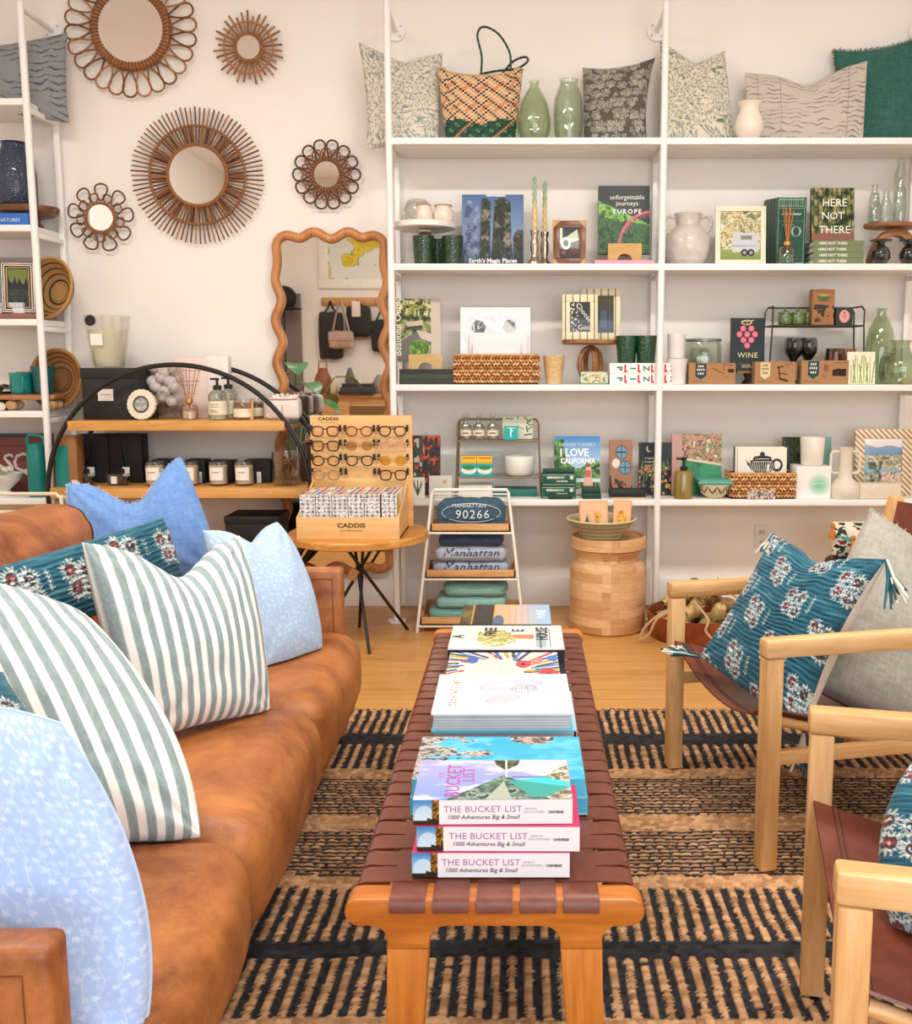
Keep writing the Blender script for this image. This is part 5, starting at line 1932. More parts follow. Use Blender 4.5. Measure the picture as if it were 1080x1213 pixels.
def reed_diffuser(label, cx, hw, py0, py1, pyt, z, Y, liquid, rc, spread, body):
    g, k, xc = vessel('reed_diffuser', label, 'diffuser', cx, Y, z, [(hw, py1), (hw, py0 + 3), (hw * .8, py0), (hw * .35, py0 - 2), (hw * .35, py0 - 5)], glass(body, .03, 1.2), .003, None, part='bottle')
    mb = MB(); mb.lathe([(hw * .85 * k, .0045), (hw * .85 * k, (py1 - py0) * .55 * k)], P(liquid, .15), 24); mb.build('oil', g)
    mb = MB(); mb.lathe([(hw * .42 * k, (py1 - py0 + 2) * k), (hw * .42 * k, (py1 - py0 + 6) * k)], P('#d8a24a', .3, .7), 20, None, False); mb.build('collar', g)
    H1 = (py1 - pyt) * k
    for q in range(6):
        u = -1 + 2 * q / 5
        mb = MB(); mb.cyl((-u * hw * .25 * k, 0, .012), (u * spread * k, (-1) ** q * .008, H1 * (1 - .05 * (q % 3))), .0019, P(rc, .6), 6); mb.build('reed', g)


reed_diffuser('small reed diffuser bottle with orange reeds in front of the dark green boxes', 932, 10, 292, 312, 243, S2, 4.668 + .02, '#4a7a5a', '#c8792e', 6, '#cfe0d0')
# stack of identical books and one displayed on top
for i in range(4):
    lie_down('paperback', f'olive green book with white spine lettering, {("lowest of four", "second from bottom", "third from bottom", "topmost of four")[i]} in its stack', 'book', 963 + (i % 2), 1022 + (i % 2), S2 + i * .0272, 4.675, .23, .0268, '#6d7a4e', [('HERE NOT THERE', -.12, .3, .62, '#eceadb', {'bold': .0004})], 'olive green books in the stack')
    k_ = 0
cv = Cv(110, 130, .78, '#2c3a28'); cv.leafy(np.ones((130, 110)), ['#1c2a1c', '#3a4f2e', '#5f7040', '#8a8a5a', '#b59a6a'], 11, 8)
tr = ((np.abs((cv.u * 9 + .3 * vn(cv.u * 4, cv.v * 2, 3)) % 1 - .5) < .12) & (cv.v > .25))
cv.put(tr * .8, '#231c16')
cv.grad('#8a5a48', '#7a4a3c', 0, .16).put(sst(.24, .1, cv.v) * .6, '#9a6a58')
stand_up('paperback', 'forest-covered book standing upright on the stack of olive green books', 'book', 962, 1013, 222, S2 + .109, 4.76, .022, .12, cover='#3a4030', cv=cv, texts=[('HERE', .04, .66, .20, '#f4f0e6'), ('NOT', .0, .42, .19, '#f4f0e6'), ('THERE', .04, .16, .20, '#f4f0e6')])
for i in range(4):
    lie_down('napkin', f'folded charcoal napkin behind the green books, {("lowest", "second", "third", "topmost")[i]} of its pile', 'napkin', 944 - i, 968, S2 + i * .021, 4.83, .11, .02, '#2c2f2f', [], 'charcoal napkins', pages=False, bev=.006)
# wooden arch stand with clear bottles on top and dark bud vases below
Ya = 4.80
xa, wa, ha = slot(1022, 1096, 265.5, S2, Ya)
g = thing('arch_stand', 'wooden riser with an arched opening at the right end of the second shelf', 'stand', (xa, Ya, S2 + .0006))
wm_ = wood('#7d4a26', '#b67a45', 'x', 12, .4)
mb = MB(); mb.lathe([(wa / 2 - .006, ha - .020), (wa / 2, ha - .014), (wa / 2, ha - .003), (wa / 2 - .004, ha)], wm_, 48, T((0, 0, 0)) @ Matrix.Diagonal((1, .62, 1, 1))); mb.build('top_board', g)
n = 14
R0, R1 = wa * .42, wa * .28
hh = ha - .021
pts = [(R0 * math.cos(PI * q / n), 0, hh * math.sin(PI * q / n)) for q in range(n + 1)] + [(R1 * math.cos(PI * (n - q) / n), 0, (hh - .035) * math.sin(PI * (n - q) / n)) for q in range(n + 1)]
mb = MB(); mb.prism(pts, -.03, .03, wm_, bev=.002); mb.build('arch', g)
zc = S2 + .0006 + ha
cg = glass('#dfe6e0', .03, 1.2)
for cx, Yc, top, hw, lab in ((1035, 4.84, 219, 6.5, 'clear glass bottle at the back left of the wooden arch stand'), (1037, 4.745, 232, 6.5, 'clear glass bottle at the front left of the wooden arch stand'), (1049, 4.765, 227, 6.5, 'clear glass bottle in the middle of the wooden arch stand'), (1066, 4.75, 214, 8, 'wider clear glass bottle in front of the tallest one on the wooden arch stand'), (1065, 4.85, 190, 8, 'tallest clear glass bottle, at the back of the wooden arch stand')):
    vessel('glass_bottle', lab, 'bottle', cx, Yc, zc, [(hw, 265), (hw * 1.05, 250), (hw * .95, top + 16), (hw * .6, top + 8), (hw * .55, top + 3), (hw * .7, top)], cg, .0025, 'clear bottles on the arch stand', 24)
dkg = glass('#3c4742', .03, 1.4)
for cx, lab in ((1043, 'dark smoky glass bud vase, the left one under the wooden arch stand'), (1077, 'dark smoky glass bud vase, the right one under the wooden arch stand')):
    vessel('bud_vase', lab, 'vase', cx, 4.705, S2, [(7, 312.5), (11, 306), (11.5, 300), (9, 294), (4.5, 290), (4, 287), (12, 285.5), (13, 284)], dkg, .003, 'dark bud vases', 28)
# ---------------------------------------------------------------- third shelf, left bay
for i, (lab, h_, c_) in enumerate((('black and cream book lying lowest under the garden book', .026, '#2b2a26'), ('dark green book lying in the middle under the garden book', .022, '#33402e'), ('dark book with pale spine lettering, topmost under the garden book', .022, '#23241f'))):
    zb_ = S3 + (0, .0266, .0492)[i]
    lie_down('picture_book', lab, 'book', 473, 539, zb_, 4.70, .22, h_, c_, [], 'books under the garden book')
zb_ = S3 + .0718
cv = Cv(90, 120, .72, '#5d6a4a'); cv.leafy(np.ones((120, 90)), ['#26331f', '#47592f', '#7f8a50', '#a9a878'], 13, 4)
cv.leafy((cv.v > .72).astype(float), ['#31401f', '#8c8f3c', '#d6d0a0', '#4c5a28'], 15, 6)
cv.poly([(.05, .3), (.5, .5), (.78, .35), (.6, 0), (0, 0)], '#6a6a66').poly([(.45, .5), (.9, .42), (.8, .30), (.55, .36)], '#cdb9b4').poly([(.2, .62), (.6, .66), (.6, .58), (.25, .55)], '#c9b8a0')
cv.leafy(((cv.u - .5) ** 2 / .05 + (cv.v - .2) ** 2 / .02 < 1).astype(float), ['#3f6a24', '#6f9a36', '#96b850'], 14, 5)
cv.put((cv.u > .78).astype(float) * (cv.v < 1.3 - .55 * cv.u + .3), '#c9bcae')
gb, gw, gh = stand_up('picture_book', 'garden picture book leaning back on a pale wooden easel, left of the third shelf', 'book', 470, 522, 363, zb_, 4.79, .02, .16, cover='#c9bfae', cv=cv, zoff=.0355, rz=.12)
text(gb, 'Beautiful Outdoors', -.40 * gw, .08 * gh, .045, '#f3efe4', M=T((-.40 * gw, 0, .08 * gh)) @ RY(-PI / 2) @ T((.40 * gw, 0, -.08 * gh)), align='LEFT')
easel('pale wooden book easel with a rounded cut-out under the garden book', 484, 524, 420, zb_, 4.715, wood('#b08a50', '#d8b880', 'x', 12, .5))
# basket of prints
bk, bxc, bw, bh = basket('woven_basket', 'rectangular woven basket of white prints on the third shelf', 538, 638, 421, S3, 4.68, .16)
for i, (a, b, top, Yy, c_) in enumerate(((545, 628, 364, 4.80, 0), (556, 624, 394, 4.772, 1), (560, 616, 404, 4.745, 1))):
    cv = Cv(90, 80, 1.1, '#efeae9')
    if i == 0:
        cv = Cv(110, 100, 1.1, '#eae4e4'); cv.rect(.14, .84, .62, .88, '#d3dbe6').rect(.14, .84, .62, .66, '#a7a49a')
        for u0 in (.26, .70):
            cv.leafy((((cv.u - u0) / .09) ** 2 + ((cv.v - .735) / .09) ** 2 < .8 + .6 * vn(cv.u * 30, cv.v * 30, 3)).astype(float), ['#2e2f2a', '#55564c', '#7b5a50'], 20, 3)
        cv.put((fbm(cv.u * 5 + cv.v * 6, cv.v * 2, 8, 3) > .60) * .6, '#f6eef0')
        cv.put((np.abs(fbm(cv.u * 7 - cv.v * 4, cv.v * 3, 12, 2) - .5) < .012) * .7, '#fbf8fa')
    else:
        cv.rect(.12, .88, .0, .80, '#f4f0ef')
    stand_up('wrapped_print', ('largest print in clear wrapping standing at the back of the woven basket', 'plain white card standing in the middle of the woven basket', 'plain white card standing at the front of the woven basket')[i], 'print', a, b, top, S3 + .009, Yy, .006, .06, cover='#ece8e6', cv=cv, group='prints in the basket', pages=False, part='sheet', coat=.7 if i == 0 else 0)
# amber tumbler
tumbler('small amber textured glass tumbler beside the basket on the third shelf', 656, 13, 9.5, 422, 455.5, S3, 4.72, hobnail('#d8b684', .25), None)
# wooden riser with two striped frames
Yr = 4.80
xr, wr_, hr = slot(668, 736, 403, S3, Yr)
g = thing('wooden_riser', 'round wooden riser on looped legs carrying two striped frames', 'stand', (XX(699, Yr, S3 + .1), Yr, S3 + .0006))
wm_ = wood('#7a4826', '#b27944', 'x', 12, .4)
mb = MB(); mb.lathe([(wr_ * .46, hr - .022), (wr_ * .5, hr - .016), (wr_ * .5, hr - .003), (wr_ * .49, hr)], wm_, 40, Matrix.Diagonal((1, .7, 1, 1))); mb.build('top_board', g)
for rz_ in (0, PI / 2):
    R0 = hr / 2 - .0255
    n = 28
    pts = [(R0 * .72 * math.cos(2 * PI * q / n) * 1.0, 0, hr / 2 - .0105 + R0 * math.sin(2 * PI * q / n)) for q in range(n)]
    mb = MB(); mb.tube([RZ(rz_ + .35) @ Vector(p) for p in pts], .013, wm_, 8, True, 1.0); mb.build('loop_leg', g)
mb = MB(); mb.lathe([(.05, 0), (.052, .008), (.03, .012)], wm_, 24); mb.build('foot', g)
zt_ = S3 + .0006 + hr
def stripes_mat():
    key = 'frame stripes'
    if key in CACHE:
        return CACHE[key]
    m, nt, b = base_mat('striped bone inlay')
    wv = nd(nt, 'ShaderNodeTexWave', Scale=9.0)
    wv.bands_direction = 'X'
    nt.links.new(coords(nt), wv.inputs['Vector'])
    nt.links.new(ramp(nt, wv.outputs['Fac'], [(.05, '#8f7b58'), (.12, '#e9dcba')]), b.inputs['Base Color'])
    b.inputs['Roughness'].default_value = .4
    CACHE[key] = m
    return m
sm_ = stripes_mat()
cv1 = Cv(60, 90, .66, '#2b2b2d'); cv1.put((vn(cv1.u * 16, cv1.v * 22, 5) > .66) * (cv1.u < .45) * 1.0, '#c9c4bd')
cv2 = Cv(60, 90, .6, '#26323c'); cv2.grad('#333a2a', '#4a4c30', .45, 1).grad('#222c44', '#2f3a56', 0, .45).put((np.abs(cv2.u - .6) < .12) * (cv2.v < .6) * (cv2.v > .15) * .8, '#4f5f78').rect(0, .2, 0, 1, '#56604a')
fa, fw, fh = photo_frame('striped bone inlay frame with black chalk lettered card, front left on the riser', 666, 708, 348.5, zt_, 4.735, 9, sm_, cv1, .08, 'striped frames on the riser')
text(fa, 'Choose', .012, fh * .62, .034, '#ece8e0', y=.0048, M=T((0, 0, fh * .6)) @ RY(.9) @ T((0, 0, -fh * .6)))
text(fa, 'Good', .03, fh * .22, .034, '#ece8e0', y=.0048)
photo_frame('striped bone inlay frame with a dark seaside photo, the rear right one on the riser', 689, 735, 342, zt_, 4.80, 8, sm_, cv2, .08, 'striped frames on the riser')
# small soap box
cv = Cv(60, 40, 1.5, '#cfd2ac'); cv.disc(.5, .3, .36, '#d9a860', .5).disc(.5, .3, .25, '#e9dcb0', .36).rect(0, 1, 0, .12, '#7f8f6a')
cv.put((vn(cv.u * 14, cv.v * 10, 4) > .7) * 1.0, '#6f9080')
stand_up('soap_box', 'small soap box with a tan arch print at the foot of the wooden riser', 'box', 688, 720, 440.5, S3, 4.685, .03, 0, cover='#cfd2ac', cv=cv, pages=False, part='carton')
# two white PIZZA boxes with tumblers on top
for i, lab in enumerate(('white box with red and green lettering, the lower one beside the middle post', 'white box with red and green lettering, the upper one beside the middle post')):
    zb_ = S3 + i * .0505
    g, w_ = lie_down('game_box', lab, 'box', 722, 797, zb_, 4.685, .20, .05, '#f3efec', [], 'white lettered boxes', pages=False)
    for q, ch in enumerate('PIZZA'):
        x = -w_ / 2 + .048 + q * .064
        text(g, ch, x, .011, .040, '#1f7a4a' if q % 2 == 0 else '#1f7a4a', M=T((x, 0, .025)) @ RY(PI / 2) @ T((-x, 0, -.025)), bold=.0012)
        mb = MB(); mb.box(x + .021, x + .030, -.0005, .0002, .006, .044, P('#d8293c', .5)); mb.box(x + .030, x + .036, -.0005, .0002, .006, .016, P('#d8293c', .5)); mb.build('red_mark', g)
zc = S3 + .1012
hb2 = hobnail('#12452a')
tumbler('dark green textured glass tumbler standing left on the white lettered boxes', 742, 13, 10.5, 398, 430, zc, 4.735, hb2, 'green tumblers on the lettered boxes')
tumbler('dark green textured glass tumbler standing right on the white lettered boxes', 765, 13, 10.5, 398, 430, zc, 4.735, hb2, 'green tumblers on the lettered boxes')

# ---------------------------------------------------------------- third shelf, right bay
mar = P('#e3dedb', .35, 0, .06, 18)
tumbler('white marbled tumbler at the bottom of the stacked pair right of the middle post', 801.5, 12.5, 11, 425.5, 455.5, S3, 4.72, mar, 'stacked marbled tumblers')
zz_ = S3 + 30 * KK(4.72, S3) + .0012
tumbler('white marbled tumbler on top of the stacked pair right of the middle post', 801, 11, 10, 396.5, 425, zz_, 4.72, mar, 'stacked marbled tumblers')
g, k, xc = vessel('glass_jar', 'glass jar with a grey lid holding pale green balls, behind the left kraft box', 'jar', 832, 4.84, S3, [(20, 455.5), (21.5, 450), (21.5, 410), (20, 406)], glass('#e4ede0', .03, .8), .003)
mb = MB(); mb.lathe([(21.5 * k, 49.5 * k), (21.5 * k, 52 * k), (20 * k, 52.5 * k)], P('#7f8580', .35, .6), 32); mb.build('lid', g)
for q in range(9):
    a = q * 2.4
    o = MB(); o.ball((0, 0, 0), .023, P('#e9eddf' if q % 3 else '#b5c6a2', .6), sub=2, jitter=.05)
    o = o.build('soap_ball', None, 60, (xc + .045 * math.cos(a) * (.3 if q == 8 else 1), 4.84 + .045 * math.sin(a), S3 + .03 + .044 * (q // 3)))
    tag(o, f'pale green ball in the {("bottom", "middle", "top")[q // 3]} layer of the lidded glass jar', 'ball', 'balls in the glass jar')
# wine book on a black stand
cv = Cv(90, 120, .78, '#10231f')
for (u, v) in ((.36, .76), (.60, .76), (.25, .63), (.48, .63), (.71, .63), (.37, .50), (.60, .50), (.48, .375)):
    cv.disc(u, v, .068, '#e0607a').disc(u, v, .045, '#ec7d92')
cv.put((np.abs(np.hypot((cv.u - .46) * .78 / .11, (cv.v - .90) / .05) - 1) < .16).astype(float), '#d8c68e').line(.47, .84, .50, .96, .007, '#d8c68e').line(.3, .92, .7, .95, .006, '#d8c68e')
zb_ = S3 + .1045
stand_up('picture_book', 'black book with a pink grape cluster on its cover standing on a small dark stand', 'book', 866, 906, 377, zb_, 4.79, .018, .08, cover='#10231f', cv=cv, texts=[('WINE', 0, .10, .17, '#e4d49a', {'spacing': 1.1})])
lie_down('picture_book', 'dark book lying flat with gold lettering on its spine, under the grape cluster book', 'book', 867, 905, S3 + .0652, 4.745, .13, .0385, '#14231f', [('WINE', 0, .3, .7, '#cdbf8c')])
g = thing('book_stand', 'small dark wooden block stand under the lying dark book', 'stand', (XX(888, 4.78, S3), 4.78, S3 + .0006))
mb = MB(); mb.box(-.07, .07, -.03, .09, .052, .0645, wood('#8a5a30', '#c08a52', 'x', 10, .4), .002); mb.build('top_board', g)
mb = MB(); mb.lathe([(.038, 0), (.034, .008), (.022, .025), (.03, .0515)], P('#251c18', .4), 24, T((0, .02, 0))); mb.build('foot', g)
# kraft boxes in front
def kraft(px0, px1, py0, lab, badge, bc, seed, txt):
    xc, w, h = slot(px0, px1, py0, S3, 4.672)
    g = thing('kraft_box', lab, 'box', (xc, 4.672, S3 + .0006), 0, 'kraft boxes along the third shelf')
    mb = MB(); mb.box(-w / 2, w / 2, 0, .075, 0, h, P('#a77c54', .7, 0, .06, 60), .0012); mb.build('carton', g)
    cv = Cv(110, 56, w / h, '#aa7f57')
    cv.poly([(.13, .98), (.13, .38), (.25, .22), (.37, .38), (.37, .98)], badge)
    cv.put((np.abs(fbm(cv.u * 5, cv.v * 4, seed, 2) - .5) < .02) * (cv.u > .45) * (cv.v > .2) * .7, '#6b4524')
    if seed == 1:
        cv.rect(.84, .97, .55, .72, '#2c2622')
        cv.line(.5, .75, .75, .5, .02, '#6b4524')
    if seed == 2:
        cv.line(.55, .75, .70, .8, .03, '#3a2a1c').line(.58, .75, .62, .25, .03, '#3a2a1c').line(.62, .25, .8, .15, .05, '#3a2a1c').line(.6, .5, .78, .45, .025, '#3a2a1c')
    if seed == 3:
        cv.poly([(.66, .35), (.66, .6), (.78, .66), (.95, .64), (.95, .34)], '#2c221c').disc(.52, .7, .1, '#8a5c32', .14)
    cv.rect(.05, .4, .08, .10, '#7a5230').rect(.05, .3, .14, .155, '#7a5230').rect(.72, .95, .88, .91, '#7a5230')
    pic(g, w * .995, h * .99, cv, T((0, -.0006, .0005)), 'printed_front', .7)
    mb = MB()
    for q, (v, n_) in enumerate(((.84, 3), (.68, 4), (.50, 3))):
        for r in range(n_):
            x0 = (-.25 + (.045 * (r - (n_ - 1) / 2))) * w
            mb.box(x0 - .013 * w, x0 + .013 * w, -.0011, -.0006, (v - .045) * h, (v + .045) * h, P(bc, .6))
    mb.build('badge_marks', g)


kraft(816, 871, 430, 'brown kraft box with a dark blue badge, in front of the glass jar', '#2f4450', '#e9e2d0', 1, (('GIN', .66), ('NO.1', .48)))
kraft(894, 942, 428.5, 'brown kraft box with a cream badge and plant drawing, before the grape book', '#dcc99a', '#4a4436', 2, (('OLIVE', .62), ('TREE', .48)))
kraft(949, 1005, 427, 'brown kraft box with a dark teal badge, the right one under the wire riser', '#264a52', '#e9e2d0', 3, (('SUNS', .66), ('NO.3', .48)))
# wire riser
def wire_riser(label, px0, px1, py_top, py_sh, z, Y, depth, col, glass_shelf=False, py_low=None):
    xc, w, h = slot(px0, px1, py_top, z, Y)
    zs = ZZ(py_sh, Y) - z
    g = thing('wire_riser', label, 'riser', (xc, Y, z + .0006), 0)
    m = P(col, .45, .5)
    r = .0042
    for y in (0, depth):
        mb = MB(); mb.tube([(-w / 2 - .012, y, r), (-w / 2, y, h - .02), (-w / 2 + .015, y, h), (w / 2 - .015, y, h), (w / 2, y, h - .02), (w / 2 + .012, y, r)] if y else [(-w / 2 - .012, y, r), (-w / 2, y, zs), (-w / 2, y, h - .02), (-w / 2 + .006, y + .02, h)], r, m, 8); mb.build('wire_frame', g)
    mb = MB(); mb.tube([(w / 2 - .006, .02, h), (w / 2, 0, h - .02), (w / 2, 0, zs), (w / 2 + .012, 0, r)], r, m, 8); mb.build('wire_frame', g)
    for s in (-1, 1):
        mb = MB(); mb.tube([(s * (w / 2 - .006), .02, h), (s * (w / 2 - .012), depth, h)], r, m, 8); mb.build('side_wire', g)
    lv = [zs] + ([ZZ(py_low, Y) - z] if py_low else [])
    for q in lv:
        mb = MB(); mb.tube([(-w / 2, 0, q), (w / 2, 0, q), (w / 2, depth, q), (-w / 2, depth, q)], r, m, 8, True); mb.build('shelf_wire', g)
        mb = MB(); mb.box(-w / 2 + .004, w / 2 - .004, .004, depth - .004, q + .0, q + .004, glass('#dfe9e4', .02) if glass_shelf else P('#5a5650', .45, .4)); mb.build('shelf_plate', g)
    return g, xc, w, [z + .0006 + q + .0046 for q in lv]


wg, wx, ww, (zr_,) = wire_riser('dark bronze wire riser with a raised shelf at the right of the third shelf', 914, 1022, 363, 386, S3, 4.76, .15, '#4a4138')
olive = P('#5f7340', .25, 0, .06, 30, 0, .5)
for cx, Yc, lab in ((930, 4.80, 'small olive green lidded pot at the left on the wire riser'), (945, 4.80, 'small olive green lidded pot in the middle of the three on the wire riser'), (957, 4.87, 'small olive green lidded pot at the back of the three on the wire riser')):
    g, k, _ = vessel('lidded_pot', lab, 'pot', cx, Yc, zr_, [(7, 386), (8, 383), (8, 375), (7.2, 373.5)], olive, None, 'olive lidded pots')
    mb = MB(); mb.lathe([(8.2 * k, 12.6 * k), (8.2 * k, 14.5 * k), (3 * k, 16.5 * k), (1.5 * k, 17 * k), (2.2 * k, 19 * k), (0, 20 * k)], olive, 24); mb.build('lid', g)
cv = Cv(50, 80, .6, '#a06a3c'); cv.disc(.5, .78, .17, '#4d6032', .12).disc(.5, .84, .15, '#a9a24a', .035)
cv.put((fbm(cv.u * 6, cv.v * 8, 4, 3) > .55) * (cv.v < .58) * (cv.v > .08) * 1.0, '#2e2118')
stand_up('candle_box', 'tall brown box with a green pot picture standing on the wire riser', 'box', 962, 988, 343, zr_, 4.78, .06, 0, cover='#a06a3c', cv=cv, pages=False, part='carton')
cv = Cv(44, 50, .85, '#1f3328'); cv.disc(.5, .48, .26, '#e3a09a', .36)
cv.rect(.36, .64, .50, .54, '#a85a5a').rect(.38, .62, .40, .44, '#a85a5a').disc(.5, .68, .07, '#c05858')
stand_up('soap_box', 'small dark green box with an oval pink label on the wire riser', 'box', 990, 1010, 364, zr_, 4.78, .05, 0, cover='#1f3328', cv=cv, pages=False, part='carton')
smoke = glass('#39443f', .04, 1.5)
for cx, Yc, lab in ((939, 4.80, 'dark smoky glass goblet under the wire riser, the left one'), (956, 4.82, 'dark smoky glass goblet under the wire riser, the right one')):
    vessel('glass_goblet', lab, 'goblet', cx, Yc, S3 + .005, [(9, 455.5), (9, 453.5), (2.5, 451), (2.2, 436), (5, 428), (10.5, 420), (11, 410), (9.5, 403)], smoke, .002, 'smoky goblets', 28)
g, k, _ = vessel('glass_candle', 'amber glass candle under the wire riser behind the right kraft box', 'candle', 988, 4.80, S3, [(9, 455.5), (11, 448), (11.5, 425), (10, 414)], glass('#8a4f2c', .05, 1.2), .003)
mb = MB(); mb.lathe([(9.3 * k, .006), (9.3 * k, 34 * k)], P('#c9965c', .5), 24); mb.build('wax', g)
lie_down('kraft_box', 'small reddish brown box under the right end of the wire riser', 'box', 998, 1012, S3, 4.78, .08, .17, '#8a4a30', [], None, pages=False)
# cactus card
cv = Cv(60, 66, .92, '#efe6d0')
for q in range(11):
    u0 = .14 + .075 * q
    cv.line(u0, .03, u0 + .10 * math.sin(q * 2.1), .55 + .35 * abs(math.sin(q * 1.3)), .018, '#7f9a3c' if q % 3 else '#a8b850')
stand_up('greeting_card', 'cream card with tall green stems drawn on it, leaning before the green glass bottles', 'card', 1004, 1037, 417, S3, 4.69, .008, .10, cover='#eee6d4', cv=cv, pages=False, part='card')
gg1, gg2 = glass('#cfdfc2', .05, .9), glass('#c6d8ba', .03, 1.0)
vessel('glass_bottle', 'tall green glass bottle with a narrow neck at the right end of the third shelf', 'bottle', 1041, 4.875, S3, [(16, 455.5), (18, 440), (17.5, 415), (14, 392), (8, 380), (5.5, 376), (5.5, 370), (6.5, 367.5)], gg1, .003, 'green bottles on the third shelf')
vessel('glass_flask', 'squat green glass flask with a flared lip in front of the tall green bottle', 'flask', 1066, 4.725, S3, [(20, 455.5), (24, 446), (24.5, 434), (21, 424), (12, 418), (9.5, 412), (10, 408), (13, 404)], gg2, .003, 'green bottles on the third shelf')

# ---------------------------------------------------------------- fourth shelf, left bay
cv = Cv(60, 90, .66, '#3a2a26'); cv.leafy(np.ones((90, 60)), ['#1f2422', '#5a2a20', '#a8452c', '#c9683c'], 9, 5)
for q in range(3):
    for r_ in range(5):
        cv.rect(.46 + .18 * q, .56 + .18 * q, .08 + .19 * r_, .2 + .19 * r_, '#2a2a2c')
cv.put((cv.u < .4).astype(float) * (vn(cv.u * 6, cv.v * 8, 2) > .35), '#3c4a40')
cv.put((cv.u < .42).astype(float) * (vn(cv.u * 9, cv.v * 12, 5) > .75), '#b9b4a4')
stand_up('picture_book', 'tall book with red brick house fronts beside the eyeglass display', 'book', 487, 521, 517, S4, 4.82, .02, .10, cover='#2c2624', cv=cv)
cv = Cv(30, 40, .6, '#e9e2d2')
for q in range(7):
    cv.line(.5, .1, .5 + .32 * math.sin(q - 3), .5 + .35 * math.cos((q - 3) * .5), .02, '#55574c')
stand_up('greeting_card', 'small cream card with a dark leaf print beside the eyeglass display', 'card', 486, 503, 566, S4, 4.70, .004, .10, cover='#e9e2d2', cv=cv, pages=False, part='card')
cv = Cv(40, 40, .9, '#d8d2c6'); cv.disc(.68, .72, .09, '#c9a668')
stand_up('greeting_card', 'small grey card with a gold dot leaning behind the shirt rack', 'card', 508, 535, 564, S4, 4.72, .004, .10, cover='#d9d3c8', cv=cv, pages=False, part='card')
wg, wx, ww, (zt1, zt2) = wire_riser('bronze wire riser with two glass shelves holding bottles and small boxes', 542, 638, 499, 523, S4, 4.74, .16, '#8a7656', True, 566)
for cx, lab in ((551.5, 'small clear bottle with a cream label, left of three on the wire riser'), (567, 'small clear bottle with a cream label, middle of three on the wire riser'), (583.5, 'small clear bottle with a cream label, right of three on the wire riser')):
    g, k, _ = vessel('glass_bottle', lab, 'bottle', cx, 4.80, zt1, [(6.8, 523), (6.9, 521), (6.9, 507), (3, 503), (2.6, 498), (3.2, 496)], glass('#e4e6dc', .03, 1.2), .002, 'labelled bottles on the wire riser', 22)
    mb = MB(); mb.lathe([(6.2 * k, .004), (6.2 * k, 14 * k)], P('#b9a890', .5), 22); mb.build('contents', g)
    mb = MB(); mb.lathe([(7.0 * k, 4.5 * k), (7.0 * k, 11.5 * k)], P('#efe6d4', .6), 22, None, False); mb.build('paper_label', g)
    mb = MB(); mb.box(-3.5 * k, 3.5 * k, -7.2 * k, -7.05 * k, 7.2 * k, 8.6 * k, P('#8a4a3c', .6)); mb.build('label_mark', g)
    mb = MB(); mb.lathe([(3 * k, 26 * k), (3.3 * k, 27 * k), (3.3 * k, 29 * k), (2.5 * k, 30 * k)], glass('#e9ece6', .05, 1.4), 16); mb.build('stopper', g)
cv = Cv(70, 60, 1.2, '#e4e2cc')
for q in range(16):
    u0, v0, a = hsh(np.array(q * 1.0), np.array(2.0), 1).item(), hsh(np.array(q * 1.0), np.array(5.0), 2).item(), q * 1.3
    cv.line(u0, v0, u0 + .22 * math.cos(a), v0 + .22 * math.sin(a), .035, ('#7f8f5c', '#a9ad7c', '#5f7550')[q % 3])
stand_up('palm_box', 'cream box with green leaf print at the back of the upper riser shelf', 'box', 595, 631, 493.5, zt1, 4.83, .04, 0, cover='#e4e2cc', cv=cv, pages=False, part='carton')
cv = Cv(30, 34, 1, '#27b3ae'); cv.line(.5, .2, .48, .8, .05, '#e9f4f0').line(.48, .7, .6, .65, .04, '#e9f4f0').rect(.2, .8, .84, .88, '#d8f0ec')
stand_up('soap_box', 'small bright turquoise box with a white seahorse-like mark on the riser', 'box', 597, 613.5, 505, zt1, 4.775, .03, 0, cover='#27b3ae', cv=cv, pages=False, part='carton')
for a, b, lab in ((546, 564.5, 'small yellow and turquoise box, the left one on the lower riser shelf'), (565, 583, 'small yellow and turquoise box, the right one on the lower riser shelf')):
    cv = Cv(40, 54, .72, '#2bb0b4'); cv.rect(0, 1, .66, 1, '#f2c52c').rect(0, 1, .62, .68, '#e0a624').disc(.5, .3, .36, '#eef2e6', .2).disc(.5, .42, .3, '#3c8a4a', .12).rect(.1, .9, .84, .93, '#e07a2a')
    stand_up('soap_box', lab, 'box', a, b, 540, zt2, 4.765, .04, 0, cover='#2bb0b4', cv=cv, group='yellow and turquoise boxes', pages=False, part='carton')
g, k, _ = vessel('bowl_candle', 'wide cream bowl candle on the lower riser shelf', 'candle', 615, 4.82, zt2, [(14, 566), (17, 563), (17.5, 545), (16.5, 543)], P('#eeeae0', .4, 0, .02), .006)
mb = MB(); mb.lathe([(15.5 * k, .006), (15.5 * k, 19 * k)], P('#f2eee2', .6), 28); mb.build('wax', g)
for i, (lab, c_) in enumerate((('thin cream book lying lowest under the wire riser', '#e4dccb'), ('thin white book lying second under the wire riser', '#f0ebe2'), ('thin cream book lying on top under the wire riser', '#e6dccd'))):
    lie_down('paperback', lab, 'book', 543, 583, S4 + i * .0186, 4.755, .13, .018, c_, [], 'thin books under the wire riser')
lie_down('gift_box', 'flat dark teal box lying under the right half of the wire riser', 'box', 585, 636, S4, 4.755, .13, .036, '#1f6a60', [], None, pages=False)
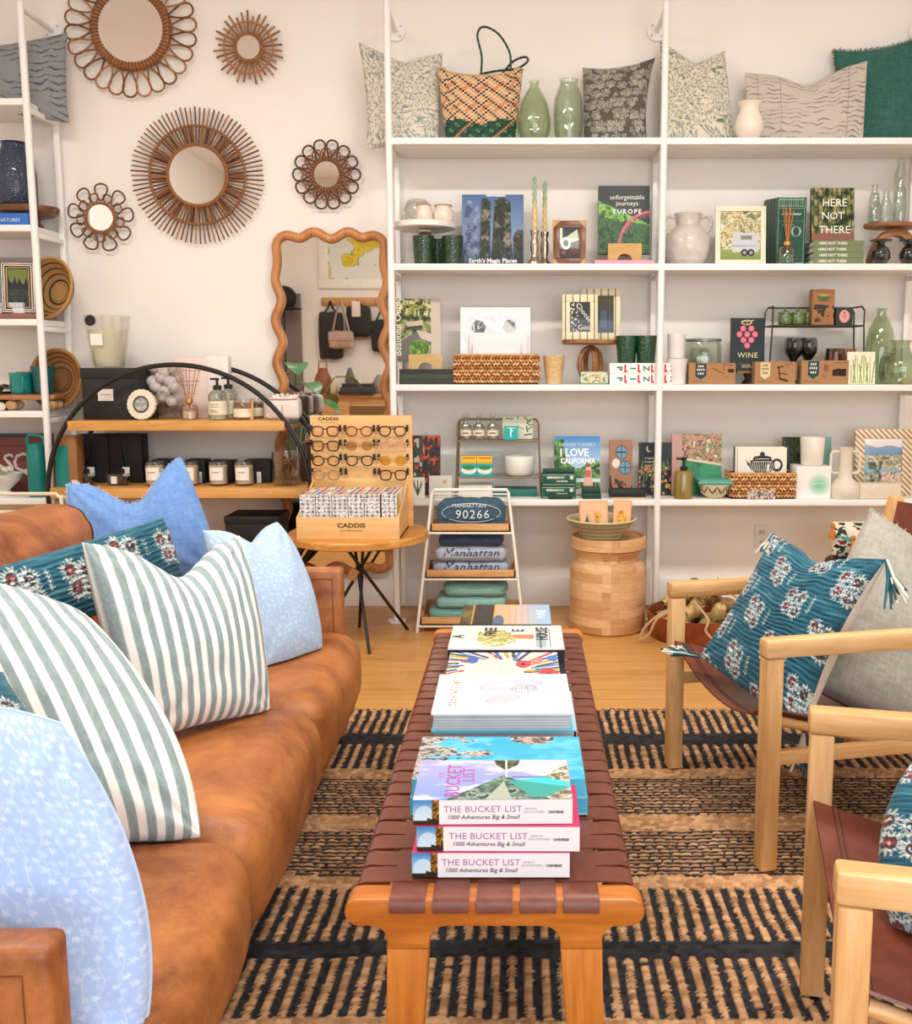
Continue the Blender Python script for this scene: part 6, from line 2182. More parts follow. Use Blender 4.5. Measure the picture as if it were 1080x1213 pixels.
# California book
cv = Cv(130, 150, .86, '#4f9ad6'); cv.grad('#b9d6ee', '#2f86d0', .45, 1)
cv.leafy(((cv.v < .52 + .12 * np.sin(cv.u * 9) * .6 + .18 * (cv.u < .25))).astype(float), ['#2f5a2a', '#4d8038', '#86a850', '#23431f'], 11, 5)
cv.leafy(((cv.u < .22) & (cv.v > .45) & (cv.v < .95)).astype(float) * (fbm(cv.u * 9, cv.v * 9, 4, 3) > .45), ['#2a5226', '#5a8a3c'], 14, 2)
cv.rect(.2, 1, .22, .28, '#d9e6ee').poly([(.62, .06), (.70, .5), (.80, .5), (.86, .06)], '#e7b9a0').rect(.68, .8, .30, .42, '#d4605a').grad('#c9b9c4', '#e4d6d8', 0, .1).disc(.74, .52, .05, '#8a5a44')
stand_up('picture_book', 'book with blue sky, palms and large white lettering on its cover, fourth shelf', 'book', 656, 711, 518, S4, 4.80, .028, .10, cover='#e9e6e2', cv=cv, spine='#e9e6e2',
         texts=[("NATHAN TURNER'S", 0, .83, .082, '#e6e0d2', {'sx': .85}), ('I LOVE', -.06, .66, .185, '#ffffff', {'bold': .0016, 'sx': .9}), ('CALIFORNIA', .02, .535, .13, '#ffffff', {'bold': .0014, 'sx': .8})])
# green tins
gt = P('#135239', .3, .2, .04)
for i, lab in enumerate(('dark green tin with cream border, lower one before the blue sky book', 'dark green tin with cream border, upper one before the blue sky book')):
    g, w_ = lie_down('soap_tin', lab, 'tin', 641 + i * .5, 682 + i * .3, S4 + i * .0615, 4.68, .07, .061, '#135239', [], 'green bordered tins', pages=False, bev=.003)
    mb = MB(); mb.tube([(-w_ / 2 + .006, -.0003, .007), (w_ / 2 - .006, -.0003, .007), (w_ / 2 - .006, -.0003, .054), (-w_ / 2 + .006, -.0003, .054)], .0012, P('#cfdcc4', .5), 5, True); mb.build('printed_border', g)
    mb = MB()
    for q in range(9):
        mb.box(-w_ / 2 + .026 + q * .0095, -w_ / 2 + .033 + q * .0095, -.0006, 0, .036, .047, P(('#e8efe0', '#d6dfc0', '#a9cbb4')[q // 3], .5))
    for q in range(6):
        mb.box(-.010 + q * .009, -.004 + q * .009, -.0006, 0, .020, .027, P('#dfe8d4', .5))
    mb.build('printed_marks', g)
    mb = MB(); mb.lathe([(.010, 0), (.010, .0008)], P('#cfdcc4', .5), 18, T((w_ / 2 - .022, -.0012, .042)) @ RX(PI / 2)); mb.build('printed_dot', g)
lie_down('soap_box', 'dark green box lying on top of the bordered tins', 'box', 643, 680, S4 + .1236, 4.70, .06, .016, '#12452f', [], None, pages=False)
lie_down('soap_tin', 'small dark green glass block lying in front of the bordered tins', 'tin', 650, 678, S4, 4.652, .024, .024, '#0f3a2a', [], None, pages=False, bev=.005)
for i, lab in enumerate(('small dark green box, the lower one in front of the blue sky book corner', 'small dark green box, the upper one in front of the blue sky book corner')):
    lie_down('soap_box', lab, 'box', 690, 712 - i, S4 + i * .0276, 4.67, .08, .027, '#0f3d2b', [], 'small green boxes', pages=False, bev=.003)
# kraft box with blue windows
cv = Cv(60, 110, .5, '#a9795a')
for (u, v) in ((.52, .78), (.68, .50)):
    cv.disc(u, v, .13, '#3f3a36').disc(u, v, .115, '#6fa0b8')
    cv.put((np.abs((cv.u - u) * .5) < .008) * (np.abs(cv.v - v) < .11) * 1.0, '#2f3438').put((np.abs(cv.v - v) < .010) * (np.abs(cv.u - u) * .5 < .11) * 1.0, '#2f3438')
cv.disc(.28, .58, .085, '#e9e0d4')
cv.put((fbm(cv.u * 7, cv.v * 7, 8, 3) > .54) * (cv.v < .36 - .2 * cv.u) * 1.0, '#33271f')
stand_up('gift_box', 'brown kraft box with round blue windows beside the blue sky book', 'box', 722, 749, 522, S4, 4.80, .03, .05, cover='#a9795a', cv=cv, pages=False, part='carton')
lie_down('gift_box', 'flat black box before the kraft box with round blue windows', 'box', 722, 765, S4 + .006, 4.69, .08, .036, '#14201a', [], None, pages=False, bev=.003)
lie_down('paperback', 'thin tan booklet lying under the flat black box', 'booklet', 724, 766, S4, 4.67, .09, .0058, '#d9b490', [], None, pages=False)
# dark floral book behind the post
cv = Cv(90, 120, .75, '#1c2226')
for q in range(60):
    u0, v0 = hsh(np.array(q * 1.0), np.array(1.0), 3).item(), hsh(np.array(q * 1.0), np.array(4.0), 7).item() * .55
    cv.disc(u0, v0, .026, ('#d8433a', '#e08a2e', '#5a7a44', '#c9b84a', '#e2553a')[q % 5])
for q in range(18):
    u0, v0 = hsh(np.array(q * 1.0), np.array(8.0), 3).item(), hsh(np.array(q * 1.0), np.array(6.0), 2).item() * .5
    cv.line(u0, v0, u0 + .05 * math.sin(q), v0 + .18, .010, '#6a8452')
cv.disc(.28, .88, .06, '#d9c9a0').disc(.31, .89, .055, '#1c2226')
stand_up('picture_book', 'black book strewn with red and orange flowers, half behind the middle post', 'book', 757, 799, 525, S4, 4.80, .02, .08, cover='#1c2226', cv=cv, texts=[('A NATURE', -.14, .68, .055, '#e4d8b8'), ('POEM FOR', -.14, .61, .055, '#e4d8b8'), ('EVERY DAY', -.12, .54, .055, '#e4d8b8'), ('OF THE YEAR', -.10, .47, .055, '#e4d8b8')])

# ---------------------------------------------------------------- fourth shelf, right bay
cv = Cv(130, 150, .8, '#2f7a52'); cv.leafy(np.ones((150, 130)), ['#256a46', '#2f8058', '#3a9068'], 7, 3)
cv.leafy((cv.v > .62 - .12 * cv.u).astype(float), ['#7a5a44', '#c9a184', '#a87f62', '#5f7a4a', '#e2c4a8'], 14, 6)
cv.put((np.abs(cv.v - (.62 - .12 * cv.u)) < .018).astype(float), '#e2cdb4')
cv.put((cv.u < .2).astype(float), '#c99c94')
stand_up('picture_book', 'book with a green swimming pool and pink strip, right of the middle post', 'book', 796, 855, 515, S4, 4.79, .03, .08, cover='#c99c94', cv=cv)
g, k, _ = vessel('soap_bottle', 'amber square soap bottle with a black pump in front of the green pool book', 'soap bottle', 809.5, 4.69, S4, [(11, 590), (11, 588), (11, 560), (9.5, 557.5), (4.2, 556)], P('#8a7430', .12, 0, .06, 20, 0, .6), None)
o = g.children[0]; o.scale = (1, .8, 1)
mb = MB(); mb.lathe([(4.4 * k, 34 * k), (4.4 * k, 38 * k), (1.5 * k, 39 * k), (1.5 * k, 45 * k), (3.2 * k, 45.5 * k), (3.2 * k, 49 * k)], P('#1a1a1a', .3), 18); mb.box(-9 * k, 1 * k, -.004, .004, 46 * k, 49 * k, P('#1a1a1a', .3), .002); mb.build('pump', g)
g, k, _ = vessel('ceramic_bowl', 'small bowl with a dark scalloped pattern, filled with turquoise cards, beside the soap bottle', 'bowl', 846, 4.72, S4, [(9, 590), (16, 584), (18.5, 576), (19, 573)], P('#d9c9a4', .3), .004)
mb = MB()
for q in range(10):
    a0 = 2 * PI * q / 10
    mb.tube([(17 * k * math.cos(a0 + d) * f, 17 * k * math.sin(a0 + d) * f, zz_) for d, f, zz_ in ((-.3, 1.06, 15 * k), (-.15, 1.02, 10 * k), (0, .95, 7 * k), (.15, 1.02, 10 * k), (.3, 1.06, 15 * k))], .0035, P('#2b4038', .4), 5)
mb.build('glazed_scallops', g)
for q in range(3):
    lie_down('notecard', f'turquoise card lying {("lowest", "second", "on top")[q]} on the small patterned bowl', 'card', 827 + q, 868 + q, S4 + .0695 + q * .0072, 4.66 + .004 * q, .13, .0065, ('#3f9a8a', '#7fc4b4', '#5fb0a0')[q], [], 'turquoise cards on the bowl', pages=False, rz=.06 * (q - 1))
bk, bxc, bw, bh = basket('woven_basket', 'rectangular woven basket of cards on the fourth shelf in the right bay', 866, 942, 561.5, S4, 4.675, .15)
cards = [(869, 926, 529.5, 4.800, '#2a4a4a'), (870, 928, 529, 4.785, '#3f6a50'), (871, 929, 529.5, 4.77, '#efe7d6'), (874, 932, 530.5, 4.755, '#efe7d6')]
for q, (a, b, tp, Yy, c_) in enumerate(cards):
    cv = None
    if q == 3:
        cv = Cv(110, 84, 1.3, '#f0e9d8')
        v_keep = cv.v
        cv.v = (cv.v - .42) / .58
        teap = ((cv.u - .5) / .26) ** 2 + ((cv.v - .34) / .30) ** 2 < 1
        cv.put((teap & (cv.v < .5)).astype(float), '#1d1d1d').disc(.5, .50, .33, '#1d1d1d', .07).disc(.5, .60, .25, '#1d1d1d', .11).disc(.5, .76, .07, '#1d1d1d', .08)
        cv.poly([(.16, .56), (.12, .62), (.24, .42), (.34, .22), (.30, .16), (.2, .36)], '#1d1d1d')
        hd = np.hypot((cv.u - .80) / .12, (cv.v - .36) / .24)
        cv.put(((hd < 1) & (hd > .62)).astype(float), '#1d1d1d')
        lines = ((np.abs(((cv.u - .5) / (.4 + .6 * cv.v)) * 14 % 1 - .5) < .13) & teap & (cv.v < .44))
        cv.put(lines.astype(float), '#e9e2d2').rect(.3, .7, .47, .49, '#e9e2d2').rect(.36, .64, .58, .6, '#e9e2d2').disc(.62, .25, .04, '#e9e2d2', .16)
        cv.v = v_keep
    stand_up('greeting_card', ('dark teal card at the back of the right woven basket', 'green card, third from the front in the right woven basket', 'blank cream card, second in the right woven basket', 'cream card with a black teapot drawing at the front of the right woven basket')[q], 'card', a, b, tp, S4 + .008, Yy, .006, .07, cover=c_, cv=cv, group='cards in the right basket', pages=False, part='card')
cv = Cv(60, 20, 3.2, '#d9cdc4'); cv.put((vn(cv.u * 22, cv.v * 7, 5) > .55) * 1.0, '#8a6a64').put((vn(cv.u * 18, cv.v * 6, 9) > .7) * 1.0, '#4f5a58')
stand_up('matchbox', 'small patterned matchbox leaning against the right woven basket', 'box', 885, 918, 581, S4, 4.652, .012, .0, cover='#d9cdc4', cv=cv, pages=False, part='carton')
cv = Cv(80, 90, .8, '#2c3b2f'); cv.leafy(np.ones((90, 80)), ['#1a231c', '#2d3a2a', '#4a5234'], 8, 2).rect(.68, 1, 0, 1, '#6f9a8c').put((np.abs((cv.u * 12 + .4 * vn(cv.u * 3, cv.v * 5, 3)) % 1 - .5) < .12) * (cv.u < .66) * .6, '#5a5a3a')
stand_up('picture_book', 'dark forest green book behind the white candle and its box', 'book', 928, 985, 518.5, S4, 4.84, .022, .08, cover='#2c3b2f', cv=cv)
cv = Cv(70, 66, 1.05, '#f1efec')
d_ = np.hypot((cv.u - .66) * 1.05, cv.v - .42)
cv.put(np.clip(1 - d_ / .36, 0, 1) ** .7, '#5fc49c')
cv.rect(.5, .8, .46, .475, '#f4f8f4')
cbx, cbw, cbh = stand_up('candle_box', 'white box with a soft green disc, carrying the white candle on the fourth shelf', 'box', 943, 984, 552.5, S4, 4.69, .13, 0, cover='#f2f0ee', cv=cv, pages=False, part='carton')
zc_ = S4 + .0006 + cbh
g, k, _ = vessel('glass_candle', 'white candle tumbler standing on the white box with the green disc', 'candle', 962, 4.745, zc_, [(11.5, 552), (13, 549), (14.5, 521), (14.2, 519)], P('#efe8dc', .25, 0, .02, 10, 0, .4), .004)
mb = MB(); mb.lathe([(12.5 * k, .006), (13 * k, 26 * k)], P('#f4ecd9', .6), 28); mb.build('wax', g)
g, k, _ = vessel('ceramic_vase', 'cream ceramic vase with two square handles near the right end of the fourth shelf', 'vase', 1000, 4.72, S4, [(17, 590), (18.5, 584), (18, 575), (13, 570), (8.5, 566), (8.2, 560), (7.5, 534), (8.8, 530.5)], P('#e0d6c2', .5, 0, .03), .005)
for s in (-1, 1):
    mb = MB(); mb.tube(smooth([(s * 8 * k, 0, 30 * k), (s * 12 * k, 0, 29 * k), (s * 16.5 * k, 0, 32 * k), (s * 17 * k, 0, 42 * k), (s * 16.5 * k, 0, 52 * k), (s * 12 * k, 0, 55 * k), (s * 7.6 * k, 0, 54 * k)], 5), .0075, P('#e0d6c2', .5, 0, .03), 8); mb.build('handle', g)
# striped frame with seaside photo
def diag_mat():
    m, nt, b = base_mat('diagonal cane stripes')
    wv = nd(nt, 'ShaderNodeTexWave', Scale=1.0)
    wv.bands_direction = 'X'
    nt.links.new(coords(nt, scale=(16, 16, 16), rot=(0, PI / 4, 0)), wv.inputs['Vector'])
    nt.links.new(ramp(nt, wv.outputs['Fac'], [(.35, '#b08a5c'), (.6, '#e9dcc4')]), b.inputs['Base Color'])
    b.inputs['Roughness'].default_value = .5
    return m
cv = Cv(110, 110, .8, '#c9d4de'); cv.grad('#d9d6d2', '#e9e6e2', .75, 1).grad('#5f86a8', '#7a9cbc', .62, .80)
cv.put((cv.v > .80).astype(float) * (cv.v < .80 + .08 * vn(cv.u * 3, cv.v * 0, 2)), '#8a9cae')
cv.leafy((cv.v < .66).astype(float), ['#5a6048', '#8f8a6e', '#c0b494', '#6f7a6a', '#d9cfb8'], 12, 5)
cv.leafy((np.abs(cv.v - (.36 - .1 * cv.u)) < .07).astype(float), ['#6a94a4', '#86aab4'], 9, 3)
cv.leafy(((cv.v < .30) & (cv.u > .45)).astype(float), ['#d9b9a4', '#b98f78', '#e4d0c0', '#8a7466'], 14, 8)
cv.leafy(((cv.u < .5) & (cv.v < .5)).astype(float) * (vn(cv.u * 14, cv.v * 10, 6) > .6), ['#39402c', '#55603c'], 15, 4)
photo_frame('large frame with tan and white diagonal stripes around a seaside photo, fourth shelf', 1014, 1080, 509, S4, 4.79, 11, diag_mat(), cv, .08, rz=-.06, thick=.02)
lie_down('trinket_box', 'cream lidded box lying in front of the striped seaside photo frame', 'box', 1018, 1067, S4, 4.665, .09, .075, '#e2d3bc', [], None, pages=False, bev=.008)
# ================================================================ LEFT SHELVING, ROUND SHELF, WALL MIRRORS
L1, L2, L3, L4, L5 = (ZZ(p, YS) for p in (117, 266.5, 378, 487, 590))
LX1 = XX(40.5, YS, 1.9)
shelving('shelving_unit', 'white pipe-and-board shelving unit at the left edge of the photo', (LX1 - 1.0, LX1), (L1, L2, L3, L4, L5), 0)
pillow('lumbar_pillow', 'grey pillow with dark wavy dashes and tan back on top of the left shelving unit', 'pillow', [at(-60, 58, 4.80), at(80, 38, 4.87), at(82, 146, 4.83), at(-60, 118, 4.80)], .05, pat_dashes('#8f9092', '#4a4d52', .075, .026), 'pillows on the top shelf',
       bows=(.06, .02, -.02, .0), n=120, seed=31, back=pat_plain('#c9ab88', '#d8bd9c'))
# blue vase on a round wooden stand
g, k, xs_ = vessel('wooden_cake_stand', 'dark wooden round stand under the blue vase on the left shelving unit', 'cake stand', 33, 4.815, L2, [(16, 266), (16, 262), (13, 258), (14, 252)], wood('#4e2b18', '#7a4a2a', 'x', 14, .4), None, part='foot')
mb = MB(); mb.lathe([(28 * k, 14.5 * k), (34 * k, 18 * k), (35.5 * k, 22 * k), (35 * k, 25 * k), (0, 25 * k)], wood('#4e2b18', '#7d4c2b', 'x', 14, .35), 48, Matrix.Diagonal((1, .9, 1, 1))); mb.build('plate', g)
g, k, _ = vessel('ceramic_vase', 'dark blue textured vase with a wide mouth on the wooden stand', 'vase', 20, 4.815, L2 + .0006 + 25 * k, [(20, 240), (22.5, 236), (23, 205), (21, 190), (16, 176), (14, 171), (13.5, 168), (16, 166)], hobnail('#22354e', .18), .004)
lie_down('picture_book', 'bright blue book lying flat below the wooden stand on the left shelving unit', 'book', -40, 34, L2, 4.67, .06, .055, '#2a6cc0', [('NATURES', .20, .3, .40, '#d8e4f2', {'spacing': 1.05})], pages=False)
# third level: frame, little boxes, leaning bowl
cv = Cv(60, 90, .7, '#3a4236'); cv.grad('#7a7f3c', '#6f8048', .55, 1).grad('#252b33', '#3a4a44', 0, .5)
cv.put(((cv.v > .45) & (cv.v < .58 + .22 * vn(cv.u * 9, cv.v * 0 + 2, 5))).astype(float), '#2c2f45').put((vn(cv.u * 9, cv.v * 12, 8) > .7) * (cv.v < .45) * .7, '#3f5f4c')
frm = P('#241f1d', .4)
g, w_, h_ = photo_frame('black and white lined picture frame with a gold inner edge on the left shelving unit', 2, 39, 310, L3 + .028, 4.69, 7.5, frm, cv, .12, rz=.25)
mb = MB()
for q, (c_, e) in enumerate((('#efe6da', .006), ('#efe6da', .015), ('#c99a48', .026))):
    x, z0, z1 = w_ / 2 - e, e, h_ - e
    for (a, b, c, d) in ((-x, x, z1 - .002, z1 + .002), (-x, x, z0 - .002, z0 + .002), (-x - .002, -x + .002, z0, z1), (x - .002, x + .002, z0, z1)):
        mb.box(a, b, -.0012, .001, c, d, P(c_, .5))
mb.build('inlay_lines', g)
lie_down('marble_slab', 'reddish brown marbled slab under the lined picture frame', 'slab', -40, 44, L3, 4.675, .2, .027, '#8a5f50', [], None, pages=False)
for q in range(2):
    lie_down('gift_box', ('small silver and blue box, the lower of two before the lined picture frame', 'small silver and blue box, the upper of two before the lined picture frame')[q], 'box', -6, 28 - q, L3 + .0276 + q * .0256, 4.685, .05, .025, ('#d9dadf', '#c6c9d2')[q], [], 'silver boxes', pages=False, bev=.002)
cv = Cv(60, 60, 1, '#a89a98')
ug, uw, uh = stand_up('picture_sign', 'greyish lilac board with scattered dark letters behind the lined picture frame', 'sign', -40, 47, 305, L3 + .0278, 4.87, .012, .06, cover='#a3979a', pages=False, part='board')
for s, u, v in (('E', .06, .78), ('H', .10, .62), ('A', .03, .30)):
    text(ug, s, u * uw, v * uh, .055, '#2a2428', bold=.001)


def coil_bowl(label, cpx, cpy, Y, R, depth, tiltdir, c1, c2, c3, zrest):
    """a coiled basket bowl standing on its rim and leaning on the rear post"""
    g = thing('coiled_bowl', label, 'bowl', (0, 0, 0), 0, 'coiled bowls on the left shelving')
    ax = Vector(tiltdir).normalized()
    q = ax.to_track_quat('Z', 'Y').to_matrix().to_4x4()
    mb = MB()
    n = 17
    lowest = 1e9
    for s in range(n):
        f = s / (n - 1)
        r = R * (.34 + .66 * f ** .75)
        z = depth * f ** 1.4
        pts = [(r * math.cos(2 * PI * a / 44), r * math.sin(2 * PI * a / 44), z) for a in range(44)]
        mb.tube(pts, R * .046, (c1, c2, c1, c3)[s % 4] if s < n - 1 else c3, 6, True)
    mb.build('coil', g)
    mb = MB(); mb.lathe([(0, .0), (R * .30, .0), (R * .30, .008), (0, .008)], c1, 36); mb.build('centre_disc', g)
    c = at(cpx, cpy, Y)
    M = q
    zs_ = []
    for ch in g.children:
        for v in ch.data.vertices:
            zs_.append((M @ v.co).z)
    g.matrix_basis = T((c.x, c.y, zrest - min(zs_) + .0008)) @ q
    return g


tan1, tan2, tan3 = P('#7a5a38', .85, 0, .15, 80, .3), P('#4a3c2a', .85, 0, .15, 80, .3), P('#b98a52', .85, 0, .12, 80, .3)
coil_bowl('coiled bowl of tan and dark rings on edge, upper one, left shelving', 71, 342, 4.855, .148, .08, (-.33, -.93, .20), tan3, tan2, tan3, L3)
coil_bowl('coiled tan bowl standing on edge, the lower one behind the teal cups', 73, 445, 4.875, .146, .05, (-.22, -.96, .14), P('#8a5c30', .85, 0, .15, 80, .3), P('#6a4424', .85, 0, .15, 80, .3), P('#b07c44', .85, 0, .12, 80, .3), L4)
# fourth level: board on wooden balls with teal cups
Yb = 4.745
xb = XX(38, Yb, L4)
k = KK(Yb, L4)
g = thing('serving_board', 'small live-edge wooden board on round wooden feet carrying the teal cups', 'board', (xb, Yb, L4 + .0006))
mb = MB(); mb.puff((0, 0, .064), (68 * k, .12, .026), wood('#8f5530', '#c98d5c', 'x', 12, .5), .9, .05, 14); mb.build('board', g)
for q, (u, y) in enumerate(((-20, -.03), (27, -.03), (-20, .03), (27, .03))):
    mb = MB(); mb.ball((u * k, y, .0255), .0255, wood('#a87c50', '#d9b48a', 'z', 20, .6), sub=3, squash=(1.15, 1, 1)); mb.build('ball_foot', g)
zc = L4 + .0006 + .0785
tealm = P('#128a84', .35, 0, .04, 20, 0, .4)
g, k, _ = vessel('mug', 'teal enamel mug on the small wooden board', 'mug', 24.5, 4.745, zc, [(11, 467), (12, 464), (12.5, 443), (13, 442)], tealm, .003)
mb = MB(); mb.tube(smooth([(9 * k, -.034, 21 * k), (10 * k, -.062, 20 * k), (10 * k, -.066, 12 * k), (9 * k, -.060, 5 * k), (8.5 * k, -.036, 4 * k)], 6), .005, tealm, 8); mb.build('handle', g)
tumbler('dark teal textured cup beside the teal mug on the small wooden board', 51, 13.5, 10.5, 435, 467.5, zc, 4.765, hobnail('#0d5f5c', .25), None)
lie_down('kraft_box', 'small brown box behind the teal mug on the left shelving unit', 'box', 20, 40, L4 + .080, 4.795, .04, .105, '#8a5a38', [], None, pages=False)
g = thing('potted_plant', 'small dark potted plant cut by the left edge of the photo', 'plant', (XX(0, 4.76, L4), 4.76, L4 + .0006))
mb = MB(); mb.lathe([(.045, 0), (.055, .09), (.05, .09), (.045, .08), (0, .08)], P('#171614', .5), 24); mb.build('pot', g)
mb = MB()
for q in range(14):
    a = q * 2.4
    mb.tube([(0, 0, .08), (.03 * math.cos(a), .03 * math.sin(a), .12), (.07 * math.cos(a), .06 * math.sin(a), .115 - .02 * (q % 2))], [.004, .009, .002], P('#5a5f3c' if q % 2 else '#3c4630', .7), 6, flat=.4)
mb.build('leaves', g)
for q, lab in enumerate(('small white round stone figure at the left edge beside the wooden board',)):
    o = MB(); o.ball((0, 0, .02), .02, P('#e4dccb', .5), sub=3); o = o.build('stone', None, 35, (XX(2, 4.69, L4), 4.69, L4 + .0006)); tag(o, lab, 'stone')
# fifth level: sign, flask, boxes, shell bowl
sg, sw, sh_ = stand_up('shop_sign', 'brownish red board with white letters behind the teal flask on the left shelving unit', 'sign', -70, 62, 514, L5, 4.88, .015, .06, cover='#7a3f3a', pages=False, part='board')
mb = MB()
for q in range(4):
    mb.box(-sw / 2, sw / 2, -.0008, 0, sh_ * (.12 + .22 * q), sh_ * (.12 + .22 * q) + .004, P('#54282a', .6))
mb.box(-sw / 2, sw / 2, -.0008, 0, sh_ * .93, sh_, P('#343e5c', .6)); mb.build('plank_lines', sg)
text(sg, 'S', .10 * sw, .34 * sh_, .135, '#d8ccc2', bold=.0006)
text(sg, 'Q', .235 * sw, .34 * sh_, .145, '#d8ccc2', bold=.0003)
g, k, _ = vessel('drink_flask', 'tall teal drinking flask with a loop lid on the left shelving unit', 'flask', 45, 4.72, L5, [(10, 590), (10.8, 588), (10.8, 540), (10, 535), (10, 532)], P('#148079', .4, 0, .03), None, sx=1.0)
mb = MB(); mb.lathe([(10 * k, 58.2 * k), (10 * k, 62 * k), (8 * k, 63 * k), (5 * k, 63.2 * k)], P('#148079', .4), 28); mb.build('lid', g)
mb = MB(); mb.tube([(-9.5 * k, 0, 60 * k), (-9.5 * k, 0, 70 * k), (-7 * k, 0, 73 * k), (7 * k, 0, 71.5 * k), (9.5 * k, 0, 69 * k), (9.5 * k, 0, 60 * k)], .0075, P('#148079', .4), 8); mb.build('carry_loop', g)
g, k, _ = vessel('footed_bowl', 'white footed bowl heaped with shells at the left edge of the lowest shelf', 'bowl', 2, 4.73, L5, [(12, 590), (12, 587), (8, 583), (14, 577), (21, 570), (23.5, 563)], P('#e6e3dc', .3), .004)
for q in range(9):
    a = q * 2.4
    r_ = .045 if q else 0
    o = MB()
    o.lathe([(0, -.028), (.010, -.018), (.017, -.002), (.012, .012), (.004, .026), (0, .03)], P(('#e9dfd2', '#caa68a', '#f1ebe2')[q % 3], .4), 14, RX(1.2) @ RZ(a))
    o = o.build('sea_shell', None, 60, (XX(2, 4.73, L5) + r_ * math.cos(a), 4.73 + r_ * math.sin(a), L5 + (592 - 565) * k + .018 + (.012 if q == 0 else 0)))
    tag(o, f'sea shell heaped in the white footed bowl, {("on the middle top", "at the right", "at the back", "at the left front", "at the front", "at the back right", "at the far left", "at the front right", "at the back left")[q]}', 'shell', 'sea shells in the bowl')

# cream wire cart in front of the lowest shelf
Yc = 4.10
zr = ZZ(585, Yc)
xr_ = XX(72, Yc, zr)
g = thing('wire_cart', 'cream wire-railed cart behind the sofa back at the left edge of the photo', 'cart', (xr_, Yc, 0))
cm = P('#e6dfcb', .4)
mb = MB(); mb.tube([(.02, .02, .003), (.0, .0, zr - .02), (-.02, 0, zr), (-.62, 0, zr), (-.64, 0, zr - .02), (-.66, .02, .003)], .008, cm, 8); mb.build('front_rail', g)
mb = MB(); mb.tube([(.05, .33, .003), (.03, .34, zr - .16), (.0, .34, zr - .13), (-.62, .34, zr - .13), (-.64, .34, zr - .15), (-.66, .34, .003)], .008, cm, 8); mb.build('rear_rail', g)
mb = MB(); mb.tube([(.0, 0, zr - .012), (.02, .05, zr - .03), (.032, .20, zr - .10), (.03, .34, zr - .15)], .008, cm, 8); mb.build('side_rail', g)
zt_ = ZZ(634, Yc + .1)
mb = MB(); mb.box(-.64, .01, .012, .325, zt_ - .012, zt_, cm, .002); mb.build('tray', g)
for q, (px, Yq, r, h, c_, lab) in enumerate(((36, 4.25, .035, .085, '#bfc0bd', 'small glass jar with a metal lid, the left one on the cream wire cart'), (54, 4.27, .035, .09, '#3a3634', 'small dark jar with a metal lid, the right one on the cream wire cart'), (1, 4.22, .04, .075, '#a9c4cc', 'pale blue cup at the left edge on the cream wire cart'))):
    g2 = thing('jar' if q < 2 else 'cup', lab, 'jar' if q < 2 else 'cup', (XX(px, Yq, zt_), Yq, zt_ + .0006))
    mb = MB(); mb.lathe([(r * .9, 0), (r, .004), (r, h * .7), (r * .8, h * .8)], P(c_, .3), 26); mb.build('body', g2)
    if q < 2:
        mb = MB(); mb.lathe([(r * .84, h * .802), (r * .9, h * .85), (r * .9, h), (0, h + .002)], P('#a5a19a', .3, .7), 26); mb.build('lid', g2)
for q, (px, Yq, c_, lab) in enumerate(((14, 4.19, '#c9ccd6', 'shallow lilac dish on the cream wire cart'), (36, 4.17, '#d9c6a8', 'small tan dish in front of the jars on the cream wire cart'))):
    g2 = thing('dish', lab, 'dish', (XX(px, Yq, zt_), Yq, zt_ + .0006))
    mb = MB(); mb.lathe([(.03, 0), (.05, .012), (.047, .012), (.028, .004), (0, .004)], P(c_, .4), 30); mb.build('body', g2)

# ---------------------------------------------------------------- round hoop shelf
def make_round_shelf():
    Y1, Y2, R = 4.55, 4.883, .622
    cx = XX(213, Y1, .64)
    zc = R + .012
    t = thing('round_shelf', 'round black hoop shelf with wooden boards, loaded with candles and boxes', 'shelf', (cx, 0, 0))
    bm_ = P('#141414', .4)
    for y, nm in ((Y1, 'front_hoop'), (Y2, 'rear_hoop')):
        mb = MB(); mb.tube([(R * math.cos(2 * PI * q / 96), y, zc + R * math.sin(2 * PI * q / 96)) for q in range(96)], .0115, bm_, 10, True); mb.build(nm, t)
    wm_ = wood('#b97a3a', '#e6b06a', 'x', 9, .45, '#d29a52')
    tops = []
    for py in (498.5, 578.5, 650):
        z = ZZ(py, Y1 - .01)
        hc = math.sqrt(max(.01, R * R - (z - .025 - zc) ** 2)) - .015
        if abs(z - zc) < .2:
            hc = R - .014
            hc = math.sqrt(R * R - (z - .02 - zc) ** 2) - .013
        mb = MB(); mb.box(-hc, hc, Y1 - .012, Y2 + .012, z - .047, z, wm_, .004); mb.build('board', t)
        for s in (-1, 1):
            mb = MB(); mb.box(s * (hc + .001) - .004, s * (hc + .001) + .004, Y1, Y2, z - .02, z - .004, bm_); mb.build('crossbar', t)
        tops.append(z)
    mb = MB(); mb.box(-.16, .16, Y1 - .02, Y1 + .02, .0005, .008, bm_); mb.build('foot_plate', t)
    mb = MB(); mb.box(-.16, .16, Y2 - .02, Y2 + .02, .0005, .008, bm_); mb.build('foot_plate', t)
    return tops


R1_, R2_, R3_ = make_round_shelf()
b_, bw_2, bh_2 = stand_up('kraft_box', 'tall brown box with a teal front panel beside the round hoop shelf', 'box', 66, 91, 517, R2_, 4.585, .08, 0, cover='#9a6a3e', pages=False, part='carton')
mb = MB(); mb.box(-bw_2 / 2, bw_2 * .12, -.0008, 0, .0, bh_2 * .82, P('#16807a', .4)); mb.box(bw_2 * .2, bw_2 * .48, -.0008, 0, 0, bh_2 * .14, P('#e8e2d8', .5)); mb.build('printed_panel', b_)
